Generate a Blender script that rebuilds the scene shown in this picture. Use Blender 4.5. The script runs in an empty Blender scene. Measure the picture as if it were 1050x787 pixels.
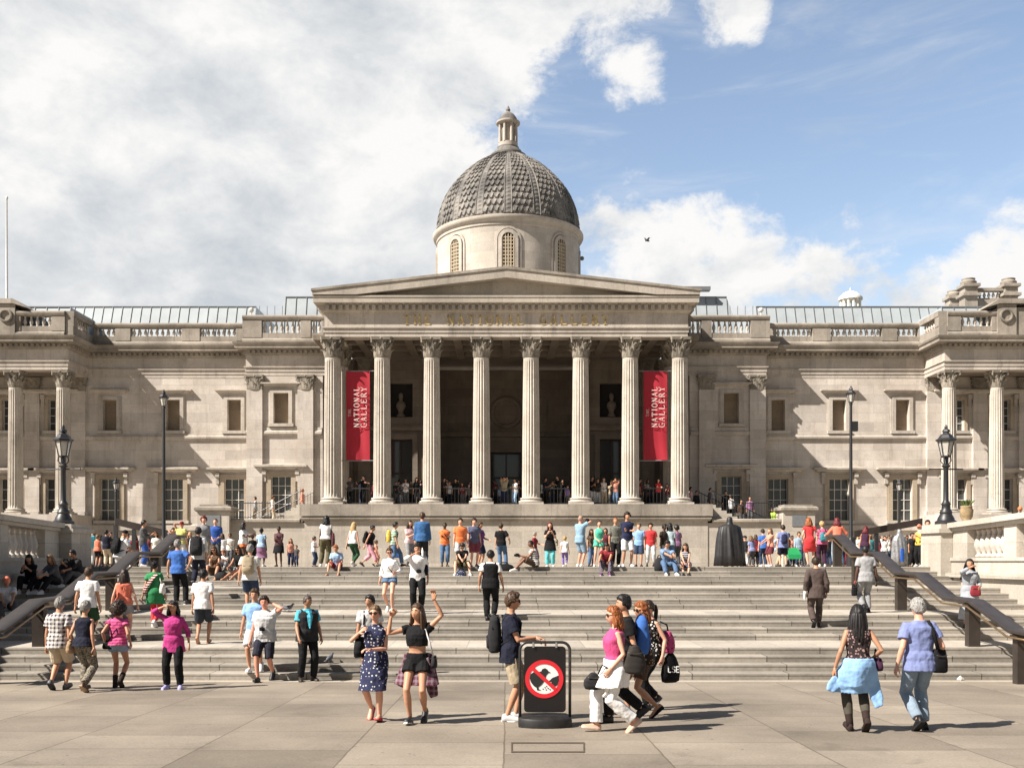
import bpy, math, random
import numpy as np
from mathutils import Vector, Matrix, noise as mnoise

random.seed(7)
SC = bpy.context.scene
COL = SC.collection
rad = math.radians

# ------------------------------------------------------------------ camera, sky, sun, exposure
EYE = 2.6            # eye height above the foot of the steps
FPX, VPX, HZY = 1050.0, 519.0, 565.0
cam_d = bpy.data.cameras.new('camera')
cam = bpy.data.objects.new('camera', cam_d)
COL.objects.link(cam)
cam.location = (0, 0, EYE)
cam.rotation_euler = (rad(90), 0, 0)
cam_d.sensor_width = 36
cam_d.lens = 36
cam_d.shift_x = 6 / 1050
cam_d.shift_y = (565 - 393.5) / 1050
cam_d.clip_start = 0.1
cam_d.clip_end = 3000
SC.camera = cam

SUN_EL, SUN_AZ = 44.0, 63.5      # azimuth measured from straight behind the camera towards the left
sun_d = bpy.data.lights.new('sun', 'SUN')
sun_d.energy = 5.0
sun_d.angle = rad(0.53)
sun_d.color = (1.0, 0.93, 0.84)
sun = bpy.data.objects.new('sun', sun_d)
COL.objects.link(sun)
sdir = Vector((-math.sin(rad(SUN_AZ)) * math.cos(rad(SUN_EL)), -math.cos(rad(SUN_AZ)) * math.cos(rad(SUN_EL)), math.sin(rad(SUN_EL))))
sun.rotation_euler = sdir.to_track_quat('Z', 'Y').to_euler()

SC.view_settings.view_transform = 'Standard'
SC.view_settings.look = 'None'
SC.view_settings.gamma = 1
SC.view_settings.use_curve_mapping = False
SC.view_settings.exposure = 1.12

world = bpy.data.worlds.new('World')
SC.world = world
world.use_nodes = True
wn, wl = world.node_tree.nodes, world.node_tree.links
wn.clear()


def N(tree, typ, **kw):
    n = tree.nodes.new(typ)
    for k, v in kw.items():
        if k.startswith('i_'):
            key = k[2:]
            n.inputs[int(key) if key.isdigit() else key.replace('_', ' ')].default_value = v
        else:
            setattr(n, k, v)
    return n


CLOUD_DARK, CLOUD_MID, CLOUD_LIT = (5.5, 5.9, 6.3, 1), (7.1, 7.25, 7.4, 1), (9.0, 8.9, 8.75, 1)


def build_sky():
    t = world.node_tree
    L = t.links.new
    out = N(t, 'ShaderNodeOutputWorld')
    bg = N(t, 'ShaderNodeBackground', i_Strength=0.05)
    sky = N(t, 'ShaderNodeTexSky', sky_type='NISHITA', sun_disc=False, sun_elevation=rad(SUN_EL), sun_rotation=rad(180 + SUN_AZ), altitude=20, air_density=1.0, dust_density=0.7, ozone_density=1.2)
    tc = N(t, 'ShaderNodeTexCoord')
    nrm = N(t, 'ShaderNodeVectorMath', operation='NORMALIZE')
    L(tc.outputs['Generated'], nrm.inputs[0])

    def cloud_noise(scale, stretch, shift, detail, rough, dist):
        mp = N(t, 'ShaderNodeMapping')
        mp.inputs['Scale'].default_value = (1, 1, stretch)
        mp.inputs['Location'].default_value = shift
        L(nrm.outputs[0], mp.inputs['Vector'])
        n = N(t, 'ShaderNodeTexNoise', i_Scale=scale, i_Detail=detail, i_Roughness=rough, i_Distortion=dist)
        L(mp.outputs[0], n.inputs['Vector'])
        return n.outputs['Fac']

    def math_(op, a, b_=None, c_=None):
        m = N(t, 'ShaderNodeMath', operation=op)
        for i, q in enumerate((a, b_, c_)):
            if q is None: continue
            if isinstance(q, (int, float)): m.inputs[i].default_value = q
            else: L(q, m.inputs[i])
        return m.outputs[0]

    def lobe_sum(lobes):
        acc = 0.0
        for (px, py), sharp, wgt in lobes:
            d = Vector((px - VPX, FPX, HZY - py)).normalized()
            dt = N(t, 'ShaderNodeVectorMath', operation='DOT_PRODUCT')
            L(nrm.outputs[0], dt.inputs[0])
            dt.inputs[1].default_value = d
            ex = math_('EXPONENT', math_('MULTIPLY_ADD', dt.outputs['Value'], sharp, -sharp))
            acc = math_('MULTIPLY_ADD', ex, wgt, acc)
        return acc

    def smooth(v, lo, hi, a=0.0, b_=1.0):
        r = N(t, 'ShaderNodeMapRange', interpolation_type='SMOOTHSTEP')
        r.inputs['From Min'].default_value, r.inputs['From Max'].default_value = lo, hi
        r.inputs['To Min'].default_value, r.inputs['To Max'].default_value = a, b_
        L(v, r.inputs['Value'])
        return r.outputs[0]

    big = cloud_noise(6.5, 1.5, (0.2, 0, 0), 11.0, 0.58, 0.15)
    fine = cloud_noise(17.0, 1.4, (1.7, 0, .6), 10.0, 0.66, 0.2)
    body = math_('ADD', math_('MULTIPLY_ADD', big, .86, -.10), math_('MULTIPLY_ADD', fine, .56, -.13))
    # where the cloud masses stand: (direction as seen from the square, angular sharpness, weight)
    lobes = [((-60, 120), 22, .26), ((200, 160), 40, .20), ((330, 60), 60, .20), ((430, 230), 90, .16), ((200, 300), 60, .12), ((560, 20), 160, .22), ((630, 20), 400, .04),
             ((690, 255), 240, .36), ((790, 262), 240, .30), ((640, 235), 600, .10), ((1030, 275), 240, .46), ((765, 10), 1300, .50), ((650, 88), 1500, .28), ((675, 92), 2500, .14), ((520, 90), 400, .10), ((612, 252), 600, .14), ((890, 320), 220, .16),
             ((860, 110), 40, -.24), ((575, 150), 200, -.24), ((680, 170), 300, -.12), ((930, 200), 150, -.14), ((865, 195), 2200, .14), ((1000, 60), 60, -.10),
             ((-700, 200), 3, .10), ((1900, 200), 3, .08)]
    dens = math_('ADD', body, lobe_sum(lobes))
    cover = smooth(dens, .61, .79)
    # thin high streaks over the blue
    cir = cloud_noise(5.0, 5.0, (4.4, 0, .3), 8.0, .62, .5)
    cirm = math_('MULTIPLY', smooth(cir, .44, .78), .42)
    cover = math_('MAXIMUM', cover, cirm)
    # bright billows and grey undersides
    lit = cloud_noise(9.0, 1.7, (3.1, .4, .22), 9.0, .58, .25)
    bright = [((20, 60), 90, .16), ((600, 40), 120, .10), ((520, 90), 220, .10), ((700, 225), 300, .30), ((800, 240), 300, .16), ((1015, 260), 300, .34), ((765, 10), 800, .25), ((652, 85), 1200, .2), ((290, 200), 120, .10), ((60, 230), 90, .05),
              ((250, 215), 160, -.12), ((60, 290), 60, -.10), ((860, 300), 220, -.06), ((420, 20), 120, -.06), ((330, 60), 120, .10), ((110, 200), 200, .10), ((430, 170), 200, .10)]
    lum = math_('ADD', lit, lobe_sum(bright))
    lum = math_('ADD', lum, math_('MULTIPLY', math_('SUBTRACT', fine, .5), .5))
    cr = N(t, 'ShaderNodeValToRGB')
    e = cr.color_ramp.elements
    e[0].position, e[0].color = 0.38, CLOUD_DARK
    e[1].position, e[1].color = 0.76, CLOUD_LIT
    x = e.new(0.56)
    x.color = CLOUD_MID
    L(lum, cr.inputs['Fac'])
    ramp_out = cover
    tint = N(t, 'ShaderNodeMix', data_type='RGBA', blend_type='MULTIPLY')
    tint.inputs[0].default_value = 1.0
    tint.inputs[7].default_value = (2.25, 2.0, 1.8, 1)
    L(sky.outputs[0], tint.inputs[6])
    mix = N(t, 'ShaderNodeMix', data_type='RGBA')
    L(ramp_out, mix.inputs[0])
    L(tint.outputs[2], mix.inputs[6])
    L(cr.outputs[0], mix.inputs[7])
    # the unseen sky overhead and behind is dimmed to weaken the fill light
    sp = N(t, 'ShaderNodeSeparateXYZ')
    L(nrm.outputs[0], sp.inputs[0])
    deep = math_('MULTIPLY', smooth(sp.outputs[2], .50, .90, 1.0, .30), smooth(sp.outputs[1], -.6, .45, .34, 1.0))
    dk = N(t, 'ShaderNodeMix', data_type='RGBA', blend_type='MULTIPLY')
    dk.inputs[0].default_value = 1.0
    L(mix.outputs[2], dk.inputs[6])
    L(deep, dk.inputs[7])
    L(dk.outputs[2], bg.inputs['Color'])
    L(bg.outputs[0], out.inputs[0])


build_sky()

# ------------------------------------------------------------------ helpers
ORG = {}


def X(px, Y):
    return (px - VPX) * Y / FPX


def Z(py, Y):
    return EYE + (HZY - py) * Y / FPX


def org(o):
    return ORG.get(o.name, Vector((0, 0, 0))) if o is not None else Vector((0, 0, 0))


def tag(o, label=None, cat=None, group=None, kind=None):
    if label: o['label'] = label
    if cat: o['category'] = cat
    if group: o['group'] = group
    if kind: o['kind'] = kind
    return o


def empty(name, loc, label=None, cat=None, group=None, rz=0.0, sc=1.0):
    o = bpy.data.objects.new(name, None)
    COL.objects.link(o)
    o.location = loc
    o.rotation_euler = (0, 0, rz)
    o.scale = (sc, sc, sc)
    o.empty_display_size = 0.2
    ORG[o.name] = Vector(loc)
    return tag(o, label, cat, group)


def copy_tree(o, parent=None):
    c = o.copy()
    COL.objects.link(c)
    if parent is not None:
        c.parent = parent
    for ch in list(o.children):
        copy_tree(ch, c)
    return c


class MB:
    """collects shapes, then becomes one mesh object"""

    def __init__(s):
        s.v, s.f = [], []

    def add(s, vs, fs):
        b = len(s.v)
        s.v.extend([tuple(p) for p in vs])
        s.f.extend([tuple(i + b for i in f) for f in fs])
        return s

    def box(s, x0, x1, y0, y1, z0, z1):
        return s.add([(x0, y0, z0), (x1, y0, z0), (x1, y1, z0), (x0, y1, z0), (x0, y0, z1), (x1, y0, z1), (x1, y1, z1), (x0, y1, z1)],
                     [(0, 3, 2, 1), (4, 5, 6, 7), (0, 1, 5, 4), (1, 2, 6, 5), (2, 3, 7, 6), (3, 0, 4, 7)])

    def rings(s, rs, cap=True, closed=True):
        n = len(rs[0])
        vs = [p for r in rs for p in r]
        fs = []
        for i in range(len(rs) - 1):
            for j in range(n if closed else n - 1):
                k = (j + 1) % n
                fs.append((i * n + j, i * n + k, (i + 1) * n + k, (i + 1) * n + j))
        if cap:
            fs.append(tuple(range(n - 1, -1, -1)))
            fs.append(tuple((len(rs) - 1) * n + j for j in range(n)))
        return s.add(vs, fs)

    def lathe(s, prof, c=(0, 0, 0), seg=24, cap=True, a0=0.0):
        rs = [[(c[0] + r * math.cos(a0 + 2 * math.pi * j / seg), c[1] + r * math.sin(a0 + 2 * math.pi * j / seg), c[2] + z) for j in range(seg)] for r, z in prof]
        return s.rings(rs, cap)

    def tube(s, pts, rr, seg=10, cap=True):
        pts = [Vector(p) for p in pts]
        if not hasattr(rr, '__len__'):
            rr = [rr] * len(pts)
        n = len(pts)
        T = []
        for i in range(n):
            d = pts[min(i + 1, n - 1)] - pts[max(i - 1, 0)]
            T.append(d.normalized() if d.length > 1e-9 else Vector((0, 0, 1)))
        ref = Vector((1, 0, 0)) if abs(T[0].x) < 0.8 else Vector((0, 1, 0))
        u = (ref - T[0] * ref.dot(T[0])).normalized()
        rs = []
        for i in range(n):
            u = u - T[i] * u.dot(T[i])
            u = u.normalized() if u.length > 1e-6 else Vector((1, 0, 0))
            w = T[i].cross(u)
            rs.append([pts[i] + (u * math.cos(2 * math.pi * j / seg) + w * math.sin(2 * math.pi * j / seg)) * rr[i] for j in range(seg)])
        return s.rings(rs, cap)

    def prism(s, poly, a, b, axis='y'):
        """poly of 2-d points stretched from a to b along an axis"""
        def P(p, t):
            return (p[0], t, p[1]) if axis == 'y' else ((t, p[0], p[1]) if axis == 'x' else (p[0], p[1], t))
        return s.rings([[P(p, a) for p in poly], [P(p, b) for p in poly]], True)

    def ball(s, c, r, seg=10, n=7):
        if not hasattr(r, '__len__'): r = (r, r, r)
        rs = []
        for i in range(n + 1):
            th = math.pi * (0.02 + 0.96 * i / n)
            rs.append([(c[0] + r[0] * math.sin(th) * math.cos(2 * math.pi * j / seg), c[1] + r[1] * math.sin(th) * math.sin(2 * math.pi * j / seg), c[2] - r[2] * math.cos(th)) for j in range(seg)])
        return s.rings(rs)

    def sweep(s, prof, path):
        """closed profile of (out, z) along a plan path; out is to the right of the path"""
        n = len(path)
        rs = []
        for i, p in enumerate(path):
            p = Vector((p[0], p[1]))
            d0 = (p - Vector(path[i - 1])).normalized() if i > 0 else None
            d1 = (Vector(path[i + 1]) - p).normalized() if i < n - 1 else None
            n0 = Vector((d0.y, -d0.x)) if d0 else None
            n1 = Vector((d1.y, -d1.x)) if d1 else None
            if n0 is None: m = n1
            elif n1 is None: m = n0
            else:
                m = n0 + n1
                m = m / m.dot(n0) if abs(m.dot(n0)) > 1e-6 else n0
            rs.append([(p.x + m.x * o, p.y + m.y * o, z) for o, z in prof])
        return s.rings(rs)

    def build(s, name, mat, parent=None, smooth=False, auto=None):
        o = org(parent)
        me = bpy.data.meshes.new(name)
        me.from_pydata([(p[0] - o.x, p[1] - o.y, p[2] - o.z) for p in s.v] if parent is not None else s.v, [], s.f)
        if mat is not None: me.materials.append(mat)
        ob = bpy.data.objects.new(name, me)
        COL.objects.link(ob)
        if parent is not None:
            ob.parent = parent
        ORG[ob.name] = o
        if smooth or auto:
            me.polygons.foreach_set('use_smooth', [True] * len(me.polygons))
        if auto:
            me.set_sharp_from_angle(angle=rad(auto))
        return ob


# ------------------------------------------------------------------ materials
MATS = {}


def pbsdf(name):
    m = bpy.data.materials.new(name)
    m.use_nodes = True
    t = m.node_tree
    return m, t, t.nodes['Principled BSDF']


def stone_mat(name, c0, c1, joints=None, dark=(0.10, 0.085, 0.07), stain=0.35, rough=0.85, bump=0.15, streak=True, mortar=0.75, axis='xz', moss=0.0):
    """weathered stone: two tones, block joints, rain streaks and soot patches"""
    m, t, b = pbsdf(name)
    L = t.links.new
    geo = N(t, 'ShaderNodeNewGeometry')
    n1 = N(t, 'ShaderNodeTexNoise', i_Scale=0.55, i_Detail=8.0, i_Roughness=0.65)
    L(geo.outputs['Position'], n1.inputs['Vector'])
    r1 = N(t, 'ShaderNodeMapRange')
    r1.inputs['From Min'].default_value, r1.inputs['From Max'].default_value = 0.35, 0.65
    L(n1.outputs['Fac'], r1.inputs['Value'])
    mx = N(t, 'ShaderNodeMix', data_type='RGBA')
    mx.inputs[6].default_value = (*c0, 1)
    mx.inputs[7].default_value = (*c1, 1)
    L(r1.outputs[0], mx.inputs[0])
    col = mx.outputs[2]
    fine = N(t, 'ShaderNodeTexNoise', i_Scale=14.0, i_Detail=5.0, i_Roughness=0.7)
    L(geo.outputs['Position'], fine.inputs['Vector'])
    fr = N(t, 'ShaderNodeMapRange')
    fr.inputs['From Min'].default_value, fr.inputs['From Max'].default_value = 0.3, 0.7
    fr.inputs['To Min'].default_value, fr.inputs['To Max'].default_value = 0.82, 1.12
    L(fine.outputs['Fac'], fr.inputs['Value'])
    mf = N(t, 'ShaderNodeMix', data_type='RGBA', blend_type='MULTIPLY')
    mf.inputs[0].default_value = 1.0
    L(col, mf.inputs[6])
    L(fr.outputs[0], mf.inputs[7])
    col = mf.outputs[2]
    height = fine.outputs['Fac']
    if joints:
        bw, bh = joints
        sx = N(t, 'ShaderNodeSeparateXYZ')
        L(geo.outputs['Position'], sx.inputs[0])
        cb = N(t, 'ShaderNodeCombineXYZ')
        if axis == 'xz':
            ad = N(t, 'ShaderNodeMath', operation='ADD')
            L(sx.outputs[0], ad.inputs[0])
            L(sx.outputs[1], ad.inputs[1])
            L(ad.outputs[0], cb.inputs[0])
            L(sx.outputs[2], cb.inputs[1])
        else:
            L(sx.outputs[1], cb.inputs[0])
            L(sx.outputs[0], cb.inputs[1])
        br = N(t, 'ShaderNodeTexBrick', i_Scale=1.0)
        br.offset = 0.5
        br.inputs['Color1'].default_value = (0.84, 0.83, 0.82, 1)
        br.inputs['Color2'].default_value = (1.08, 1.06, 1.04, 1)
        br.inputs['Mortar'].default_value = (mortar, mortar, mortar, 1)
        br.inputs['Mortar Size'].default_value = 0.012
        br.inputs['Mortar Smooth'].default_value = 0.3
        br.inputs['Bias'].default_value = 0.1
        br.inputs['Brick Width'].default_value = bw
        br.inputs['Row Height'].default_value = bh
        L(cb.outputs[0], br.inputs['Vector'])
        mj = N(t, 'ShaderNodeMix', data_type='RGBA', blend_type='MULTIPLY')
        mj.inputs[0].default_value = 1.0
        L(col, mj.inputs[6])
        L(br.outputs['Color'], mj.inputs[7])
        col = mj.outputs[2]
    if streak:
        mp = N(t, 'ShaderNodeMapping')
        mp.inputs['Scale'].default_value = (2.2, 2.2, 0.22)
        L(geo.outputs['Position'], mp.inputs['Vector'])
        ns = N(t, 'ShaderNodeTexNoise', i_Scale=1.0, i_Detail=6.0, i_Roughness=0.7)
        L(mp.outputs[0], ns.inputs['Vector'])
        rs = N(t, 'ShaderNodeMapRange')
        rs.inputs['From Min'].default_value, rs.inputs['From Max'].default_value = 0.52, 0.78
        rs.inputs['To Max'].default_value = stain
        L(ns.outputs['Fac'], rs.inputs['Value'])
        ms = N(t, 'ShaderNodeMix', data_type='RGBA')
        L(rs.outputs[0], ms.inputs[0])
        L(col, ms.inputs[6])
        ms.inputs[7].default_value = (*dark, 1)
        col = ms.outputs[2]
    n3 = N(t, 'ShaderNodeTexNoise', i_Scale=1.7, i_Detail=9.0, i_Roughness=0.72)
    L(geo.outputs['Position'], n3.inputs['Vector'])
    r3 = N(t, 'ShaderNodeMapRange')
    r3.inputs['From Min'].default_value, r3.inputs['From Max'].default_value = 0.55, 0.75
    r3.inputs['To Max'].default_value = stain
    L(n3.outputs['Fac'], r3.inputs['Value'])
    m3 = N(t, 'ShaderNodeMix', data_type='RGBA')
    L(r3.outputs[0], m3.inputs[0])
    L(col, m3.inputs[6])
    m3.inputs[7].default_value = (*[d * 1.5 for d in dark], 1)
    L(m3.outputs[2], b.inputs['Base Color'])
    b.inputs['Roughness'].default_value = rough
    b.inputs['Specular IOR Level'].default_value = 0.25
    bp = N(t, 'ShaderNodeBump', i_Strength=bump, i_Distance=0.02)
    L(height, bp.inputs['Height'])
    L(bp.outputs[0], b.inputs['Normal'])
    return m


def plain(name, c, rough=0.6, metal=0.0, var=0.12, scale=8.0, spec=0.4):
    key = (name, tuple(c), rough, metal)
    if key in MATS: return MATS[key]
    m, t, b = pbsdf(name)
    L = t.links.new
    tc = N(t, 'ShaderNodeTexCoord')
    n = N(t, 'ShaderNodeTexNoise', i_Scale=scale, i_Detail=5.0, i_Roughness=0.6)
    L(tc.outputs['Object'], n.inputs['Vector'])
    r = N(t, 'ShaderNodeMapRange')
    r.inputs['From Min'].default_value, r.inputs['From Max'].default_value = 0.3, 0.7
    r.inputs['To Min'].default_value, r.inputs['To Max'].default_value = 1 - var, 1 + var
    L(n.outputs['Fac'], r.inputs['Value'])
    mx = N(t, 'ShaderNodeMix', data_type='RGBA', blend_type='MULTIPLY')
    mx.inputs[0].default_value = 1.0
    mx.inputs[6].default_value = (*c, 1)
    L(r.outputs[0], mx.inputs[7])
    L(mx.outputs[2], b.inputs['Base Color'])
    b.inputs['Roughness'].default_value = rough
    b.inputs['Metallic'].default_value = metal
    b.inputs['Specular IOR Level'].default_value = spec
    MATS[key] = m
    return m


M_WALL = stone_mat('limestone_wall', (0.44, 0.395, 0.35), (0.58, 0.54, 0.495), joints=(2.1, 0.62), stain=0.40, mortar=0.74, dark=(0.15, 0.12, 0.09))
M_TRIM = stone_mat('limestone_trim', (0.40, 0.36, 0.315), (0.52, 0.48, 0.43), joints=(1.5, 9.0), stain=0.55, mortar=0.7)
M_TOP = stone_mat('sooty_parapet', (0.22, 0.197, 0.168), (0.37, 0.335, 0.29), joints=(1.8, 7.0), stain=0.62, mortar=0.65)
M_REVEAL = stone_mat('window_surround_stone', (0.33, 0.27, 0.20), (0.42, 0.355, 0.275), stain=0.4)
M_COLM = stone_mat('column_stone', (0.40, 0.36, 0.31), (0.53, 0.485, 0.425), joints=None, stain=0.5)
M_CAPITAL = stone_mat('sooty_capital', (0.13, 0.115, 0.095), (0.36, 0.32, 0.265), stain=0.75, dark=(0.05, 0.042, 0.035), streak=False)
M_PED = stone_mat('pediment_stone', (0.34, 0.31, 0.268), (0.46, 0.42, 0.365), joints=(2.4, 8.0), stain=0.45, mortar=0.7)
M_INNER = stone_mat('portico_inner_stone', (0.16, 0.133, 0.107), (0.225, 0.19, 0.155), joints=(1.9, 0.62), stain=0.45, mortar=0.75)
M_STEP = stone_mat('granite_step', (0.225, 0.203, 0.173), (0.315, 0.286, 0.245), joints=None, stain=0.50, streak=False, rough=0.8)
M_WALL2 = stone_mat('terrace_ashlar', (0.39, 0.355, 0.305), (0.49, 0.45, 0.395), joints=(2.4, 0.95), stain=0.30, mortar=0.75)
M_DOME = stone_mat('dome_lead', (0.085, 0.081, 0.077), (0.27, 0.25, 0.225), stain=0.6, dark=(0.045, 0.042, 0.04), streak=True, rough=0.7)
M_ZINC = plain('zinc_roof', (0.33, 0.365, 0.385), rough=0.6, metal=0.0, var=0.10, scale=0.8)
M_SEAM = plain('zinc_seam', (0.20, 0.21, 0.22), rough=0.5, metal=0.3)
M_IRON = plain('black_iron', (0.018, 0.018, 0.02), rough=0.45, spec=0.5)
M_BRONZE = plain('dark_bronze', (0.042, 0.033, 0.028), rough=0.42, metal=0.25, var=0.25, scale=3.0)
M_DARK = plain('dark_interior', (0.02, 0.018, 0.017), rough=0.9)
M_BLIND = stone_mat('blind_recess', (0.22, 0.175, 0.12), (0.27, 0.21, 0.15), stain=0.3, joints=(5.0, 0.5), mortar=0.85)
M_SASH = plain('white_sash_paint', (0.62, 0.60, 0.55), rough=0.5)
M_GLASS, _t, _b = pbsdf('window_glass')
_b.inputs['Base Color'].default_value = (0.06, 0.062, 0.064, 1)
_b.inputs['Roughness'].default_value = 0.06
_b.inputs['Specular IOR Level'].default_value = 0.6
M_LGLASS, _t, _b = pbsdf('lantern_glass')
_b.inputs['Base Color'].default_value = (0.75, 0.72, 0.66, 1)
_b.inputs['Roughness'].default_value = 0.25
_b.inputs['Transmission Weight'].default_value = 0.55
_b.inputs['IOR'].default_value = 1.2


def paving_mat():
    m, t, b = pbsdf('york_paving')
    L = t.links.new
    geo = N(t, 'ShaderNodeNewGeometry')
    sx = N(t, 'ShaderNodeSeparateXYZ')
    L(geo.outputs['Position'], sx.inputs[0])
    cb = N(t, 'ShaderNodeCombineXYZ')
    wv = N(t, 'ShaderNodeTexNoise', i_Scale=1.1, i_Detail=5.0, i_Roughness=0.7)
    L(geo.outputs['Position'], wv.inputs['Vector'])
    wm = N(t, 'ShaderNodeMath', operation='MULTIPLY_ADD')
    wm.inputs[1].default_value = .045
    L(wv.outputs['Fac'], wm.inputs[0])
    L(sx.outputs[0], wm.inputs[2])
    wm2 = N(t, 'ShaderNodeMath', operation='MULTIPLY_ADD')
    wm2.inputs[1].default_value = .05
    L(wv.outputs['Fac'], wm2.inputs[0])
    L(sx.outputs[1], wm2.inputs[2])
    L(wm2.outputs[0], cb.inputs[0])
    L(wm.outputs[0], cb.inputs[1])
    br = N(t, 'ShaderNodeTexBrick', i_Scale=1.0)
    br.offset = 0.37
    br.offset_frequency = 2
    br.squash = 0.7
    br.squash_frequency = 3
    br.inputs['Color1'].default_value = (0.178, 0.150, 0.117, 1)
    br.inputs['Color2'].default_value = (0.255, 0.218, 0.173, 1)
    br.inputs['Mortar'].default_value = (0.125, 0.102, 0.076, 1)
    br.inputs['Mortar Size'].default_value = 0.013
    br.inputs['Mortar Smooth'].default_value = 0.4
    br.inputs['Brick Width'].default_value = 1.55
    br.inputs['Row Height'].default_value = 1.78
    L(cb.outputs[0], br.inputs['Vector'])
    n1 = N(t, 'ShaderNodeTexNoise', i_Scale=0.45, i_Detail=9.0, i_Roughness=0.62)
    L(geo.outputs['Position'], n1.inputs['Vector'])
    r1 = N(t, 'ShaderNodeMapRange')
    r1.inputs['From Min'].default_value, r1.inputs['From Max'].default_value = 0.3, 0.7
    r1.inputs['To Min'].default_value, r1.inputs['To Max'].default_value = 0.72, 1.24
    L(n1.outputs['Fac'], r1.inputs['Value'])
    mx = N(t, 'ShaderNodeMix', data_type='RGBA', blend_type='MULTIPLY')
    mx.inputs[0].default_value = 1
    L(br.outputs['Color'], mx.inputs[6])
    L(r1.outputs[0], mx.inputs[7])
    n2 = N(t, 'ShaderNodeTexNoise', i_Scale=35.0, i_Detail=4.0, i_Roughness=0.7)
    L(geo.outputs['Position'], n2.inputs['Vector'])
    r2 = N(t, 'ShaderNodeMapRange')
    r2.inputs['From Min'].default_value, r2.inputs['From Max'].default_value = 0.3, 0.7
    r2.inputs['To Min'].default_value, r2.inputs['To Max'].default_value = 0.78, 1.18
    L(n2.outputs['Fac'], r2.inputs['Value'])
    m2 = N(t, 'ShaderNodeMix', data_type='RGBA', blend_type='MULTIPLY')
    m2.inputs[0].default_value = 1
    L(mx.outputs[2], m2.inputs[6])
    L(r2.outputs[0], m2.inputs[7])
    # spilt-drink stains and chewing gum spots
    v = N(t, 'ShaderNodeTexVoronoi', i_Scale=2.6)
    L(geo.outputs['Position'], v.inputs['Vector'])
    rv = N(t, 'ShaderNodeMapRange')
    rv.inputs['From Min'].default_value, rv.inputs['From Max'].default_value = 0.035, 0.06
    rv.inputs['To Min'].default_value, rv.inputs['To Max'].default_value = 0.42, 1.0
    L(v.outputs['Distance'], rv.inputs['Value'])
    n4 = N(t, 'ShaderNodeTexNoise', i_Scale=1.3, i_Detail=6.0, i_Roughness=0.6, i_Distortion=0.6)
    L(geo.outputs['Position'], n4.inputs['Vector'])
    r4 = N(t, 'ShaderNodeMapRange')
    r4.inputs['From Min'].default_value, r4.inputs['From Max'].default_value = 0.60, 0.72
    r4.inputs['To Min'].default_value, r4.inputs['To Max'].default_value = 1.0, 0.80
    L(n4.outputs['Fac'], r4.inputs['Value'])
    mm = N(t, 'ShaderNodeMath', operation='MULTIPLY')
    L(rv.outputs[0], mm.inputs[0])
    L(r4.outputs[0], mm.inputs[1])
    m5 = N(t, 'ShaderNodeMix', data_type='RGBA', blend_type='MULTIPLY')
    m5.inputs[0].default_value = 1
    L(m2.outputs[2], m5.inputs[6])
    L(mm.outputs[0], m5.inputs[7])
    L(m5.outputs[2], b.inputs['Base Color'])
    b.inputs['Roughness'].default_value = 0.72
    b.inputs['Specular IOR Level'].default_value = 0.3
    bp = N(t, 'ShaderNodeBump', i_Strength=0.2, i_Distance=0.01)
    L(n2.outputs['Fac'], bp.inputs['Height'])
    L(bp.outputs[0], b.inputs['Normal'])
    return m


M_PAVE = paving_mat()
M_TERR = stone_mat('terrace_paving', (0.30, 0.265, 0.215), (0.36, 0.32, 0.265), joints=(1.2, 1.2), axis='xy', streak=False, stain=0.3)

# ------------------------------------------------------------------ ground, steps, terrace
STEP_Y0 = 20.7
SLOPE = 0.035
FLIGHTS = [(20.7, 21.95, 0.0, 0.53), (23.8, 25.2, 0.53, 1.035), (27.45, 28.9, 1.035, 1.56), (31.4, 33.0, 1.56, 2.10)]
TREADS = []      # (z, y_front, y_back)
for k, (ya, yb, za, zb) in enumerate(FLIGHTS):
    t = (yb - ya) / 3
    r = (zb - za) / 4
    nxt = FLIGHTS[k + 1][0] if k < 3 else 33.4
    for j in range(4):
        TREADS.append((za + r * (j + 1), ya + t * j, ya + t * (j + 1) if j < 3 else nxt))
SIDE = 13.95
TSL = 0.0145


def ground_z(Y):
    return SLOPE * (STEP_Y0 - max(Y, 4.0))


def terrace_z(Y):
    return 2.10 - TSL * (Y - 33.0)


g = MB()
ys = [-400, -60, 4.0, 20.72]
for i in range(3):
    a, b = ys[i], ys[i + 1]
    g.add([(-600, a, ground_z(a)), (600, a, ground_z(a)), (600, b, ground_z(b)), (-600, b, ground_z(b))], [(0, 1, 2, 3)])
g.add([(-600, 20.72, ground_z(20.72)), (600, 20.72, ground_z(20.72)), (600, 1500, -0.3), (-600, 1500, -0.3)], [(0, 1, 2, 3)])
tag(g.build('ground', M_PAVE), kind='structure')
# the paler kerb course at the foot of the steps
kb = MB()
kb.add([(-SIDE, 20.2, ground_z(20.2) + .004), (SIDE, 20.2, ground_z(20.2) + .004), (SIDE, 20.7, .005), (-SIDE, 20.7, .005)], [(0, 1, 2, 3)])
tag(kb.build('pavement', stone_mat('kerb_course', (0.34, 0.30, 0.245), (0.40, 0.355, 0.295), joints=(2.0, 9), stain=.3, streak=False)), kind='structure')

st = MB()
prof = [(20.7, -0.6)]
for z, ya, yb in TREADS:
    zl = prof[-1][1] if prof[-1][1] > 0 else 0.0
    prof += [(ya, z - 0.045), (ya - 0.007, z - 0.04), (ya - 0.007, z - 0.008), (ya, z), (yb, z)]
prof += [(33.4, -0.6)]
# drop the doubled line where a tread meets the next riser
st.prism(prof, -SIDE, SIDE, axis='x')


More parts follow.
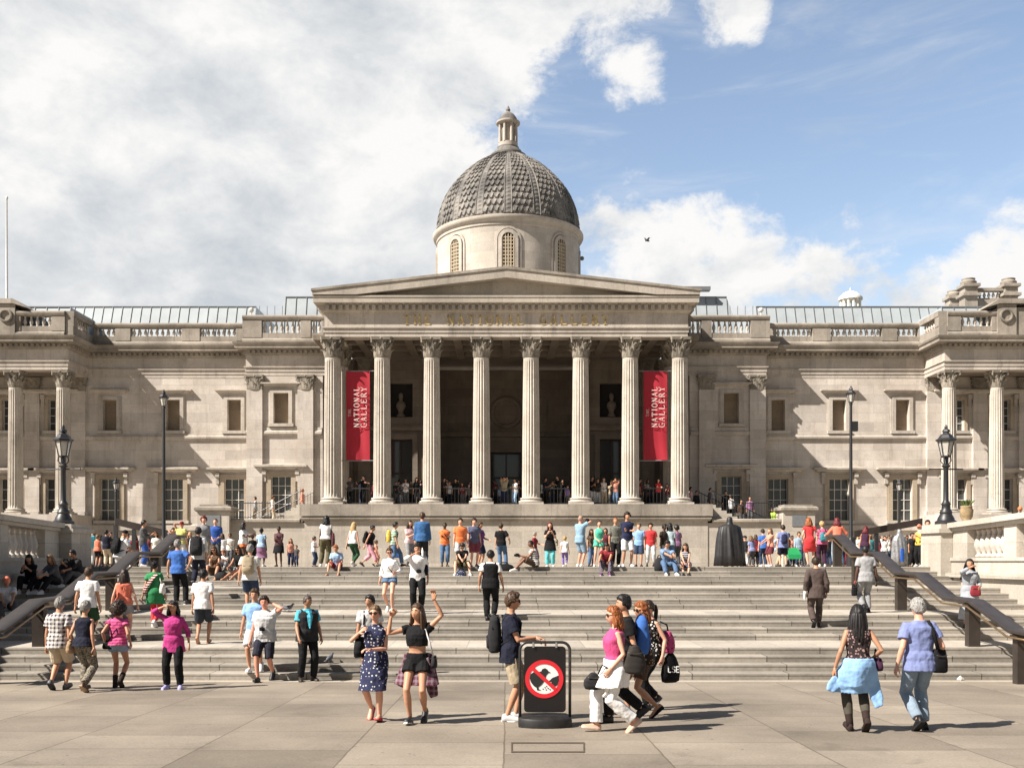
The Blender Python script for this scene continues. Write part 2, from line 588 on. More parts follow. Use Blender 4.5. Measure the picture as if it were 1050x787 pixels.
def step_mat():
    m = M_STEP
    t = m.node_tree
    b = t.nodes['Principled BSDF']
    L = t.links.new
    src = b.inputs['Base Color'].links[0].from_socket
    geo = N(t, 'ShaderNodeNewGeometry')
    sx = N(t, 'ShaderNodeSeparateXYZ')
    L(geo.outputs['Position'], sx.inputs[0])
    # upright joints between the blocks of each step
    def mth(op, a, b_=None):
        m_ = N(t, 'ShaderNodeMath', operation=op)
        for i, q in enumerate((a, b_)):
            if q is None: continue
            if isinstance(q, (int, float)): m_.inputs[i].default_value = q
            else: L(q, m_.inputs[i])
        return m_.outputs[0]
    row = mth('FLOOR', mth('DIVIDE', mth('SUBTRACT', sx.outputs[2], .012), .1315))
    wnz = N(t, 'ShaderNodeTexWhiteNoise', noise_dimensions='1D')
    L(row, wnz.inputs['W'])
    u = mth('ADD', mth('DIVIDE', sx.outputs[0], 1.95), mth('MULTIPLY', wnz.outputs['Value'], 7.0))
    fr_ = mth('FRACT', u)
    blk = N(t, 'ShaderNodeTexWhiteNoise', noise_dimensions='2D')
    cb2 = N(t, 'ShaderNodeCombineXYZ')
    L(mth('FLOOR', u), cb2.inputs[0])
    L(row, cb2.inputs[1])
    L(cb2.outputs[0], blk.inputs['Vector'])
    tone = mth('MULTIPLY_ADD', blk.outputs['Value'], .36)
    t.nodes[-1].inputs[2].default_value = .80
    jn = mth('MULTIPLY', tone, mth('SUBTRACT', 1.0, mth('MULTIPLY', mth('LESS_THAN', fr_, .011), .66)))
    mx = N(t, 'ShaderNodeMix', data_type='RGBA', blend_type='MULTIPLY')
    mx.inputs[0].default_value = 1.0
    L(src, mx.inputs[6])
    L(jn, mx.inputs[7])
    L(mx.outputs[2], b.inputs['Base Color'])


step_mat()
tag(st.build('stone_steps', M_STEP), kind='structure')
# slab sheets over the landings; their sunlit paleness is put into the colour
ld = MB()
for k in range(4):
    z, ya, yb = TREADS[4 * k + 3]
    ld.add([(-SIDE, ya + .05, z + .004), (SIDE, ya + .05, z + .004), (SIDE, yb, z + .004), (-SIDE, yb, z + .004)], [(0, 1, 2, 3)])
tag(ld.build('landing_lit_overlay', stone_mat('landing_sunlit_slabs', (0.34, 0.31, 0.265), (0.42, 0.385, 0.335), joints=(1.3, .85), axis='xy', streak=False, stain=.3, mortar=.7)), kind='structure')
tr = MB()
tr.add([(-60, 33.4, terrace_z(33.0)), (60, 33.4, terrace_z(33.0)), (60, 70, terrace_z(70)), (-60, 70, terrace_z(70))], [(0, 1, 2, 3)])
tr.add([(-60, 33.4, -.5), (-SIDE - 1, 33.4, -.5), (-SIDE - 1, 33.4, 2.1), (-60, 33.4, 2.1)], [(0, 1, 2, 3)])
tr.add([(SIDE + 1, 33.4, -.5), (60, 33.4, -.5), (60, 33.4, 2.1), (SIDE + 1, 33.4, 2.1)], [(0, 1, 2, 3)])
tag(tr.build('terrace_pavement', M_TERR), kind='structure')
# ------------------------------------------------------------------ the gallery
GAL = empty('gallery_building', (0, 62, 1.7), 'long pale limestone gallery with an eight column portico, pediment and grey dome', 'gallery')
YM, YB, YW, YP = 68.0, 67.0, 64.9, 62.0      # main wall, bay, wing and portico front planes
XW, XB = 27.8, 17.0
XP = 11.0

# plinth walls of every plane


def wall_with_holes(mb, x0, x1, y, depth, z0, z1, holes):
    """front wall sheet of real thickness with rectangular openings; holes = (xa, xb, za, zb)"""
    xs = sorted({x0, x1, *[h[0] for h in holes], *[h[1] for h in holes]})
    zs = sorted({z0, z1, *[h[2] for h in holes], *[h[3] for h in holes]})
    for i in range(len(xs) - 1):
        j = 0
        while j < len(zs) - 1:
            cx = (xs[i] + xs[i + 1]) / 2
            def hole(jj):
                cz = (zs[jj] + zs[jj + 1]) / 2
                return any(h[0] < cx < h[1] and h[2] < cz < h[3] for h in holes)
            if hole(j):
                j += 1
                continue
            k = j
            while k + 1 < len(zs) - 1 and not hole(k + 1): k += 1
            mb.box(xs[i], xs[i + 1], y, y + depth, zs[j], zs[k + 1])
            j = k + 1


MAIN_WX = (17.95 + .1, 22.1, 26.3)
UP, LO = (10.6, 12.65), (4.65, 7.4)


def make_window(x, y, w_, z0, z1, kind, frame=.24, cornice=True):
    """kind: 'blind' (boarded upper window) or 'sash' (glazed lower window)"""
    fr = MB()
    f, d = frame, 0.10
    a, b = x - w_ / 2, x + w_ / 2
    fr.box(a - f, a, y - d, y - .002, z0, z1)
    fr.box(b, b + f, y - d, y - .002, z0, z1)
    fr.box(a - f, b + f, y - d, y - .002, z1, z1 + f)
    fr.box(a - f - .09, a - f, y - d * .5, y - .002, z0, z1 + f)
    fr.box(b + f, b + f + .09, y - d * .5, y - .002, z0, z1 + f)
    win = fr.build('window', M_TRIM if kind == 'blind' else M_REVEAL, GAL)
    if kind == 'blind':
        p = MB().box(a, b, y + .34, y + .42, z0, z1).build('blind', M_BLIND, win)
        if cornice:
            MB().sweep([(-.02, z1 + f + .18), (.10, z1 + f + .2), (.16, z1 + f + .3), (.30, z1 + f + .34), (.30, z1 + f + .42), (-.02, z1 + f + .46)], [(a - f - .26, y + .1), (a - f - .26, y), (b + f + .26, y), (b + f + .26, y + .1)]).build('cornice', M_TRIM, win)
    else:
        MB().box(a, b, y + .30, y + .34, z0, z1).build('pane', M_GLASS, win)
        sb = MB()
        for i in range(4):
            xx = a + (b - a) * i / 3
            sb.box(xx - .02, xx + .02, y + .25, y + .29, z0, z1)
        for j in range(5):
            zz = z0 + (z1 - z0) * j / 4
            sb.box(a + .002, b - .002, y + .245, y + .285, zz - .02, zz + .02)
        sb.build('sash', M_SASH, win)
        if cornice:
            zc = z1 + f + .12
            c = MB().sweep([(-.02, zc), (.18, zc + .05), (.24, zc + .16), (.42, zc + .2), (.42, zc + .32), (-.02, zc + .4)], [(a - f - .36, y + .1), (a - f - .36, y), (b + f + .36, y), (b + f + .36, y + .1)])
            for xx in (a - f - .13, b + f + .13):
                c.box(xx - .13, xx + .13, y - .26, y, zc - .30, zc - .002)
                c.box(xx - .11, xx + .11, y - .15, y, zc - .75, zc - .302)
            c.build('cornice', M_TRIM, win)
    sl = MB().box(a - f - .1, b + f + .1, y - .2, y + .3, z0 - .2, z0 - .002)
    sl.build('sill', M_TRIM, win)
    return win


holes = []
for s in (-1, 1):
    for x in MAIN_WX:
        holes.append((s * x - .45, s * x + .45, *UP))
        holes.append((s * x - .66, s * x + .66, *LO))
for s in (-1, 1):
    m = MB()
    a, b = (-XW - 14, -XB) if s < 0 else (XB, XW + 14)
    hs = [h for h in holes if a < h[0] < b]
    # loggia windows behind the wing columns
    for k in range(3):
        cx = s * (29.85 + 3.05 * k)
        hs += [(cx - .55, cx + .55, *UP), (cx - .7, cx + .7, *LO)]
    wall_with_holes(m, a, b, YM, .9, 1.2, 14.2, hs)
    m.build('main_wall', M_WALL, GAL)
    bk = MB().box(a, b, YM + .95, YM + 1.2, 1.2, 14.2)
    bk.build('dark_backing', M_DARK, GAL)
    for k in range(3):
        cx = s * (29.85 + 3.05 * k)
        make_window(cx, YM, 1.1, *UP, 'sash', frame=.2)
        make_window(cx, YM, 1.4, *LO, 'sash', frame=.25)
    for x in MAIN_WX:
        make_window(s * x, YM, .9, *UP, 'blind')
        make_window(s * x, YM, 1.32, *LO, 'sash', frame=.30)
    bw = MB()
    x0, x1 = sorted((s * 12.0, s * XB))
    cx = s * 14.72
    wall_with_holes(bw, x0, x1, YB, .7, 1.2, 14.1, [(cx - .49, cx + .49, 10.95, 12.95), (cx - .65, cx + .65, 5.1, 7.5)])
    bw.box(x0, x1, YB + .72, YB + .9, 1.2, 14.1)
    xa, xb = sorted((s * (XB - .5), s * XB))
    bw.box(xa, xb, YB + .902, YM + .5, 1.2, 14.1)
    bw.build('bay_wall', M_WALL, GAL)
    make_window(cx, YB, .98, 10.95, 12.95, 'blind')
    make_window(cx, YB, 1.3, 5.1, 7.5, 'sash', frame=.30)

# sweeps: string course, architrave, frieze, cornice, blocking
LEFT = [(-42, YW), (-XW, YW), (-XW, YM), (-XB, YM), (-XB, YB), (-XP - .05, YB)]
RIGHT = [(XP + .05, YB), (XB, YB), (XB, YM), (XW, YM), (XW, YW), (42, YW)]


def dentils(mb, path, z0, z1, out0, out1, step=.34, wd=.18, skip=.12):
    for i in range(len(path) - 1):
        p, q = Vector(path[i]), Vector(path[i + 1])
        L = (q - p).length
        d = (q - p) / L
        n = Vector((d.y, -d.x))
        cnt = int((L) / step)
        for k in range(cnt + 1):
            t = skip + k * step
            if t + wd > L + out0: break
            a, b = p + d * t, p + d * (t + wd)
            c = [a + n * out0, b + n * out0, b + n * out1, a + n * out1]
            mb.rings([[(v.x, v.y, z0) for v in c], [(v.x, v.y, z1) for v in c]])


def entablature(path, name_parent, z0):
    # z0 = underside of the architrave; 2.1 m to the cornice top
    e = MB().sweep([(-.9, z0), (.02, z0), (.02, z0 + .24), (.06, z0 + .24), (.06, z0 + .5), (.14, z0 + .52), (.14, z0 + .58), (-.9, z0 + .58)], path)
    ar = e.build('architrave', M_TRIM, GAL)
    f = MB().sweep([(-.9, z0 + .582), (.03, z0 + .582), (.03, z0 + 1.3), (-.9, z0 + 1.3)], path)
    f.build('frieze', M_TRIM, GAL)
    c = MB().sweep([(-.9, z0 + 1.302), (.08, z0 + 1.302), (.16, z0 + 1.42), (.16, z0 + 1.62), (.34, z0 + 1.66), (.62, z0 + 1.70), (.62, z0 + 1.86), (.70, z0 + 1.95), (.74, z0 + 2.06), (-.9, z0 + 2.12)], path)
    dentils(c, path, z0 + 1.44, z0 + 1.62, .162, .33)
    c.build('cornice', M_TOP, GAL)


entablature(LEFT, GAL, 14.1)
entablature(RIGHT, GAL, 14.1)
for s in (-1, 1):
    P = [(-XW - 10, YM), (-XB, YM)] if s < 0 else [(XB, YM), (XW + 10, YM)]
    MB().sweep([(-.1, 9.95), (.10, 9.98), (.16, 10.1), (.16, 10.22), (.08, 10.30), (.08, 10.38), (-.1, 10.38)], P).build('string_course', M_TRIM, GAL)
    P = [(-XB, YB), (-12.05, YB)] if s < 0 else [(12.05, YB), (XB, YB)]
    MB().sweep([(-.1, 10.15), (.10, 10.18), (.16, 10.28), (.16, 10.42), (.08, 10.5), (.08, 10.7), (-.1, 10.7)], P).build('string_course', M_TRIM, GAL)
    P = [(-XW, YM), (-XB, YM)] if s < 0 else [(XB, YM), (XW, YM)]
    MB().sweep([(-.1, 4.0), (.16, 4.0), (.16, 4.3), (.08, 4.4), (-.1, 4.4)], P).build('plinth_course', M_TRIM, GAL)

# wing podium, floor and flat top
for s in (-1, 1):
    a, b = (-42, -XW + .35) if s < 0 else (XW - .35, 42)
    MB().box(a, b, YW - .25, YM - .01, 1.2, 4.95).build('podium', M_WALL, GAL)
    a, b = (-42, -XW - .5) if s < 0 else (XW + .5, 42)
    MB().box(a, b, YW + .9, YM - .02, 14.16, 14.5).build('loggia_ceiling', M_INNER, GAL)


# columns ------------------------------------------------------
def capital_shape(r, h, seg=24):
    m = MB()
    m.lathe([(r * .90, 0), (r * 1.0, .02 * h), (r * 1.03, .05 * h), (r * .92, .08 * h), (r * .90, .4 * h), (r * .98, .7 * h), (r * 1.18, .86 * h)], seg=seg)
    rnd = random.Random(3)
    for row, (n, z0, z1, off, wid) in enumerate([(8, .06, .44, 0, .62), (8, .10, .70, .5, .60), (8, .5, .86, .25, .3)]):
        for k in range(n):
            a = 2 * math.pi * (k + off) / n
            ca, sa = math.cos(a), math.sin(a)
            rs = []
            for t, out, ww in ((0, .96, .7), (.35, 1.04, 1.0), (.7, 1.12, .95), (.92, 1.30, .7), (1.0, 1.42, .42), (.93, 1.46, .22)):
                z = (z0 + (z1 - z0) * t) * h
                hw = r * wid * ww * .5
                ro = r * out
                row_ = []
                for q, dn in ((-1, -.06), (-.4, .05), (.0, .0), (.4, .05), (1, -.06)):
                    rr = ro + dn * r
                    row_.append((ca * rr - sa * q * hw, sa * rr + ca * q * hw, z))
                for q in (1, 0, -1):
                    rr = ro - .12 * r
                    row_.append((ca * rr - sa * q * hw, sa * rr + ca * q * hw, z - .01))
                rs.append(row_)
            m.rings(rs)
    for k in range(4):                                   # corner volutes
        a = math.pi / 4 + k * math.pi / 2
        ca, sa = math.cos(a), math.sin(a)
        pts = [(ca * r * 1.0, sa * r * 1.0, .55 * h), (ca * r * 1.22, sa * r * 1.22, .74 * h), (ca * r * 1.48, sa * r * 1.48, .86 * h), (ca * r * 1.66, sa * r * 1.66, .84 * h), (ca * r * 1.66, sa * r * 1.66, .73 * h), (ca * r * 1.54, sa * r * 1.54, .72 * h), (ca * r * 1.53, sa * r * 1.53, .79 * h)]
        m.tube(pts, [r * .09, r * .11, r * .12, r * .12, r * .11, r * .1, r * .08], seg=6)
    ab = []                                              # hollow-sided abacus
    for k in range(4):
        a = math.pi / 4 + k * math.pi / 2
        for da, ro in ((-.07, 1.74), (.07, 1.74), (.40, 1.38), (.785, 1.26), (1.17, 1.38)):
            ab.append((math.cos(a + da) * r * ro, math.sin(a + da) * r * ro))
    m.rings([[(x, y, .87 * h) for x, y in ab], [(x * 1.02, y * 1.02, .93 * h) for x, y in ab], [(x * 1.05, y * 1.05, h) for x, y in ab]])
    for k in range(4):
        a = k * math.pi / 2
        m.ball((math.cos(a) * r * 1.34, math.sin(a) * r * 1.34, .92 * h), (r * .16, r * .16, r * .15), 8, 5)
    return m


def make_column(x, y, z0, H, r):
    """fluted shaft with attic base and leafy capital"""
    hb, hc = r * .85, r * 2.25
    seg = 100
    rs = []
    zs = [0, .03, .1, .3, .5, .7, .9, .97, .985, 1.0]
    Lh = H - hb - hc
    for t in zs:
        rr = r * (1 - .14 * t ** 1.6)
        row = []
        for j in range(seg):
            a = 2 * math.pi * j / seg
            fl = 0.0 if t in (0, 1.0) else .075 * max(0.0, math.sin(12 * a)) ** .7 if False else (0.0 if t in (0, .985, 1.0) else .12 * (abs(math.sin(10 * a))) ** .8)
            row.append((math.cos(a) * rr * (1 - fl), math.sin(a) * rr * (1 - fl), z0 + hb + Lh * t))
        rs.append(row)
    rs = [[(x + p[0], y + p[1], p[2]) for p in row] for row in rs]
    col = MB().rings(rs).build('column', M_COLM, GAL, auto=50)
    b = MB()
    b.box(x - r * 1.36, x + r * 1.36, y - r * 1.36, y + r * 1.36, z0, z0 + hb * .30)
    b.lathe([(r * 1.34, hb * .302), (r * 1.40, hb * .40), (r * 1.36, hb * .52), (r * 1.2, hb * .56), (r * 1.15, hb * .66), (r * 1.22, hb * .72), (r * 1.25, hb * .82), (r * 1.18, hb * .92), (r * 1.04, hb * .95), (r * 1.0, hb * 1.0)], c=(x, y, z0), seg=40)
    b.build('column_base', M_COLM, col, auto=40)
    c = capital_shape(r * .9, hc)
    c.v = [(x + p[0], y + p[1], p[2] + z0 + H - hc) for p in c.v]
    c.build('capital', M_CAPITAL, col)
    return col


def shift_copy(col, dx, dy):
    c = copy_tree(col)
    c.parent = GAL
    for o in (c, *c.children):
        ORG[o.name] = org(GAL)
    c.location = (dx, dy, 0)
    return c


Z_FL = 5.43
c0 = make_column(-10.6, 62.55, Z_FL, 10.15, .545)
for k in range(1, 8):
    shift_copy(c0, 3.03 * k, 0)
shift_copy(c0, 0.0, 3.1)
shift_copy(c0, 21.2, 3.1)
w0 = make_column(-31.35, YW + .55, 4.95, 9.13, .47)
shift_copy(w0, 3.05, 0)
shift_copy(w0, -3.05, 0)
for k in range(3):
    shift_copy(w0, 31.35 + 28.3 + 3.05 * k, 0)


def pilaster(x, y, z0, z1, wd, dp=.215, mat=M_WALL):
    hc = wd * .95
    p = MB().box(x - wd / 2, x + wd / 2, y - dp, y + .0, z0 + .3, z1 - hc)
    p.box(x - wd / 2 - .1, x + wd / 2 + .1, y - dp - .1, y, z0, z0 + .299)
    ob = p.build('pilaster', mat, GAL)
    c = capital_shape(wd * .46, hc, 16)
    c.v = [(x + a[0], y - dp * .55 + a[1] * .34, z1 - hc + a[2]) for a in c.v]
    c.box(x - wd * .48, x + wd * .48, y - dp, y - .003, z1 - hc + .003, z1 - .1)
    c.build('capital', M_CAPITAL, ob)
    return ob


for s in (-1, 1):
    pilaster(s * 16.42, YB, 4.45, 14.1, 1.02)
    pilaster(s * 13.1, YB, 4.45, 14.1, 1.02)
    for k in range(3):
        pilaster(s * (28.35 + 3.05 * k), YM, 4.95, 14.1, .95)

# portico ------------------------------------------------------
MB().box(-12.35, 12.35, 61.2, 69.6, 4.72, Z_FL).build('stylobate', M_TOP, GAL)
MB().box(-12.1, 12.1, 61.45, 69.6, 1.2, 4.718).build('podium', M_WALL2, GAL)
MB().sweep([(-.1, 4.40), (.1, 4.42), (.2, 4.55), (.2, 4.66), (-.1, 4.70)], [(-12.1, 64), (-12.1, 61.45), (12.1, 61.45), (12.1, 64)]).build('podium_moulding', M_TOP, GAL)
PP = [(-XP, YB), (-XP, YP), (XP, YP), (XP, YB)]
zA = 15.58
MB().sweep([(-1.0, zA), (.0, zA), (.0, zA + .26), (.05, zA + .26), (.05, zA + .5), (.13, zA + .52), (.13, zA + .58), (-1.0, zA + .58)], PP).build('architrave', M_TRIM, GAL)
fz = MB().sweep([(-1.0, zA + .582), (.02, zA + .582), (.02, zA + 1.42), (-1.0, zA + 1.42)], PP)
FRIEZE = fz.build('frieze', M_TRIM, GAL)
cn = MB().sweep([(-1.0, zA + 1.422), (.1, zA + 1.422), (.2, zA + 1.56), (.2, zA + 1.86), (.36, zA + 1.90), (.58, zA + 1.95), (.58, zA + 2.2), (.62, zA + 2.26), (.62, zA + 2.36), (-1.0, zA + 2.40)], PP)
dentils(cn, PP, zA + 1.6, zA + 1.86, .202, .4, step=.40, wd=.22)
cn.build('cornice', M_PED, GAL)
zT = zA + 2.402
APX = 19.5
hw = XP + .62
# tympanum and raking cornice
MB().prism([(-hw + .6, zT), (hw - .6, zT), (0, APX - .42)], YP + .05, YP + .6).build('tympanum', M_PED, GAL)
for s in (-1, 1):
    pl = [(s * hw, zT), (s * hw, zT + .20), (0, APX), (0, APX - .50), (s * (hw - 2.6), zT)]
    MB().prism(pl, YP - .68, YP + 5).build('raking_cornice', M_PED, GAL)
    # upper fillet with the light edge
    q = [(s * (hw + .06), zT + .202), (s * (hw + .06), zT + .34), (0, APX + .16), (0, APX + .002)]
    MB().prism(q, YP - .74, YP + 5).build('raking_moulding', M_TOP, GAL)
MB().prism([(-hw + .3, zT), (hw - .3, zT), (0, APX - .1)], YP + 5.01, 71.0).build('portico_roof', M_ZINC, GAL)
# attic block and flat roofs behind the pediment
MB().box(-10.8, 10.8, 70.5, 90, 16.2, 20.55).build('attic', M_TOP, GAL)
MB().box(-11.1, 11.1, 70.2, 90.2, 20.552, 20.8).build('attic_cornice', M_TOP, GAL)
MB().box(8.6, 13.9, 69.6, 70.15, 20.35, 20.6).build('roof_ledge', M_SEAM, GAL)
# coffered ceiling
ce = MB().box(-XP + .5, XP - .5, YP + .95, 74, 15.9, 16.2)
for k in range(9):
    x = -12.12 + 3.03 * k
    ce.box(max(x - .25, -XP + .5), min(x + .25, XP - .5), YP + 1, 69.4, 15.6, 15.898)
for y in (64.6, 66.6, 68.6):
    ce.box(-XP + .5, XP - .5, y - .2, y + .2, 15.62, 15.896)
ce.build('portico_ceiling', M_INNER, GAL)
# inner wall of the portico with doors and the deep recess
iw = MB()
DOORS = [(-8.0, -6.35, Z_FL, 10.2), (6.35, 8.0, Z_FL, 10.2)]
NICHE = [(-8.0, -6.35, 11.7, 14.0), (6.35, 8.0, 11.7, 14.0)]
wall_with_holes(iw, -11.2, -4.9, 69.5, .7, Z_FL, 15.6, DOORS[:1] + NICHE[:1])
wall_with_holes(iw, 4.9, 11.2, 69.5, .7, Z_FL, 15.6, DOORS[1:] + NICHE[1:])
iw.box(-11.2, -4.9, 70.4, 70.5, Z_FL, 15.6)
iw.box(4.9, 11.2, 70.4, 70.5, Z_FL, 15.6)
iw.box(-5.2, -4.9, 70.2, 74, Z_FL, 15.6)
iw.box(4.9, 5.2, 70.2, 74, Z_FL, 15.6)
wall_with_holes(iw, -4.9, 4.9, 73.5, .5, Z_FL, 15.6, [(-1.15, 1.15, Z_FL, 9.7)])
iw.box(-12.0, -11.2, YB + .1, 70.4, 4.4, 15.6)
iw.box(11.2, 12.0, YB + .1, 70.4, 4.4, 15.6)
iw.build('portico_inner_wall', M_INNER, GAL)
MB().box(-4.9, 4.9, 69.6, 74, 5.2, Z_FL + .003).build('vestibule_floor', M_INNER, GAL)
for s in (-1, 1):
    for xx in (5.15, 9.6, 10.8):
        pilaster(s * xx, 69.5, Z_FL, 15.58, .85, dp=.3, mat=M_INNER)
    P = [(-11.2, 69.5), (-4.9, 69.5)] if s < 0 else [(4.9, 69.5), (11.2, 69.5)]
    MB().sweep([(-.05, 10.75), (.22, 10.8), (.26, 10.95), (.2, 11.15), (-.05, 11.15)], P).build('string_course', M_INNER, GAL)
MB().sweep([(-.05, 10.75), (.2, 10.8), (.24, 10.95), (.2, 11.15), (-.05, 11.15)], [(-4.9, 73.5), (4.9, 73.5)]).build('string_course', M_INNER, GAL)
md = MB()
md.tube([(1.0 * math.cos(a) + 0, 73.42, 12.55 + 1.0 * math.sin(a)) for a in [2 * math.pi * k / 28 for k in range(29)]], .17, seg=8)
md.prism([(.84 * math.cos(2 * math.pi * k / 24), 12.55 + .84 * math.sin(2 * math.pi * k / 24)) for k in range(24)], 73.40, 73.49)
md.box(-2.9, -1.5, 73.38, 73.49, 11.5, 13.6)
md.box(1.5, 2.9, 73.38, 73.49, 11.5, 13.6)
md.build('relief_roundel', M_INNER, GAL)


def portico_door(x, y, wd, z1):
    fr = MB()
    a, b = x - wd / 2, x + wd / 2
    fr.box(a - .35, a, y - .14, y - .002, Z_FL, z1)
    fr.box(b, b + .35, y - .14, y - .002, Z_FL, z1)
    fr.box(a - .35, b + .35, y - .14, y - .002, z1, z1 + .4)
    d = fr.build('door', M_INNER, GAL)
    MB().box(a, b, y + .40, y + .45, Z_FL, z1).build('pane', M_GLASS, d)
    bars = MB()
    for k in range(3):
        xx = a + .05 + (wd - .1) * k / 2
        bars.box(xx - .05, xx + .05, y + .33, y + .395, Z_FL, z1)
    for zz in (Z_FL + .1, 7.9, z1 - .06):
        bars.box(a + .002, b - .002, y + .325, y + .385, zz - .06, zz + .06)
    bars.build('door_frame', M_BRONZE, d)


portico_door(-7.175, 69.5, 1.65, 10.2)
portico_door(7.175, 69.5, 1.65, 10.2)
portico_door(0, 73.5, 2.3, 9.7)
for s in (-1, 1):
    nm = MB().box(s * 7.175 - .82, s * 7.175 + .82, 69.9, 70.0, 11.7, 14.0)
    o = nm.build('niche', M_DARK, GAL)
    sb = MB()
    sb.lathe([(.25, 0), (.3, .1), (.16, .25), (.2, .45), (.34, .7), (.30, .95), (.12, 1.1), (.12, 1.2), (.17, 1.35), (.14, 1.55), (.05, 1.65)], c=(s * 7.175, 69.78, 11.75), seg=14)
    sb.build('bust', M_INNER, o, smooth=True)

# gilded inscription on the frieze
M_GOLD = plain('worn_gilding', (0.62, 0.46, 0.20), rough=0.5, metal=0.0, var=0.5, scale=3.0)


def add_text(s, size, mat, name, parent, loc, rot, align='CENTER', ext=.012, space=1.0, xs=1.0, bold=0.0):
    cu = bpy.data.curves.new(name, 'FONT')
    cu.body = s
    cu.size = size
    cu.extrude = ext
    cu.offset = bold
    cu.space_character = space
    cu.align_x = align
    cu.resolution_u = 3
    o = bpy.data.objects.new(name, cu)
    COL.objects.link(o)
    o.rotation_euler = rot
    o.scale = (xs, 1, 1)
    cu.materials.append(mat)
    if parent is not None:
        o.parent = parent
        o.location = Vector(loc) - org(parent)
    else:
        o.location = loc
    return o


# letters with serifs: strokes on a unit grid (x right, y up), thick = .17, thin = .08
GLY = {
    'T': [((.5, 0), (.5, 1), 1), ((0, .97), (1, .97), 0), ((.0, .8), (.0, 1), 0), ((1, .8), (1, 1), 0), ((.3, .02), (.7, .02), 0)],
    'H': [((.15, 0), (.15, 1), 1), ((.85, 0), (.85, 1), 1), ((.15, .5), (.85, .5), 0), ((0, .02), (.3, .02), 0), ((0, .98), (.3, .98), 0), ((.7, .02), (1, .02), 0), ((.7, .98), (1, .98), 0)],
    'E': [((.18, 0), (.18, 1), 1), ((.02, .97), (.85, .97), 0), ((.02, .03), (.9, .03), 0), ((.18, .52), (.62, .52), 0), ((.85, .8), (.85, 1), 0), ((.9, 0), (.9, .2), 0), ((.62, .42), (.62, .62), 0)],
    'N': [((.12, 0), (.12, 1), 0), ((.12, 1), (.88, 0), 1), ((.88, 0), (.88, 1), 0), ((0, .02), (.26, .02), 0), ((0, .98), (.2, .98), 0), ((.74, .98), (1, .98), 0)],
    'A': [((.06, 0), (.5, 1), 0), ((.5, 1), (.92, 0), 1), ((.22, .34), (.78, .34), 0), ((0, .02), (.22, .02), 0), ((.74, .02), (1.06, .02), 0)],
    'I': [((.5, 0), (.5, 1), 1), ((.3, .02), (.7, .02), 0), ((.3, .98), (.7, .98), 0)],
    'L': [((.18, 0), (.18, 1), 1), ((.02, .03), (.88, .03), 0), ((.88, 0), (.88, .22), 0), ((.02, .98), (.36, .98), 0)],
    'R': [((.18, 0), (.18, 1), 1), ((.02, .02), (.36, .02), 0), ((.02, .97), (.55, .97), 0), ((.55, .97), (.78, .88), 1), ((.78, .88), (.78, .62), 1), ((.78, .62), (.55, .52), 1), ((.55, .52), (.2, .52), 0), ((.5, .52), (.98, 0), 1)],
    'Y': [((.05, 1), (.5, .48), 1), ((.95, 1), (.5, .48), 0), ((.5, 0), (.5, .5), 1), ((.3, .02), (.7, .02), 0), ((-.04, .98), (.22, .98), 0), ((.78, .98), (1.04, .98), 0)],
}


def arc(cx, cy, rx, ry, a0, a1, n, thick=None):
    out = []
    for k in range(n):
        a, b = rad(a0 + (a1 - a0) * k / n), rad(a0 + (a1 - a0) * (k + 1) / n)
        m = (a + b) / 2
        out.append(((cx + rx * math.cos(a), cy + ry * math.sin(a)), (cx + rx * math.cos(b), cy + ry * math.sin(b)), abs(math.cos(m)) ** 1.2))
    return out


GLY['O'] = arc(.5, .5, .45, .5, 0, 360, 16)
GLY['G'] = arc(.52, .5, .45, .5, 50, 330, 13) + [((.86, .05), (.86, .46), 1), ((.62, .46), (1.0, .46), 0)]


def serif_text(s, h, wd, gap, space, mb, place, thick=.17, thin=.075):
    """writes capitals with serifs; place(u, v) turns letter space (metres) into a pair of 3-d points (front, back)"""
    u = 0.0
    for ch in s:
        if ch == ' ':
            u += space
            continue
        lw = wd * (.55 if ch == 'I' else 1.0)
        for (a, b, k) in GLY[ch]:
            hwid = (thin + (thick - thin) * k) * .5 * h * .9
            pa = Vector((u + (a[0] * (1 if ch != 'I' else 1) - (0 if ch != 'I' else .22)) * wd, a[1] * h))
            pb = Vector((u + (b[0] - (0 if ch != 'I' else .22)) * wd, b[1] * h))
            d = (pb - pa).normalized()
            n = Vector((-d.y, d.x)) * hwid
            q = [pa + n - d * hwid * .3, pb + n + d * hwid * .3, pb - n + d * hwid * .3, pa - n - d * hwid * .3]
            fr = [place(p.x, p.y) for p in q]
            mb.rings([[f[0] for f in fr], [f[1] for f in fr]])
        u += lw + gap
    return u


def text_len(s, wd, gap, space):
    return sum(space if c == ' ' else wd * (.55 if c == 'I' else 1) + gap for c in s) - gap


tm = MB()
S = 'THE NATIONAL GALLERY'
LW, LG, LS = .40, .23, .75
tl = text_len(S, LW, LG, LS)
sc_ = 12.4 / tl
serif_text(S, .54, LW * sc_, LG * sc_, LS * sc_, tm, lambda u, v: ((u - 6.2, YP - .05, zA + .74 + v), (u - 6.2, YP - .018, zA + .74 + v)), thick=.20, thin=.10)
tm.build('inscription', M_GOLD, FRIEZE)

# balustrades on the roofline -----------------------------------
BAL_PROF = [(.075, 0), (.075, .05), (.05, .07), (.045, .1), (.085, .2), (.095, .27), (.07, .38), (.042, .48), (.04, .52), (.06, .55), (.06, .6)]
BAL_ME = None


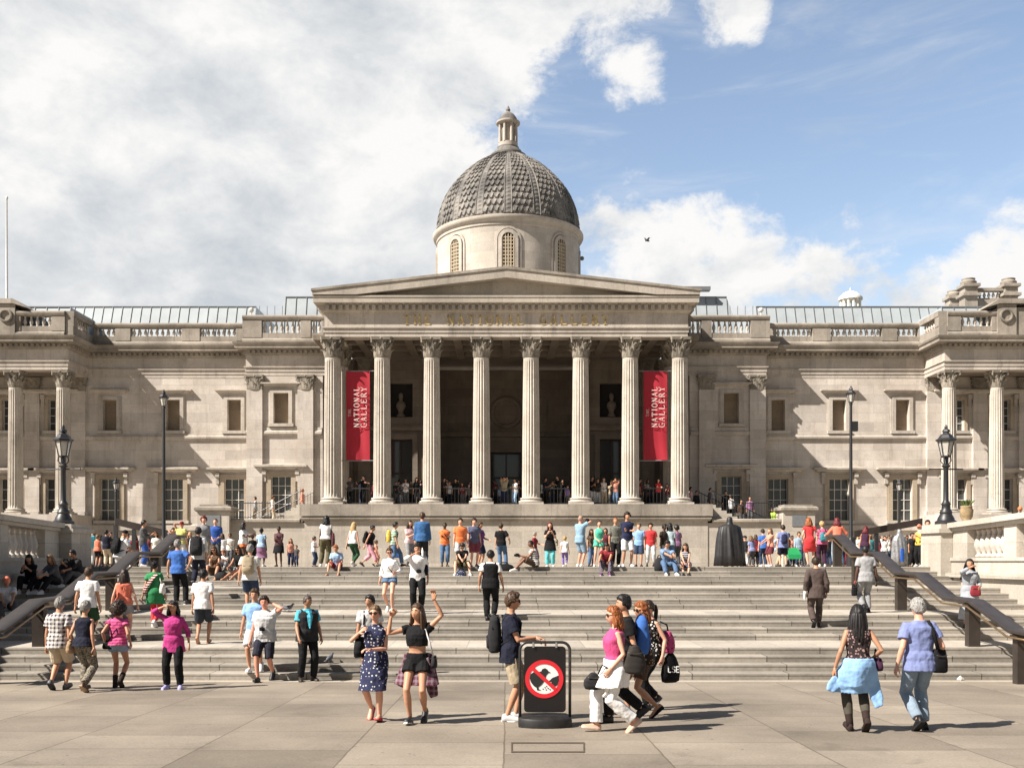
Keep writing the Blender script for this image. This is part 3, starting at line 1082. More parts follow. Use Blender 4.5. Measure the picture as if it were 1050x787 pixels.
def baluster(parent, x, y, z, mat, h=.6, sc=1.25):
    global BAL_ME
    if BAL_ME is None:
        tmp = MB().lathe(BAL_PROF, seg=10)
        BAL_ME = bpy.data.meshes.new('baluster')
        BAL_ME.from_pydata(tmp.v, [], tmp.f)
        BAL_ME.polygons.foreach_set('use_smooth', [True] * len(BAL_ME.polygons))
        BAL_ME.materials.append(M_WALL)
    o = bpy.data.objects.new('baluster', BAL_ME)
    COL.objects.link(o)
    o.parent = parent
    o.location = Vector((x, y, z)) - org(parent)
    o.scale = (sc, sc, h / .6)
    return o


def roof_balustrade(x0, x1, y, z0, z1, runs, depth=.42, step=.36, ret=None):
    """runs = list of (xa, xb) open runs; everything else is solid dado"""
    zr, zb, zt = z0 + .02, z0 + .62, z1 - .32
    m = MB()
    m.box(x0, x1, y, y + depth, z0, zb)
    m.sweep([(-.02, zt), (.08, zt + .04), (.12, zt + .16), (.12, zt + .24), (.02, z1), (-.5, z1), (-.5, zt)], [(x0, y), (x1, y)])
    m.sweep([(-.02, z0), (.14, z0), (.14, z0 + .16), (.04, z0 + .26), (-.02, z0 + .26)], [(x0, y), (x1, y)])
    edges = [x0] + [v for r in runs for v in r] + [x1]
    for i in range(0, len(edges), 2):
        if edges[i + 1] - edges[i] > .05:
            m.box(edges[i], edges[i + 1], y - .035, y + depth + .03, zb - .3, zt - .001)
    ob = m.build('balustrade', M_TOP, GAL)
    for a, b in runs:
        n = max(1, int(round((b - a) / step)))
        for k in range(n):
            baluster(ob, a + (b - a) * (k + .5) / n, y + depth / 2, zb, M_WALL, h=zt - zb)
    return ob


for s in (-1, 1):
    def R(rs): return sorted([(min(a * s, b * s), max(a * s, b * s)) for a, b in rs])
    # main wall: open runs between solid blocks (left to right mirrored)
    x0, x1 = sorted((s * (XB + .0), s * (XW - .42)))
    roof_balustrade(x0, x1, YM - .15, 16.22, 17.72, R([(17.9, 20.3), (21.5, 24.9), (25.9, 27.3)]))
    x0, x1 = sorted((s * 11.9, s * 17.2))
    roof_balustrade(x0, x1, YB - .2, 16.22, 18.0, R([(12.05, 12.75), (13.4, 15.95)]))
    # wing front and its return
    x0, x1 = sorted((s * (XW + .1), s * 31.1))
    roof_balustrade(x0, x1, YW - .15, 16.22, 17.8, R([(28.75, 30.7)]))
    xa, xb = sorted((s * (XW - .4), s * (XW + .099)))
    m = MB().box(xa, xb, YW - .1, YM - .16, 16.22, 16.85)
    m.box(xa - .06, xb + .06, YW - .1, YM - .16, 17.48, 17.8)
    m.box(xa - .03, xb + .03, YW - .1, YW + .5, 16.851, 17.479)
    ob = m.build('balustrade', M_TOP, GAL)
    for k in range(6):
        baluster(ob, (xa + xb) / 2, YW + .75 + k * .38, 16.85, M_WALL, h=.63)
    # attic block over the wing colonnade with a carved wreath
    x0, x1 = sorted((s * 31.1, s * 42))
    m = MB().box(x0, x1, YW - .2, YM + 2, 16.22, 18.0)
    x2, x3 = sorted((s * 31.0, s * 32.2))
    m.box(x2, x3, YW - .3, YW - .201, 16.24, 18.2)
    m.prism([(s * 30.2, 17.95), (s * 31.1, 18.52), (s * 42, 18.52), (s * 42, 18.22), (s * 31.1, 18.22)], YW - .42, YM + 2.1)
    ob = m.build('attic', M_TOP, GAL)
    wr = MB().tube([(s * 31.55 + .36 * math.cos(a), YW - .34, 17.45 + .36 * math.sin(a)) for a in [2 * math.pi * k / 20 for k in range(21)]], .09, seg=7)
    wr.build('wreath', M_CAPITAL, ob)

# zinc roofs ----------------------------------------------------
def zinc(xa, xb, y0, z0, y1, z1, inset0=0.0, inset1=0.0, step=.64):
    m = MB()
    a0, b0 = xa, xb
    a1, b1 = xa + inset0, xb - inset1
    m.add([(a0, y0, z0), (b0, y0, z0), (b1, y1, z1), (a1, y1, z1), (a0, y0 + 9, z0), (b0, y0 + 9, z0), (b1, y1 + 6, z1), (a1, y1 + 6, z1)],
          [(0, 1, 2, 3), (3, 2, 6, 7), (1, 5, 6, 2), (4, 0, 3, 7)])
    r = m.build('roof', M_ZINC, GAL)
    sm = MB()
    n = int((b1 - a1) / step)
    for k in range(n + 1):
        x = a1 + (b1 - a1) * k / n
        sm.rings([[(x - .018, y0 - .01, z0), (x + .018, y0 - .01, z0), (x + .018, y0 - .04, z0 + .02), (x - .018, y0 - .04, z0 + .02)],
                  [(x - .018, y1 - .01, z1), (x + .018, y1 - .01, z1), (x + .018, y1 - .04, z1 + .02), (x - .018, y1 - .04, z1 + .02)]])
    sm.box(a1, b1, y1 - .06, y1 + .1, z1, z1 + .05)
    sm.build('roof_seam', M_SEAM, r)
    return r


for s in (-1, 1):
    xa, xb = sorted((s * (XB + .3), s * (XW + 6)))
    r = zinc(xa, xb, YM + 1.8, 16.6, YM + 2.9, 19.5)
    xa, xb = sorted((s * 11.5, s * 16.0))
    zinc(xa, xb, YB + 2.4, 17.0, YB + 3.2, 20.0, inset0=0.9 if s < 0 else 0, inset1=0.9 if s > 0 else 0, step=.66)
    xa, xb = sorted((s * (XW + .6), s * (XW + 6)))
    zinc(xa, xb, YW + 1.2, 16.4, YW + 1.9, 18.5, step=.7)
    for px in ((262, 283) if s < 0 else (755, 783)):
        x = X(px, 69.2)
    # thin guard rails and little lamps on the roof
    for k in range(4):
        x = s * (16.2 - .5 * k)
        MB().tube([(x, YB + .25, 18.0), (x, YB + .25, 18.7)], .025, 5).build('roof_rail', M_SEAM, GAL)
    rl = MB().ball((s * 16.75, YB + .3, 18.45), .17, 10, 6)
    rl.tube([(s * 16.75, YB + .3, 17.98), (s * 16.75, YB + .3, 18.4)], .05, 6)
    rl.build('roof_light', M_SASH, GAL)
sk = MB().prism([(X(178, 76), 19.9), (X(209, 76), 19.9), (X(206, 76), 20.55), (X(181, 76), 20.55)], 75, 78)
sk.build('roof_vent', M_SEAM, GAL)
MB().box(X(820, 74), X(950, 74), 73.5, 74.2, 19.73, 20.05).build('roof_ledge', M_TOP, GAL)

# little white cupola on the right roof
cx, cy = X(872, 80), 80
cu = MB().lathe([(.95, 18.5), (.95, 21.6), (1.0, 21.62), (1.0, 21.75), (.8, 21.76), (.8, 21.8)], c=(cx, cy, 0), seg=16)
for k in range(12):
    a = 2 * math.pi * k / 12
    cu.tube([(cx + .72 * math.cos(a), cy + .72 * math.sin(a), 21.75), (cx + .72 * math.cos(a), cy + .72 * math.sin(a), 22.65)], .10, 6)
cu.lathe([(.92, 22.65), (.92, 22.8), (.80, 22.95), (.55, 23.2), (.2, 23.35), (.06, 23.4), (.03, 23.62), (.01, 23.66)], c=(cx, cy, 0), seg=16)
cu.v = [(p[0], p[1], p[2] - .45) for p in cu.v]
cu.build('cupola', plain('white_cupola_paint', (.7, .68, .62), rough=.6), GAL, auto=40)

# urn-topped pedestals behind the right wing
ur = []
for px, Yq, zt in ((978, 74, 21.25), (993, 72, 21.6), (1034, 72, 21.6)):
    x = X(px, Yq)
    m = MB().box(x - .45, x + .45, Yq - .45, Yq + .45, 17.0, zt - .5)
    m.box(x - .62, x + .62, Yq - .62, Yq + .62, zt - 1.15, zt - .95)
    m.box(x - .6, x + .6, Yq - .6, Yq + .6, zt - .5, zt - .3)
    m.lathe([(.5, zt - .3), (.55, zt - .1), (.42, zt), (.46, zt + .12), (.3, zt + .16)], c=(x, Yq, 0), seg=14)
    m.build('roof_pedestal', M_TOP, GAL, auto=40)
m = MB().box(X(995, 72), X(1032, 72), 71.8, 72.2, 17, 20.35)
m.box(X(995, 72), X(1032, 72), 71.75, 72.25, 20.85, 21.05)
ob = m.build('balustrade', M_TOP, GAL)
for k in range(7):
    baluster(ob, X(1000 + 4.6 * k, 72), 72, 20.35, M_WALL, h=.5)

# drum, dome and lantern ---------------------------------------
DX, DY = X(521, 80), 80.0
dm = MB().lathe([(r_ * .965, z_) for r_, z_ in [(5.72, 17), (5.72, 20.8), (5.72, 26.35), (5.80, 26.4), (5.80, 26.6), (6.0, 26.75), (6.08, 26.9), (6.08, 27.05), (5.8, 27.12), (5.7, 27.2), (5.5, 27.22), (3, 27.22)]], c=(DX, DY, 0), seg=96)
DRUM = dm.build('drum', stone_mat('drum_stone', (0.42, 0.38, 0.33), (0.53, 0.49, 0.44), joints=(2.2, .7), stain=.3, mortar=.85), GAL, auto=30)
ARCH_Z0, ARCH_Z1 = 20.9, 25.9
for k in range(8):
    a = -math.pi / 2 + k * math.pi / 4
    T = Matrix.Translation((DX, DY, 0)) @ Matrix.Rotation(a + math.pi / 2, 4, 'Z')

    def AP(u, out, z):            # on the drum face: u along the tangent
        ang = u / 5.52
        rr = 5.52 + out
        return T @ Vector((rr * math.sin(ang), -rr * math.cos(ang), z))
    def arch(hwid, zs, extra=0):
        pts = [(-hwid, ARCH_Z0 - .0 - extra)] + [(-hwid * math.cos(t), zs + hwid * math.sin(t)) for t in [math.pi * j / 12 for j in range(13)]] + [(hwid, ARCH_Z0 - extra)]
        return pts
    outer, inner = arch(.72, 25.3), arch(.46, 25.3)
    fr = MB()
    n = len(outer)
    fr.rings([[AP(u, .06, z) for u, z in outer], [AP(u, .13, z) for u, z in outer], [AP(u, .13, z) for u, z in inner], [AP(u, .02, z) for u, z in inner]], cap=False, closed=False)
    ou2, in2 = arch(.95, 25.3), arch(.80, 25.3)
    fr.rings([[AP(u, .0, z) for u, z in ou2], [AP(u, .07, z) for u, z in ou2], [AP(u, .07, z) for u, z in in2], [AP(u, .0, z) for u, z in in2]], cap=False, closed=False)
    wo = fr.build('drum_window', M_TRIM, DRUM)
    pn = MB()
    pn.add([AP(u, .012, z) for u, z in inner], [tuple(range(n))])
    po = pn.build('window_grille', M_DARK, wo)
    gr = MB()
    for j in range(5):
        u = -.4 + .2 * j
        zt = 25.3 + math.sqrt(max(0, .46 ** 2 - u * u)) - .02
        gr.tube([AP(u, .045, ARCH_Z0), AP(u, .045, zt)], .045, 5)
    for j in range(18):
        z = ARCH_Z0 + .12 + j * .26
        hwz = .44 if z < 25.3 else math.sqrt(max(.0001, .46 ** 2 - (z - 25.3) ** 2)) if z < 25.74 else .05
        gr.tube([AP(-hwz, .05, z), AP(hwz, .05, z)], .05, 5)
    gr.v = [tuple(p) for p in gr.v]
    g2 = gr.build('grille_bar', plain('grille_stone', (.42, .35, .25), rough=.8), None)
    g2.parent = wo
    g2.data.transform(Matrix.Translation(-org(wo)))

PR = [(27.2, 5.55), (28.0, 5.47), (28.6, 5.38), (29.3, 5.20), (30.2, 4.85), (31.0, 4.38), (31.9, 3.65), (32.6, 2.95), (33.1, 2.3), (33.55, 1.55), (33.7, 1.2)]
pz = np.array([p[0] for p in PR])
prr = np.array([p[1] for p in PR])
NT, NP = 640, 150
# arc-length along the profile
zf = np.linspace(27.2, 33.7, 400)
rf = np.interp(zf, pz, prr)
s_ = np.concatenate([[0], np.cumsum(np.hypot(np.diff(zf), np.diff(rf)))])
# smooth the polyline profile
rf = np.convolve(np.pad(rf, 15, mode='edge'), np.ones(31) / 31, mode='valid')
sg = np.linspace(0, s_[-1], NP)
zg = 27.2 + (np.interp(sg, s_, zf) - 27.2) * .935
rg = np.interp(sg, s_, rf)
th = np.linspace(0, 2 * math.pi, NT, endpoint=False)
TH, SG = np.meshgrid(th, sg)
RG = np.repeat(rg[:, None], NT, 1)
NRIB = 16
ph = ((TH + math.pi / NRIB) % (2 * math.pi / NRIB)) / (2 * math.pi / NRIB) - 0.5      # 0 at the middle of a panel is +-.5
ribd = 0.5 - np.abs(ph)            # 0 at panel edge
rib = np.abs(ph)
hgt = np.zeros_like(TH)
ribmask = rib < 0.14
hgt += np.where(ribmask, 0.03, 0)
hgt += np.where((rib > 0.115) & (rib < 0.165), 0.05, 0)
rosette = 0.05 * np.maximum(0, np.sin(SG / .34 * 2 * math.pi)) * np.maximum(0, 1 - rib / .10)
hgt += np.where(ribmask, rosette, 0)
# fish-scale tiles: three columns per panel
pu = (ph + 0.5) % 1.0
pu = np.where(ph < 0, ph + 0.5, ph - 0.5)          # -.33 .. .33 inside the panel
pan = ~(rib < 0.165)
ROW = .56
rows = np.floor(SG / ROW)
fv = SG / ROW - rows
colw = .335 / 1.75
def scale(off):
    q = (SG / ROW + off)
    i = np.floor(q)
    f = q - i
    sh = np.where((i % 2) == 0, 0, .5)
    c = (pu / colw + sh + 10)
    fc = c - np.floor(c) - .5
    edge = .18 + .62 * (4 * fc * fc)                  # rounded lower lip
    return np.where(f > edge, 0.11 * (1 - (f - edge) / 1.05), 0.0)
hgt += np.where(pan, np.maximum(scale(0), 0), 0)
RR = RG + hgt
VX = DX + RR * np.cos(TH)
VY = DY + RR * np.sin(TH)
VZ = np.repeat(zg[:, None], NT, 1) + hgt * .3
verts = np.stack([VX, VY, VZ], -1).reshape(-1, 3)
faces = []
for i in range(NP - 1):
    for j in range(NT):
        k = (j + 1) % NT
        faces.append((i * NT + j, i * NT + k, (i + 1) * NT + k, (i + 1) * NT + j))
db = MB()
db.v, db.f = [tuple(p) for p in verts.tolist()], faces
DOME = db.build('dome', M_DOME, GAL)
def LZ(pr): return [(r * .95, 33.05 + (z - 33.55) * .93) for r, z in pr]
lan = MB().lathe(LZ([(.80, 34.65), (.80, 35.0), (.55, 35.02), (.55, 36.55), (.82, 36.56), (.98, 36.65), (.98, 36.78), (.80, 36.86)]), c=(DX, DY, 0), seg=24)
for k in range(8):
    a = 2 * math.pi * (k + .5) / 8
    (_, za_), (_, zb_) = LZ([(0, 35.0), (0, 36.55)])
    lan.tube([(DX + .68 * math.cos(a), DY + .68 * math.sin(a), za_), (DX + .68 * math.cos(a), DY + .68 * math.sin(a), zb_)], [.12, .10], 8)
LANT = lan.build('lantern', M_TRIM, DOME, auto=40)
MB().lathe(LZ([(1.32, 33.4), (1.5, 33.7), (1.5, 33.95), (1.2, 34.05), (1.1, 34.35), (.9, 34.5), (.9, 34.648)]), c=(DX, DY, 0), seg=32).build('lantern_base', M_DOME, DOME, auto=40)
MB().lathe(LZ([(.80, 36.862), (.72, 37.1), (.52, 37.4), (.28, 37.6), (.14, 37.68), (.2, 37.85), (.13, 37.98), (.03, 38.2)]), c=(DX, DY, 0), seg=24).build('lantern_cap', M_DOME, DOME, auto=40)

# small floodlight on the right of the drum
MB().ball((DX + 5.75, DY - .4, 25.35), .17, 8, 6).tube([(DX + 5.4, DY - .4, 25.2), (DX + 5.75, DY - .4, 25.3)], .05, 5).build('floodlight', M_SEAM, GAL)

# terrace wall in front of the portico, with end pedestals -------
for s in (-1, 1):
    xa, xb = sorted((s * 12.105, s * 16.5))
    m = MB().box(xa, xb, 61.5, 62.1, 1.2, 4.30)
    tw = m.build('terrace_wall', M_WALL2, None)
    x0, x1 = sorted((s * 12.38, s * 16.5))
    MB().sweep([(-.5, 4.302), (.05, 4.302), (.18, 4.38), (.18, 4.5), (.02, 4.56), (-.5, 4.56)], [(x0, 61.5), (x1, 61.5)]).build('coping', M_TOP, tw)
    x0, x1 = sorted((s * 16.502, s * 18.4))
    p = MB().box(x0, x1, 61.0, 62.6, 1.2, 4.95)
    p.build('pedestal', M_WALL2, tw)
    c = MB().sweep([(-.7, 4.952), (.05, 4.952), (.16, 5.06), (.16, 5.2), (.06, 5.28), (-.7, 5.36)], [(x0, 62.6), (x0, 61.0), (x1, 61.0), (x1, 62.6)])
    c.box(x0 + .1, x1 - .1, 61.1, 62.5, 5.28, 5.40)
    c.build('pedestal_cap', M_TOP, tw)
    px = (x0 + x1) / 2
    MB().box(px - .42, px + .42, 60.96, 60.998, 4.1, 4.75).build('plaque', M_SEAM, tw)
    tag(tw, f'pale stone terrace wall with panelled end pedestal, beside the {"left" if s < 0 else "right"} portico stair', 'wall')
    # side stair up to the portico
    ss = MB()
    n = 12
    for k in range(n):
        xk = s * (16.3 - (16.3 - 12.4) * k / n)
        xe = s * 12.37
        a, b = sorted((xk, xe))
        ss.box(a, b, 62.105, 66.6, 1.2 if k == 0 else 3.3 + (Z_FL - 3.3) * k / n, 3.3 + (Z_FL - 3.3) * (k + 1) / n - .001)
    so = ss.build('side_stair', M_WALL2, GAL)
# ------------------------------------------------------------------ balustrade walls beside the steps
for s in (-1, 1):
    def cap(Y): return 3.46 + .035 * (33.0 - Y)
    def led(Y): return 1.93 + .010 * (33.0 - Y)
    Y0, Y1 = 6.0, 32.2
    xi = s * SIDE
    xo = s * (SIDE + .62)
    def seg(y0, y1, xa, xb, f0, f1):
        """block between two sloped height functions"""
        return [[(xa, y, f0(y)), (xb, y, f0(y)), (xb, y, f1(y)), (xa, y, f1(y))] for y in (y0, y1)]
    base = MB()
    base.rings(seg(Y0, Y1, xi, s * (SIDE + 1.2), lambda y: -.5, lambda y: led(y) - .14))
    wl_ = base.build('balustrade_wall', M_WALL2, None)
    tag(wl_, f'long stone balustrade wall with open baluster panels flanking the {"shaded left" if s < 0 else "sunlit right"} side of the steps', 'wall')
    m = MB().rings(seg(Y0, Y1, s * (SIDE - .14), s * (SIDE + 1.25), lambda y: led(y) - .138, lambda y: led(y)))
    m.build('ledge', M_WALL2, wl_)
    m = MB().rings(seg(Y0, Y1, s * (SIDE + .05), s * (SIDE + .75), lambda y: led(y) + .002, lambda y: led(y) + .36))
    m.rings(seg(Y0, Y1, s * (SIDE - .0), s * (SIDE + .8), lambda y: led(y) + .362, lambda y: led(y) + .46))
    m.build('dado', M_WALL2, wl_)
    m = MB().rings(seg(Y0, Y1, s * (SIDE + .02), s * (SIDE + .76), lambda y: cap(y) - .26, lambda y: cap(y) - .16))
    m.rings(seg(Y0, Y1, s * (SIDE - .08), s * (SIDE + .84), lambda y: cap(y) - .158, lambda y: cap(y)))
    m.build('coping', M_WALL2, wl_)
    panels = [(31.2, 28.9), (28.2, 25.9), (25.2, 22.9), (22.2, 19.9)]
    solid = [(32.19, 31.2), (28.9, 28.2), (25.9, 25.2), (22.9, 22.2), (19.9, 6.1)]
    m = MB()
    for b, a in solid:
        m.rings(seg(a, b, s * (SIDE + .1), s * (SIDE + .68), lambda y: led(y) + .461, lambda y: cap(y) - .261))
    m.build('pier', M_WALL2, wl_)
    for b, a in panels:
        n = 7
        for k in range(n):
            y = a + (b - a) * (k + .5) / n
            z = led(y) + .46
            h = cap(y) - .26 - z
            baluster(wl_, s * (SIDE + .4), y, z, M_WALL2, h=h, sc=1.75)
    # end pier at the top of the steps
    xa, xb = sorted((s * (SIDE - .28), s * (SIDE + 1.3)))
    p = MB().box(xa, xb, 32.21, 33.75, .5, 3.18)
    p.box(xa - .05, xb + .05, 32.16, 33.8, .5, 1.55)
    p.build('end_pier', M_WALL2, wl_)
    c = MB().box(xa - .08, xb + .08, 32.13, 33.83, 3.182, 3.32)
    c.box(xa + .02, xb - .02, 32.23, 33.73, 3.321, 3.46)
    c.build('pier_cap', M_WALL2, wl_)


# ------------------------------------------------------------------ handrails of the steps
def tread_z(Y):
    z = 0.0
    for tz, ya, yb in TREADS:
        if Y >= ya: z = tz
    return z if Y >= STEP_Y0 else ground_z(Y)


def make_rail(s):
    Ys = [19.2, 20.1, 22.1, 23.6, 25.5, 27.2, 29.1, 31.2, 33.2, 34.2]
    zs = [0.05, 0.05, .53, .53, 1.035, 1.035, 1.56, 1.56, 2.10, 2.10]
    def rx(Y): return s * (10.05 + (Y - 20.5) * .06)
    top = MB()
    hw_, rs = .19, []
    for Y, z in zip(Ys, zs):
        zz = z + .98
        x = rx(Y)
        sl = .03
        rs.append([(x - hw_, Y, zz + .03), (x - hw_ * .8, Y, zz + .06), (x + hw_ * .8, Y, zz + .06), (x + hw_, Y, zz + .03), (x + hw_, Y, zz - .02), (x + hw_ * .7, Y, zz - .05), (x - hw_ * .7, Y, zz - .05), (x - hw_, Y, zz - .02)])
    top.rings(rs)
    o = top.build('handrail', M_BRONZE, None, auto=50)
    tag(o, f'broad dark bronze handrail on square posts stepping down the {"left" if s < 0 else "right"} side of the steps', 'handrail')
    for dx in (-.2, .2):
        m = MB().tube([(rx(Y) + dx, Y, z + .88) for Y, z in zip(Ys, zs)], .022, 8)
        m.build('grip_tube', plain('polished_bronze', (.26, .17, .09), rough=.3, metal=.7), o, smooth=True)
    for Y in (19.9, 22.3, 27.1, 31.25, 33.5):
        z = terrace_z(Y) if Y > 33.4 else tread_z(Y)
        rail = np.interp(Y, Ys, zs) + .925
        x = rx(Y)
        m = MB().box(x - .125, x + .125, Y - .1, Y + .1, z - .02, rail)
        m.box(x - .16, x + .16, Y - .14, Y + .14, rail - .07, rail - .001)
        m.build('post', M_BRONZE, o)
    return o


make_rail(-1)
make_rail(1)


# ------------------------------------------------------------------ lamps
def lantern_shape(hs):
    """hexagonal street lantern sitting on z = 0; hs = scale (1 = .62 m wide, 1.15 m tall)"""
    fr, gl = MB(), MB()
    n = 6
    def ring(r, z): return [(r * math.cos(2 * math.pi * (k + .5) / n) * hs, r * math.sin(2 * math.pi * (k + .5) / n) * hs, z * hs) for k in range(n)]
    fr.rings([ring(.08, 0), ring(.17, .04), ring(.17, .08), ring(.10, .09)])
    for k in range(n):
        a = 2 * math.pi * (k + .5) / n
        fr.tube([(.16 * math.cos(a) * hs, .16 * math.sin(a) * hs, .06 * hs), (.28 * math.cos(a) * hs, .28 * math.sin(a) * hs, .62 * hs)], .018 * hs, 5)
    fr.rings([ring(.30, .60), ring(.36, .64), ring(.36, .68), ring(.28, .72), ring(.20, .84), ring(.12, .90), ring(.10, .93), ring(.14, .96), ring(.11, 1.04), ring(.05, 1.08), ring(.06, 1.13), ring(.02, 1.22)])
    gl.rings([ring(.15, .07), ring(.265, .60)])
    return fr, gl


def make_lamp(x, y, z, H, hs, style, label, group):
    root = empty('street_lamp', (x, y, z), label, 'street lamp', group)
    p = MB()
    zl = H - 1.22 * hs
    if style == 'short':
        prof = [(.34, 0), (.34, .1), (.27, .14), (.25, .22), (.18, .34), (.2, .4), (.14, .5), (.13, .62), (.155, .66), (.11, .72), (.085, .78), (.075, zl - .34), (.1, zl - .3), (.14, zl - .26), (.1, zl - .22), (.07, zl - .18), (.08, zl)]
    else:
        prof = [(.22, 0), (.22, .5), (.16, .56), (.16, 1.3), (.12, 1.4), (.095, 1.5), (.08, zl * .55), (.065, zl - .1), (.1, zl - .06), (.06, zl)]
    p.lathe(prof, c=(x, y, z), seg=16)
    if style == 'short':
        p.tube([(x - .55, y, z + zl - .36), (x + .55, y, z + zl - .36)], .022, 8)
        for k in range(4):
            a = math.pi / 4 + k * math.pi / 2
            p.tube([(x + .08 * math.cos(a), y + .08 * math.sin(a), z + zl - .2), (x + .17 * math.cos(a), y + .17 * math.sin(a), z + zl - .1), (x + .15 * math.cos(a), y + .15 * math.sin(a), z + zl + .06)], .018, 5)
    p.build('post', M_IRON, root, auto=40)
    fr, gl = lantern_shape(hs)
    for m in (fr, gl):
        m.v = [(x + q[0], y + q[1], z + zl + q[2]) for q in m.v]
    f = fr.build('lantern_frame', M_IRON, root)
    gl.build('lantern_glass', M_LGLASS, f)
    return root


G = 'street lamps around the steps'
LY = 33.0
make_lamp(X(65, LY), LY, 3.46, 3.22, .88, 'short', 'short black lamp with a ladder bar on the left pier, above the seated group', G)
make_lamp(X(970, LY), LY, 3.46, 3.22, .88, 'short', 'short black lamp with a ladder bar on the right pier, sunlit beside the sandstone urn', G)
for px, top, Yq, lab in ((168, 399, 51, 'tall slender black lamp post before the left wing, rising behind the crowd'), (872.5, 395, 51, 'tall slender black lamp post with a junction box, before the right wing')):
    z = terrace_z(Yq)
    r = make_lamp(X(px, Yq), Yq, z, Z(top, Yq) - z, .72, 'tall', lab, G)
    if px > 500:
        bx_ = X(px, Yq)
        MB().box(bx_ + .05, bx_ + .32, Yq - .12, Yq + .12, Z(442, Yq), Z(432, Yq)).build('junction_box', M_IRON, r)
for px, top, Yq, lab in ((119, 489, 56, 'small black lamp before the left wing, left of the tall lamp post'), (922, 490, 56, 'small black lamp before the right wing, right of the tall lamp post')):
    z = terrace_z(Yq)
    make_lamp(X(px, Yq), Yq, z, Z(top, Yq) - z, .58, 'tall', lab, G)

# flagpole on the far left roof
fp = MB().lathe([(.16, 16), (.16, 18.6), (.10, 18.7), (.055, 27.3), (.09, 27.35), (.09, 27.5), (.02, 27.55)], c=(X(7, 72), 72, 0), seg=10)
tag(fp.build('flagpole', plain('white_pole', (.7, .7, .68), rough=.4), None, smooth=True), 'bare white flagpole rising from the roof at the far left', 'flagpole')


# ------------------------------------------------------------------ iron railings
def railing(pts, h, label, group=None, step=.14, bar=.012, parent=None):
    root = empty('iron_railing', pts[0], label, 'railing', group)
    top, bars = MB(), MB()
    P = [Vector(p) for p in pts]
    up = Vector((0, 0, 1))
    top.tube([p + up * h for p in P], .03, 6)
    top.tube([p + up * .12 for p in P], .02, 6)
    for i in range(len(P) - 1):
        L = (P[i + 1] - P[i]).length
        n = max(1, int(L / step))
        for k in range(n + 1):
            q = P[i].lerp(P[i + 1], k / n)
            bars.tube([q, q + up * (h + .1)], bar, 4)
    top.build('rail', M_IRON, root)
    bars.build('upright', M_IRON, root)
    return root


for k in range(7):
    xa = -10.6 + 3.03 * k + .75
    xb = -10.6 + 3.03 * (k + 1) - .75
    nth = ['first', 'second', 'third', 'fourth', 'fifth', 'sixth', 'seventh'][k]
    railing([(xa, 62.55, Z_FL), (xb, 62.55, Z_FL)], 1.0, f'black iron railing in the {nth} gap between portico columns from the left', 'railings between the portico columns', step=.2)
for s in (-1, 1):
    sd = 'left' if s < 0 else 'right'
    railing([(s * 16.4, 61.75, 4.56), (s * 14.9, 61.75, 4.56), (s * 14.2, 61.75, 4.56)], .95, f'spiked black railing along the terrace wall below the {sd} bay window', 'railings of the portico stairs', step=.16)
    railing([(s * 16.3, 62.3, 3.4), (s * 12.5, 62.3, 5.35)], .95, f'sloping black stair railing climbing to the {sd} end of the portico', 'railings of the portico stairs', step=.2)
    railing([(s * 16.3, 66.4, 3.6), (s * 12.5, 66.4, 5.43)], 1.0, f'sloping black stair railing against the {sd} bay wall', 'railings of the portico stairs', step=.2)
    # dark ramp screens in front of the wings
    a, b = (X(118, 52), X(174, 52)) if s < 0 else (X(946, 52), X(876, 52))
    root = empty('ramp_screen', (a, 52, terrace_z(52)), f'dark sloping metal ramp screen on posts before the {sd} wing', 'screen', 'ramp screens before the wings')
    za, zb = Z(531, 52), Z(544, 52)
    m = MB().rings([[(a, 52, za - .34), (a, 52.2, za - .34), (a, 52.2, za), (a, 52, za)], [(b, 52, zb - .34), (b, 52.2, zb - .34), (b, 52.2, zb), (b, 52, zb)]])
    m.build('screen_panel', M_BRONZE, root)
    for k in range(4):
        t = k / 3
        x, zt = a + (b - a) * t, za + (zb - za) * t
        MB().box(x - .09, x + .09, 52.02, 52.18, terrace_z(52) - .05, zt - .341).build('post', M_IRON, root)


# ------------------------------------------------------------------ banners
def banner_mat():
    m, t, b = pbsdf('red_banner_cloth')
    L = t.links.new
    tc = N(t, 'ShaderNodeTexCoord')
    n = N(t, 'ShaderNodeTexNoise', i_Scale=1.2, i_Detail=4.0)
    L(tc.outputs['Object'], n.inputs['Vector'])
    r = N(t, 'ShaderNodeMapRange')
    r.inputs['To Min'].default_value, r.inputs['To Max'].default_value = .85, 1.15
    L(n.outputs['Fac'], r.inputs['Value'])
    mx = N(t, 'ShaderNodeMix', data_type='RGBA', blend_type='MULTIPLY')
    mx.inputs[0].default_value = 1
    mx.inputs[6].default_value = (.45, .02, .04, 1)
    L(r.outputs[0], mx.inputs[7])
    L(mx.outputs[2], b.inputs['Base Color'])
    b.inputs['Roughness'].default_value = .7
    tr_ = N(t, 'ShaderNodeBsdfTranslucent')
    tr_.inputs['Color'].default_value = (.55, .03, .05, 1)
    ms = N(t, 'ShaderNodeMixShader')
    ms.inputs[0].default_value = .25
    L(b.outputs[0], ms.inputs[1])
    L(tr_.outputs[0], ms.inputs[2])
    L(ms.outputs[0], t.nodes['Material Output'].inputs[0])
    return m


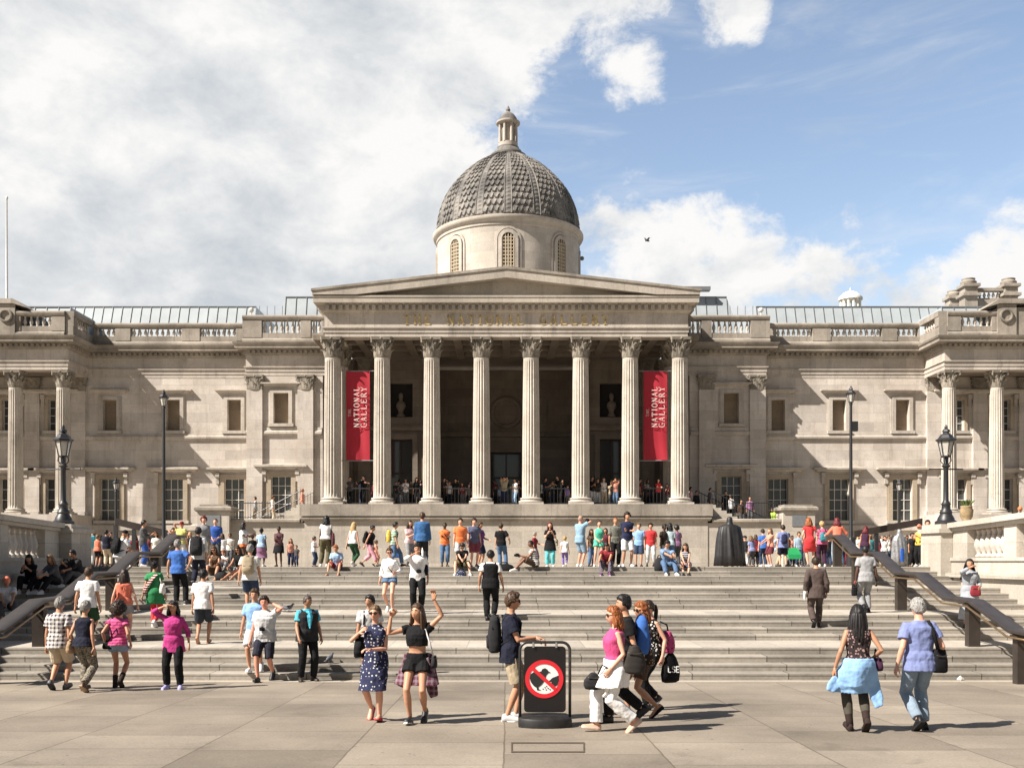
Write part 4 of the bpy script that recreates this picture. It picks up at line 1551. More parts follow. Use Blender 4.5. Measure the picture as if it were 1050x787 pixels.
M_BAN = banner_mat()
M_BANTXT = plain('banner_lettering', (.72, .60, .56), rough=.7)
for px, lab in ((367, 'tall red banner hanging between the two leftmost portico columns'), (672, 'tall red banner hanging between the two rightmost portico columns')):
    Yq = 62.75
    x = X(px, Yq)
    hw_ = 12.1 * Yq / FPX
    z1, z0 = Z(380.5, Yq), Z(471.5, Yq)
    m = MB()
    nx, nz = 9, 40
    rows_ = []
    for i in range(nz + 1):
        z = z0 + (z1 - z0) * i / nz
        rows_.append([(x - hw_ + 2 * hw_ * j / nx, Yq + (.06 * math.sin(i * .23 + j * .55 + px) + .03 * math.sin(j * 1.3 + i * .11)) * (1 - .6 * i / nz), z) for j in range(nx + 1)])
    m.rings(rows_, cap=False, closed=False)
    m.rings([[(p[0], p[1] + .012, p[2]) for p in r] for r in rows_], cap=False, closed=False)
    root = empty('banner', (x, Yq, z0), lab, 'banner', 'red gallery banners')
    cl = m.build('cloth', M_BAN, root, smooth=True)
    hr = MB()
    for zz in (z1 + .02, z0 - .03):
        hr.tube([(x - 1.0, Yq + .03, zz), (x + 1.0, Yq + .03, zz)], .035, 6)
    hr.build('pole', M_SEAM, root)
    tx = MB()
    H = z1 - z0
    k = Yq / FPX
    def line(s_, h, wd, gap, xr, zb, tk=.15):
        """writing runs upwards; letter tops point left"""
        def pl(u, v):
            return ((xr - v, Yq - .125, zb + u), (xr - v, Yq - .115, zb + u))
        serif_text(s_, h, wd, gap, .2, tx, pl, thick=tk, thin=.08)
    def fit(s_, length, ratio=.42):
        n = text_len(s_, 1, ratio, .6)
        return length / n, length / n * ratio
    zb = Z(438, Yq)
    w1, g1 = fit('NATIONAL', 41 * k)
    line('NATIONAL', 5.6 * k, w1, g1, X(px + 1.7, Yq), zb)
    w2, g2 = fit('GALLERY', 41 * k)
    line('GALLERY', 6.0 * k, w2, g2, X(px + 9.2, Yq), zb)
    w3, g3 = fit('THE', 7.5 * k)
    line('THE', 3.0 * k, w3, g3, X(px - 6.8, Yq), Z(427, Yq))
    tx.build('lettering', M_BANTXT, cl)


# ------------------------------------------------------------------ the A-board in front
def make_sign():
    Yf = 1969 / (744 - 601.75)
    zg_ = ground_z(Yf)
    k = Yf / FPX
    x0, x1 = X(531.5, Yf), X(586, Yf)
    cx = (x0 + x1) / 2
    H = (744 - 656.5) * k
    root = empty('pavement_sign', (cx, Yf, zg_), 'black pavement sign with a red crossed-out bird symbol, under a young man\'s hand', 'sign')
    b = MB()
    def bring(z, g_): return [(cx + (x1 - x0) / 2 * (1.0 if abs(c) > .99 else 1) * c * g_, Yf + d * g_, zg_ + z) for c, d in ((-1, .22), (-1, -.10), (-.86, -.17), (-.5, -.24), (0, -.27), (.5, -.24), (.86, -.17), (1, -.10), (1, .22), (.5, .27), (0, .29), (-.5, .27))]
    b.rings([bring(.0, 1.0), bring(.10, 1.0), bring(.125, .96), bring(.15, .80)])
    b.build('base', plain('black_rubber', (.013, .0125, .0125), rough=.55, var=.5, scale=9), root, auto=30)
    r, pts = .11, []
    w_ = (x1 - x0) / 2 - .022
    zt = zg_ + H - .02
    pts = [(cx - w_, Yf, zg_ + .1), (cx - w_, Yf, zt - r)]
    pts += [(cx - w_ + r - r * math.cos(a), Yf, zt - r + r * math.sin(a)) for a in [math.pi / 2 * j / 6 for j in range(1, 7)]]
    pts += [(cx + w_ - r + r * math.sin(a), Yf, zt - r + r * math.cos(a)) for a in [math.pi / 2 * j / 6 for j in range(0, 7)]]
    pts += [(cx + w_, Yf, zg_ + .1)]
    MB().tube(pts, .02, 10).build('frame', plain('black_tube', (.02, .02, .02), rough=.3, spec=.6), root, smooth=True)
    pw = w_ - .055
    pz0, pz1 = zg_ + .19, zt - .055
    rr = .05
    poly = []
    for (qx, qz, a0) in ((pw - rr, pz1 - rr, 0), (-pw + rr, pz1 - rr, 90), (-pw + rr, pz0 + rr, 180), (pw - rr, pz0 + rr, 270)):
        for j in range(6):
            a = rad(a0 + 18 * j)
            poly.append((cx + qx + rr * math.cos(a), qz + rr * math.sin(a)))
    pan = MB().prism(poly, Yf - .012, Yf + .012).build('panel', plain('black_panel', (.011, .0095, .0095), rough=.35), root)
    h = MB()
    for sx in (-.55, .55):
        h.tube([(cx + pw * sx, Yf - .02, zt - .07), (cx + pw * sx, Yf - .02, zt)], .016, 6)
    h.build('clip', plain('steel', (.5, .5, .5), rough=.3, metal=.8), root)
    # the round symbol
    sx, sz, R_ = X(558, Yf), Z(695.5, Yf), 19.6 * k
    y1 = Yf - .0121
    disc = lambda rad_, n=40: [(sx + rad_ * math.cos(2 * math.pi * j / n), sz + rad_ * math.sin(2 * math.pi * j / n)) for j in range(n)]
    MB().prism(disc(R_ * .9), y1 - .004, y1).build('white_disc', plain('sign_white', (.74, .73, .70), rough=.5, var=.04), pan)
    o_, i_ = disc(R_), disc(R_ * .78)
    MB().rings([[(p[0], y1, p[1]) for p in o_], [(p[0], y1 - .008, p[1]) for p in o_], [(p[0], y1 - .008, p[1]) for p in i_], [(p[0], y1, p[1]) for p in i_]], cap=False).build('red_ring', plain('sign_red', (.58, .02, .03), rough=.45, var=.05), pan)
    M_INK = plain('sign_black', (.02, .02, .02), rough=.5)
    def shape(pts, y, name, mat):
        MB().prism([(sx + p[0] * R_, sz + p[1] * R_) for p in pts], y - .002, y).build(name, mat, pan)
    # bird: body slanting down to the left, head to the right
    shape([(-.72, .24), (-.56, .36), (-.36, .37), (-.16, .40), (-.10, .52), (.04, .57), (.16, .50), (.22, .40), (.34, .34), (.21, .31), (.12, .22), (.06, .06), (-.02, -.14), (-.14, -.30), (-.30, -.42), (-.30, -.52), (-.16, -.60), (-.38, -.58), (-.40, -.45), (-.55, -.36), (-.70, -.16), (-.76, .04)], y1 - .0062, 'bird_symbol', M_INK)
    # feeding hand coming in from the right
    shape([(.76, .20), (.60, .13), (.42, .06), (.30, -.06), (.20, -.10), (.26, -.16), (.40, -.12), (.36, -.22), (.46, -.34), (.58, -.38), (.70, -.30), (.77, -.10)], y1 - .0062, 'hand_symbol', M_INK)
    for k2, (a, c) in enumerate(((-.06, -.52), (.04, -.44), (.1, -.56), (.2, -.48), (.3, -.55), (.12, -.38))):
        shape([(a + .035 * math.cos(q), c + .03 * math.sin(q)) for q in [2 * math.pi * j / 8 for j in range(8)]], y1 - .0062, 'crumb_symbol', M_INK)
    d = Vector((.74, -.68)).normalized()
    n = Vector((-d.y, d.x)) * .095
    a, c = -d * .84, d * .84
    shape([(a + n).to_tuple(), (c + n).to_tuple(), (c - n).to_tuple(), (a - n).to_tuple()], y1 - .0085, 'red_bar', plain('sign_red', (.58, .02, .03), rough=.45, var=.05))
    return root, Yf, zt


SIGN, SIGN_Y, SIGN_TOP = make_sign()

# access cover let into the paving
Yc = 1969 / (765.5 - 601.75)
cvr = MB()
for (a, b, c, d) in ((524, 599, 760.6, 762), (524, 599, 769.8, 771.4)):
    ya, yb = 1969 / (c - 601.75), 1969 / (d - 601.75)
    cvr.add([(X(a, ya), ya, ground_z(ya) + .005), (X(b, ya), ya, ground_z(ya) + .005), (X(b, yb), yb, ground_z(yb) + .005), (X(a, yb), yb, ground_z(yb) + .005)], [(0, 1, 2, 3)])
ya, yb = 1969 / (761 - 601.75), 1969 / (771.2 - 601.75)
for px in (524, 598):
    cvr.add([(X(px, ya), ya, ground_z(ya) + .006), (X(px + 1.6, ya), ya, ground_z(ya) + .006), (X(px + 1.6, yb), yb, ground_z(yb) + .006), (X(px, yb), yb, ground_z(yb) + .006)], [(0, 1, 2, 3)])
tag(cvr.build('access_cover', plain('cover_frame', (.085, .065, .045), rough=.7), None), 'rectangular access cover frame let into the paving in front of the sign', 'access cover')


# ------------------------------------------------------------------ pigeons, litter, urn
def bird(x, y, z, yaw, label, wings=False, sc=1.0, col=(.10, .10, .115)):
    m = MB()
    T = Matrix.Translation((x, y, z)) @ Matrix.Rotation(yaw, 4, 'Z') @ Matrix.Scale(sc, 4)
    pts = [(-.16, 0, .10), (-.09, 0, .12), (0, 0, .14), (.07, 0, .16), (.105, 0, .20), (.125, 0, .235), (.15, 0, .24), (.165, 0, .235), (.185, 0, .23)]
    b = MB().tube(pts, [.012, .045, .065, .055, .035, .03, .028, .014, .003], 10)
    if wings:
        for q in (-1, 1):
            b.add([(.05, q * .04, .17), (-.08, q * .04, .16), (-.06, q * .2, .22), (-.1, q * .36, .16), (.02, q * .22, .24), (.05, q * .04, .155), (-.08, q * .04, .148), (-.06, q * .2, .21)], [(0, 1, 2, 4), (4, 2, 3), (5, 4, 7, 6), (1, 6, 7, 2)])
    else:
        for q in (-.025, .025):
            b.tube([(.0, q, .09), (.01, q, 0), (.035, q, .002)], .006, 5)
        b.add([(-.14, -.02, .105), (-.14, .02, .105), (-.24, .03, .085), (-.24, -.03, .085), (-.14, -.02, .09), (-.14, .02, .09), (-.24, .03, .078), (-.24, -.03, .078)], [(0, 1, 2, 3), (4, 7, 6, 5), (0, 4, 5, 1), (2, 6, 7, 3), (1, 5, 6, 2), (0, 3, 7, 4)])
    b.v = [tuple(T @ Vector(p)) for p in b.v]
    e = empty('pigeon', (x, y, z), label, 'pigeon')
    b.build('feathered_body', plain('pigeon_grey', col, rough=.7), e, smooth=True)
    return e


def stair_at(py):
    """(Y, z) of the tread seen at a picture row"""
    best = None
    for z, ya, yb in TREADS:
        a = HZY + (EYE - z) * FPX / ya
        b = HZY + (EYE - z) * FPX / yb
        if b - .01 <= py <= a:
            return ((EYE - z) * FPX / (py - HZY), z)
        d = min(abs(py - a), abs(py - b))
        if best is None or d < best[0]:
            best = (d, ((ya + yb) / 2, z))
    return best[1]


Yq, zq = stair_at(627)
bird(X(296, Yq), Yq, zq, rad(20), 'dark pigeon standing on the steps right of the polo-shirted man, upper of two', sc=.85)
Yq, zq = stair_at(631)
bird(X(292, Yq), Yq, zq, rad(150), 'dark pigeon standing on the steps right of the polo-shirted man, lower of two', sc=.85)
Yq, zq = stair_at(677)
bird(X(338, Yq), Yq, zq, rad(70), 'lone grey pigeon on the lower steps right of the man in the black vest', sc=.85)
bird(X(663.5, 45), 45, Z(249, 45), rad(200), 'small dark bird flying against the cloud right of the dome', wings=True, sc=.8)
Yq, zq = stair_at(697)
lt = MB().tube([(X(975, Yq), 20.6, .03), (X(977, Yq), 20.55, .06), (X(980, Yq), 20.58, .035)], [.02, .05, .03], 7)
tag(lt.build('paper_litter', plain('white_paper', (.75, .74, .7), rough=.8), None), 'crumpled white paper lying at the foot of the steps near the right rail', 'litter')
ux, uy, uz = X(991, 31.5), 31.5, 3.5
ue = empty('stone_urn', (ux, uy, uz), 'sandstone coloured urn with leaves on the right balustrade behind the lamp', 'urn')
MB().lathe([(.10, 0), (.15, .04), (.12, .08), (.18, .19), (.20, .38), (.165, .47), (.19, .5), (.15, .52)], c=(ux, uy, uz - .02), seg=14).build('urn_bowl', plain('sandstone', (.26, .19, .105), rough=.85, var=.3), ue, smooth=True)
lf = MB()
rr = random.Random(5)
for k in range(26):
    a = rr.uniform(0, 6.28)
    t = rr.uniform(.5, 1.1)
    p0 = Vector((ux + .08 * math.cos(a), uy + .08 * math.sin(a), uz + .48))
    p1 = p0 + Vector((math.cos(a) * .18 * t, math.sin(a) * .18 * t, .2 * t))
    n = Vector((-math.sin(a), math.cos(a), .3)) * .035
    pm = (p0 + p1) / 2 + Vector((0, 0, .05))
    lf.add([p0, pm - n, p1, pm + n], [(0, 1, 2, 3)])
lf.build('leaves', plain('leaf_green', (.07, .11, .025), rough=.6), ue)
# ------------------------------------------------------------------ people
def cloth_mat(kind, c, c2=None):
    """woven cloth: plain, plaid, dots, floral, leopard or stripes, in the garment's own space"""
    key = ('cloth', kind, tuple(c), tuple(c2 or ()))
    if key in MATS: return MATS[key]
    m, t, b = pbsdf(f'{kind}_cloth')
    L = t.links.new
    tc = N(t, 'ShaderNodeTexCoord')
    n = N(t, 'ShaderNodeTexNoise', i_Scale=9.0, i_Detail=5.0)
    L(tc.outputs['Object'], n.inputs['Vector'])
    r = N(t, 'ShaderNodeMapRange')
    r.inputs['From Min'].default_value, r.inputs['From Max'].default_value = .3, .7
    r.inputs['To Min'].default_value, r.inputs['To Max'].default_value = .86, 1.14
    L(n.outputs['Fac'], r.inputs['Value'])
    base = None
    if kind == 'plain' or c2 is None:
        rgb = N(t, 'ShaderNodeRGB')
        rgb.outputs[0].default_value = (*c, 1)
        base = rgb.outputs[0]
    else:
        mx = N(t, 'ShaderNodeMix', data_type='RGBA')
        mx.inputs[6].default_value = (*c, 1)
        mx.inputs[7].default_value = (*c2, 1)
        base = mx.outputs[2]
        sp = N(t, 'ShaderNodeSeparateXYZ')
        L(tc.outputs['Object'], sp.inputs[0])
        def wave(sock, per, width):
            a = N(t, 'ShaderNodeMath', operation='MULTIPLY')
            a.inputs[1].default_value = 1 / per
            L(sock, a.inputs[0])
            f = N(t, 'ShaderNodeMath', operation='FRACT')
            L(a.outputs[0], f.inputs[0])
            g_ = N(t, 'ShaderNodeMath', operation='LESS_THAN')
            g_.inputs[1].default_value = width
            L(f.outputs[0], g_.inputs[0])
            return g_.outputs[0]
        if kind == 'plaid':
            a, d = wave(sp.outputs[0], .075, .45), wave(sp.outputs[2], .075, .45)
            s_ = N(t, 'ShaderNodeMath', operation='ADD')
            L(a, s_.inputs[0])
            L(d, s_.inputs[1])
            h = N(t, 'ShaderNodeMath', operation='MULTIPLY')
            h.inputs[1].default_value = .5
            L(s_.outputs[0], h.inputs[0])
            L(h.outputs[0], mx.inputs[0])
        elif kind == 'stripes':
            L(wave(sp.outputs[2], .06, .4), mx.inputs[0])
        elif kind == 'upright stripes':
            L(wave(sp.outputs[0], .06, .4), mx.inputs[0])
        elif kind in ('dots', 'leopard', 'floral'):
            v = N(t, 'ShaderNodeTexVoronoi', i_Scale={'dots': 21.0, 'leopard': 34.0, 'floral': 26.0}[kind], i_Randomness={'dots': .55, 'leopard': 1.0, 'floral': 1.0}[kind])
            L(tc.outputs['Object'], v.inputs['Vector'])
            g_ = N(t, 'ShaderNodeMath', operation='LESS_THAN')
            g_.inputs[1].default_value = {'dots': .27, 'leopard': .42, 'floral': .36}[kind]
            L(v.outputs['Distance'], g_.inputs[0])
            L(g_.outputs[0], mx.inputs[0])
    mf = N(t, 'ShaderNodeMix', data_type='RGBA', blend_type='MULTIPLY')
    mf.inputs[0].default_value = 1
    L(base, mf.inputs[6])
    L(r.outputs[0], mf.inputs[7])
    L(mf.outputs[2], b.inputs['Base Color'])
    b.inputs['Roughness'].default_value = .85
    b.inputs['Specular IOR Level'].default_value = .2
    b.inputs['Sheen Weight'].default_value = 0
    MATS[key] = m
    return m


def skin_mat(c):
    key = ('skin', tuple(c))
    if key in MATS: return MATS[key]
    m, t, b = pbsdf('skin')
    tc = N(t, 'ShaderNodeTexCoord')
    n = N(t, 'ShaderNodeTexNoise', i_Scale=7.0, i_Detail=4.0)
    t.links.new(tc.outputs['Object'], n.inputs['Vector'])
    mx = N(t, 'ShaderNodeMix', data_type='RGBA')
    mx.inputs[6].default_value = (*c, 1)
    mx.inputs[7].default_value = (c[0] * 1.05, c[1] * .84, c[2] * .78, 1)
    t.links.new(n.outputs['Fac'], mx.inputs[0])
    t.links.new(mx.outputs[2], b.inputs['Base Color'])
    b.inputs['Roughness'].default_value = .5
    b.inputs['Subsurface Weight'].default_value = 0.0
    b.inputs['Specular IOR Level'].default_value = .35
    MATS[key] = m
    return m


SK = {'fair': (.56, .34, .24), 'tan': (.44, .25, .155), 'olive': (.36, .205, .125), 'brown': (.17, .088, .052), 'dark': (.075, .040, .026), 'red': (.58, .29, .20)}
HR = {'black': (.012, .010, .010), 'dkbrown': (.028, .017, .011), 'brown': (.06, .034, .019), 'ltbrown': (.14, .085, .045), 'blonde': (.40, .27, .12), 'ginger': (.24, .075, .022), 'grey': (.22, .205, .19), 'white': (.27, .26, .245), 'redwine': (.11, .015, .018)}
CC = dict(white=(.76, .74, .72), offwhite=(.66, .63, .57), grey=(.38, .38, .39), ltgrey=(.52, .52, .52), midgrey=(.24, .24, .25), dkgrey=(.08, .08, .085), black=(.008, .008, .009), charcoal=(.022, .022, .024),
          navy=(.018, .024, .065), dknavy=(.012, .014, .03), blue=(.035, .14, .48), royal=(.02, .09, .40), ltblue=(.30, .46, .68), skyblue=(.22, .42, .72), denim=(.075, .145, .27), ltdenim=(.26, .36, .46), dkdenim=(.025, .045, .095), chambray=(.17, .21, .42),
          turq=(.04, .42, .56), teal=(.02, .22, .27), cyan=(.08, .55, .60), green=(.015, .22, .07), dkgreen=(.02, .07, .03), mint=(.05, .48, .32), olive=(.11, .095, .045), khaki=(.38, .30, .19), beige=(.54, .44, .30), tan=(.36, .23, .12), brown=(.085, .05, .03), dkbrown=(.035, .024, .018), suit=(.075, .052, .045),
          red=(.62, .025, .03), dkred=(.22, .015, .025), maroon=(.12, .02, .03), wine=(.16, .015, .04), orange=(.82, .17, .025), coral=(.75, .17, .09), salmon=(.62, .26, .18), pink=(.68, .10, .24), hotpink=(.56, .05, .19), magenta=(.48, .025, .20), rose=(.62, .28, .34), palepink=(.66, .42, .42), purple=(.14, .03, .17), mauve=(.27, .13, .24), lilac=(.20, .14, .40),
          yellow=(.78, .50, .03), lime=(.45, .70, .03), lemon=(.55, .55, .12), camo=(.16, .16, .13), plum=(.05, .015, .04))


def col(c):
    c = CC[c] if isinstance(c, str) else c
    g_ = .25 * c[0] + .6 * c[1] + .15 * c[2]
    return tuple((v * .87 + g_ * .13) * .95 for v in c)


def mk(spec):
    """'navy' or ('plaid', 'maroon', 'white')"""
    if isinstance(spec, str) or not isinstance(spec[0], str): return cloth_mat('plain', col(spec))
    return cloth_mat(spec[0], col(spec[1]), col(spec[2]))


STAGE = []          # (object, extra verts, extra faces) waiting for their surface to be grown


def ik(a, c, la, lb, hint):
    """middle joint of a two-bone limb from a to c bending towards hint"""
    d = c - a
    L = min(d.length, (la + lb) * .999)
    d = d.normalized() if d.length > 1e-6 else Vector((0, 0, -1))
    c2 = a + d * L
    x = (la * la - lb * lb + L * L) / (2 * L)
    h = math.sqrt(max(la * la - x * x, 0))
    n = hint - d * hint.dot(d)
    n = n.normalized() if n.length > 1e-6 else Vector((0, 1, 0))
    return a + d * x + n * h, c2


class Fig:
    """joint positions of one figure, metres for a 1.75 m adult, facing -y, feet on z = 0"""
    TM = [(-.115, .085, .075, .012), (-.04, .158, .105, .012), (.04, .160, .112, .008), (.13, .142, .100, 0), (.25, .156, .110, -.004), (.36, .172, .116, -.006), (.43, .164, .105, 0), (.47, .136, .080, .010), (.50, .090, .066, .012), (.525, .062, .060, .006), (.57, .054, .057, -.004), (.64, .052, .056, -.012)]
    TF = [(-.115, .085, .075, .014), (-.04, .163, .112, .02), (.04, .158, .110, .012), (.13, .126, .088, 0), (.25, .136, .104, -.014), (.34, .150, .118, -.022), (.42, .146, .094, 0), (.47, .115, .072, .010), (.50, .074, .060, .010), (.525, .052, .052, .006), (.57, .046, .050, -.004), (.64, .046, .050, -.012)]

    def __init__(s, sex='m', pel=(0, 0, .93), lean=0, twist=0, side=0, feet=None, hands=None, elbow=None, knee=None, head=(0, 0), fat=1.0, hand_rot=None):
        s.sex, s.fat = sex, fat
        s.P = Vector(pel)
        s.R = Matrix.Rotation(rad(twist), 3, 'Z') @ Matrix.Rotation(rad(side), 3, 'Y') @ Matrix.Rotation(rad(lean), 3, 'X')
        s.T = s.TM if sex == 'm' else s.TF
        sw = .166 if sex == 'm' else .146
        s.sh = [s.at(q * sw, .004, .437) for q in (1, -1)]
        s.hip = [s.P + Vector((q * .088, 0, -.02)) for q in (1, -1)]
        feet = feet or [(.10, .0, .085, 8, 0), (-.10, .0, .085, -8, 0)]
        s.foot = []
        s.knee, s.ank = [], []
        for i in (0, 1):
            x, y, z, yaw, pitch = feet[i]
            a = Vector((x, y, z))
            kh = Vector(knee[i]) if knee else Vector(((1, -1)[i] * .12, -1, 0))
            k, a2 = ik(s.hip[i], a, .435, .425, kh)
            s.knee.append(k)
            s.ank.append(a2)
            fy = rad(yaw)
            f = Vector((math.sin(fy) * math.cos(rad(pitch)), -math.cos(fy) * math.cos(rad(pitch)), -math.sin(rad(pitch))))
            s.foot.append(f)
        hands = hands or [None, None]
        s.elb, s.wri = [], []
        for i in (0, 1):
            q = (1, -1)[i]
            h = hands[i]
            if h is None: h = s.at(q * (sw + .075), -.05, -.10)
            elif len(h) == 4: h = s.at(*h[:3])          # in the torso's own frame
            else: h = Vector(h)
            eh = Vector(elbow[i]) if elbow and elbow[i] is not None else Vector((q * .35, 1, -.25))
            e, w_ = ik(s.sh[i], h, .285, .255, eh)
            s.elb.append(e)
            s.wri.append(w_)
        s.hc = s.at(0, -.024, .668)
        s.HR = s.R @ Matrix.Rotation(rad(head[0]), 3, 'Z') @ Matrix.Rotation(rad(head[1]), 3, 'X')

    def at(s, x, y, z):
        return s.P + s.R @ Vector((x, y, z))

    def tor(s, z):
        T = s.T
        zs = [r[0] for r in T]
        return [float(np.interp(z, zs, [r[i] for r in T])) for i in (1, 2, 3)]

    def ring(s, z, k=1.0, off=0.0, n=20):
        rx, ry, cy = s.tor(z)
        ff = s.fat if z < .45 else 1
        rx, ry = rx * k * (1 + (ff - 1) * .7) + off, ry * k * ff + off
        if s.fat > 1.05 and z < .40: cy = cy - (s.fat - 1) * .06
        return [s.at(rx * math.copysign(abs(math.cos(a)) ** .85, math.cos(a)), cy + ry * math.copysign(abs(math.sin(a)) ** .85, math.sin(a)), z) for a in [2 * math.pi * j / n for j in range(n)]]


def head_grid(f, hs=1.0, seg=28, rows=20):
    """one face-shaped closed surface; returns rows of points plus the direction of each"""
    pts, dirs = [], []
    for i in range(rows + 1):
        th = math.pi * (0.015 + .97 * i / rows)
        row, dr = [], []
        for j in range(seg):
            a = 2 * math.pi * j / seg
            d = Vector((math.sin(th) * math.cos(a), math.sin(th) * math.sin(a), -math.cos(th)))
            x, y, z = d.x * .081, d.y * .100, d.z * .121
            if d.z < 0:
                t = -d.z
                x *= 1 - .30 * t ** 1.6
                if d.y < 0: y *= 1 - .10 * t
                else: y *= 1 - .42 * t ** 1.3
            if d.y < 0:
                fr = -d.y
                y += -.020 * math.exp(-((d.x / .14) ** 2 + ((d.z + .20) / .20) ** 2)) * fr      # nose
                y += .010 * sum(math.exp(-(((d.x - q * .38) / .17) ** 2 + ((d.z - .08) / .14) ** 2)) for q in (1, -1))      # eye sockets
                y += -.006 * math.exp(-((d.x / .30) ** 2 + ((d.z + .58) / .10) ** 2))     # lips
                y += -.008 * math.exp(-((d.x / .28) ** 2 + ((d.z + .86) / .16) ** 2))     # chin
            x += math.copysign(.012, d.x) * math.exp(-(((abs(d.x) - 1) / .12) ** 2 + ((d.z + .02) / .24) ** 2 + ((d.y - .12) / .22) ** 2))   # ears
            row.append(Vector((x, y, z)) * hs)
            dr.append(d)
        pts.append(row)
        dirs.append(dr)
    return pts, dirs


def add_head(m, f, hs=1.0, lod=0):
    seg, rows = ((28, 20), (20, 14), (12, 9))[lod]
    pts, _ = head_grid(f, hs, seg, rows)
    m.rings([[f.hc + f.HR @ p for p in r] for r in pts])


def add_hand(m, w_, d, n, side, lod=0, curl=.35, spread=1.0):
    """palm, four unequal bent fingers and a thumb; d = way the hand points, n = the way the palm faces, side = +1 left"""
    d = d.normalized()
    n = (n - d * n.dot(d)).normalized()
    u = d.cross(n)                               # across the palm
    if side < 0: u = -u
    def P(a, b, c): return w_ + d * a + u * b + n * c
    sg = 8 if lod == 0 else 6
    rs = []
    for a, wd, tk in ((-.02, .024, .02), (.015, .03, .018), (.05, .040, .016), (.085, .041, .014), (.095, .036, .011)):
        rs.append([P(a, wd * math.cos(t), tk * math.sin(t)) for t in [2 * math.pi * j / 10 for j in range(10)]])
    m.rings(rs)
    for k, (b, ln) in enumerate(((.030, .068), (.010, .078), (-.011, .073), (-.030, .056))):
        p = P(.085, b, 0)
        ang = 0.0
        pts, rr = [p], [.0095]
        for q, fr in enumerate((.45, .32, .23)):
            ang += curl * (1.0 + .25 * q) * (1 + .1 * k)
            p = p + (d * math.cos(ang) + n * math.sin(ang)) * ln * fr + u * b * .10 * spread
            pts.append(p)
            rr.append((.0088, .008, .0062)[q])
        m.tube(pts, rr, sg)
    t0 = P(.015, .026, .004)
    t1 = P(.050, .052, .018)
    t2 = P(.078, .058, .034)
    m.tube([P(.0, .012, 0), t0, t1, t2], [.014, .014, .011, .007], sg)


def foot_shape(m, f, i, kind, grow=0.0):
    """bare foot or shoe round one ankle"""
    A, F = f.ank[i], f.foot[i]
    side = F.cross(Vector((0, 0, 1)))
    side = side.normalized() if side.length > .1 else Vector((1, 0, 0))
    up = side.cross(F).normalized()
    sole = -.078
    rs = []
    hl = dict(shoe=.0, heel=.0, sandal=0, boot=0, foot=0).get(kind, 0)
    pro = [(-.072, .022, .05), (-.06, .034, .085), (-.01, .037, .105), (.05, .037, .085), (.11, .043, .062), (.155, .043, .05), (.185, .034, .042), (.198, .016, .028)]
    for t, w_, h in pro:
        g_ = grow
        if kind in ('flat', 'sandal') : h *= .72
        c = A + F * t + up * sole
        w2, h2 = w_ + g_, h + g_
        rs.append([c + side * (w2 * math.cos(a)) + up * (h2 * (max(math.sin(a), 0) ** .8) if math.sin(a) > 0 else -.004) for a in [2 * math.pi * j / 12 for j in range(12)]])
    m.rings(rs)
    if kind == 'boot':
        k = f.knee[i] - A
        k = k.normalized()
        m.tube([A - k * .03, A + k * .05, A + k * .12, A + k * .155], [.047, .05, .054, .055], 12)


def limb(m, pts, rr, seg=12):
    m.tube(pts, rr, seg)


def sub(a, b, t):
    return a + (b - a) * t


def body_mesh(f, lod, arm=1.0, leg=1.0):
    m = MB()
    g = .95
    zs = [-.115, -.08, -.04, .0, .04, .09, .13, .19, .25, .31, .36, .40, .43, .455, .475, .495, .51, .525, .55, .60, .64]
    m.rings([f.ring(z, .93) for z in zs])
    fem = f.sex == 'f'
    for i in (0, 1):
        s_, e, w_ = f.sh[i], f.elb[i], f.wri[i]
        inn = f.at(0, .0, .41)
        a0 = .046 if not fem else .039
        limb(m, [sub(s_, inn, .30), s_, sub(s_, e, .35), sub(s_, e, .8), e, sub(e, w_, .3), sub(e, w_, .75), w_], [a0 * 1.0, a0 * 1.08, a0 * 1.0, a0 * .84, a0 * .82, a0 * .86, a0 * .62, a0 * .54])
        h, k, a = f.hip[i], f.knee[i], f.ank[i]
        b0 = .080 if not fem else .082
        limb(m, [h + Vector((0, 0, .05)), h, sub(h, k, .3), sub(h, k, .75), k, sub(k, a, .22), sub(k, a, .4), sub(k, a, .75), a, a - Vector((0, 0, .03))],
             [b0 * .85, b0, b0 * .95, b0 * .70, b0 * .62, b0 * .66, b0 * .66, b0 * .46, b0 * .40, b0 * .42])
    return m


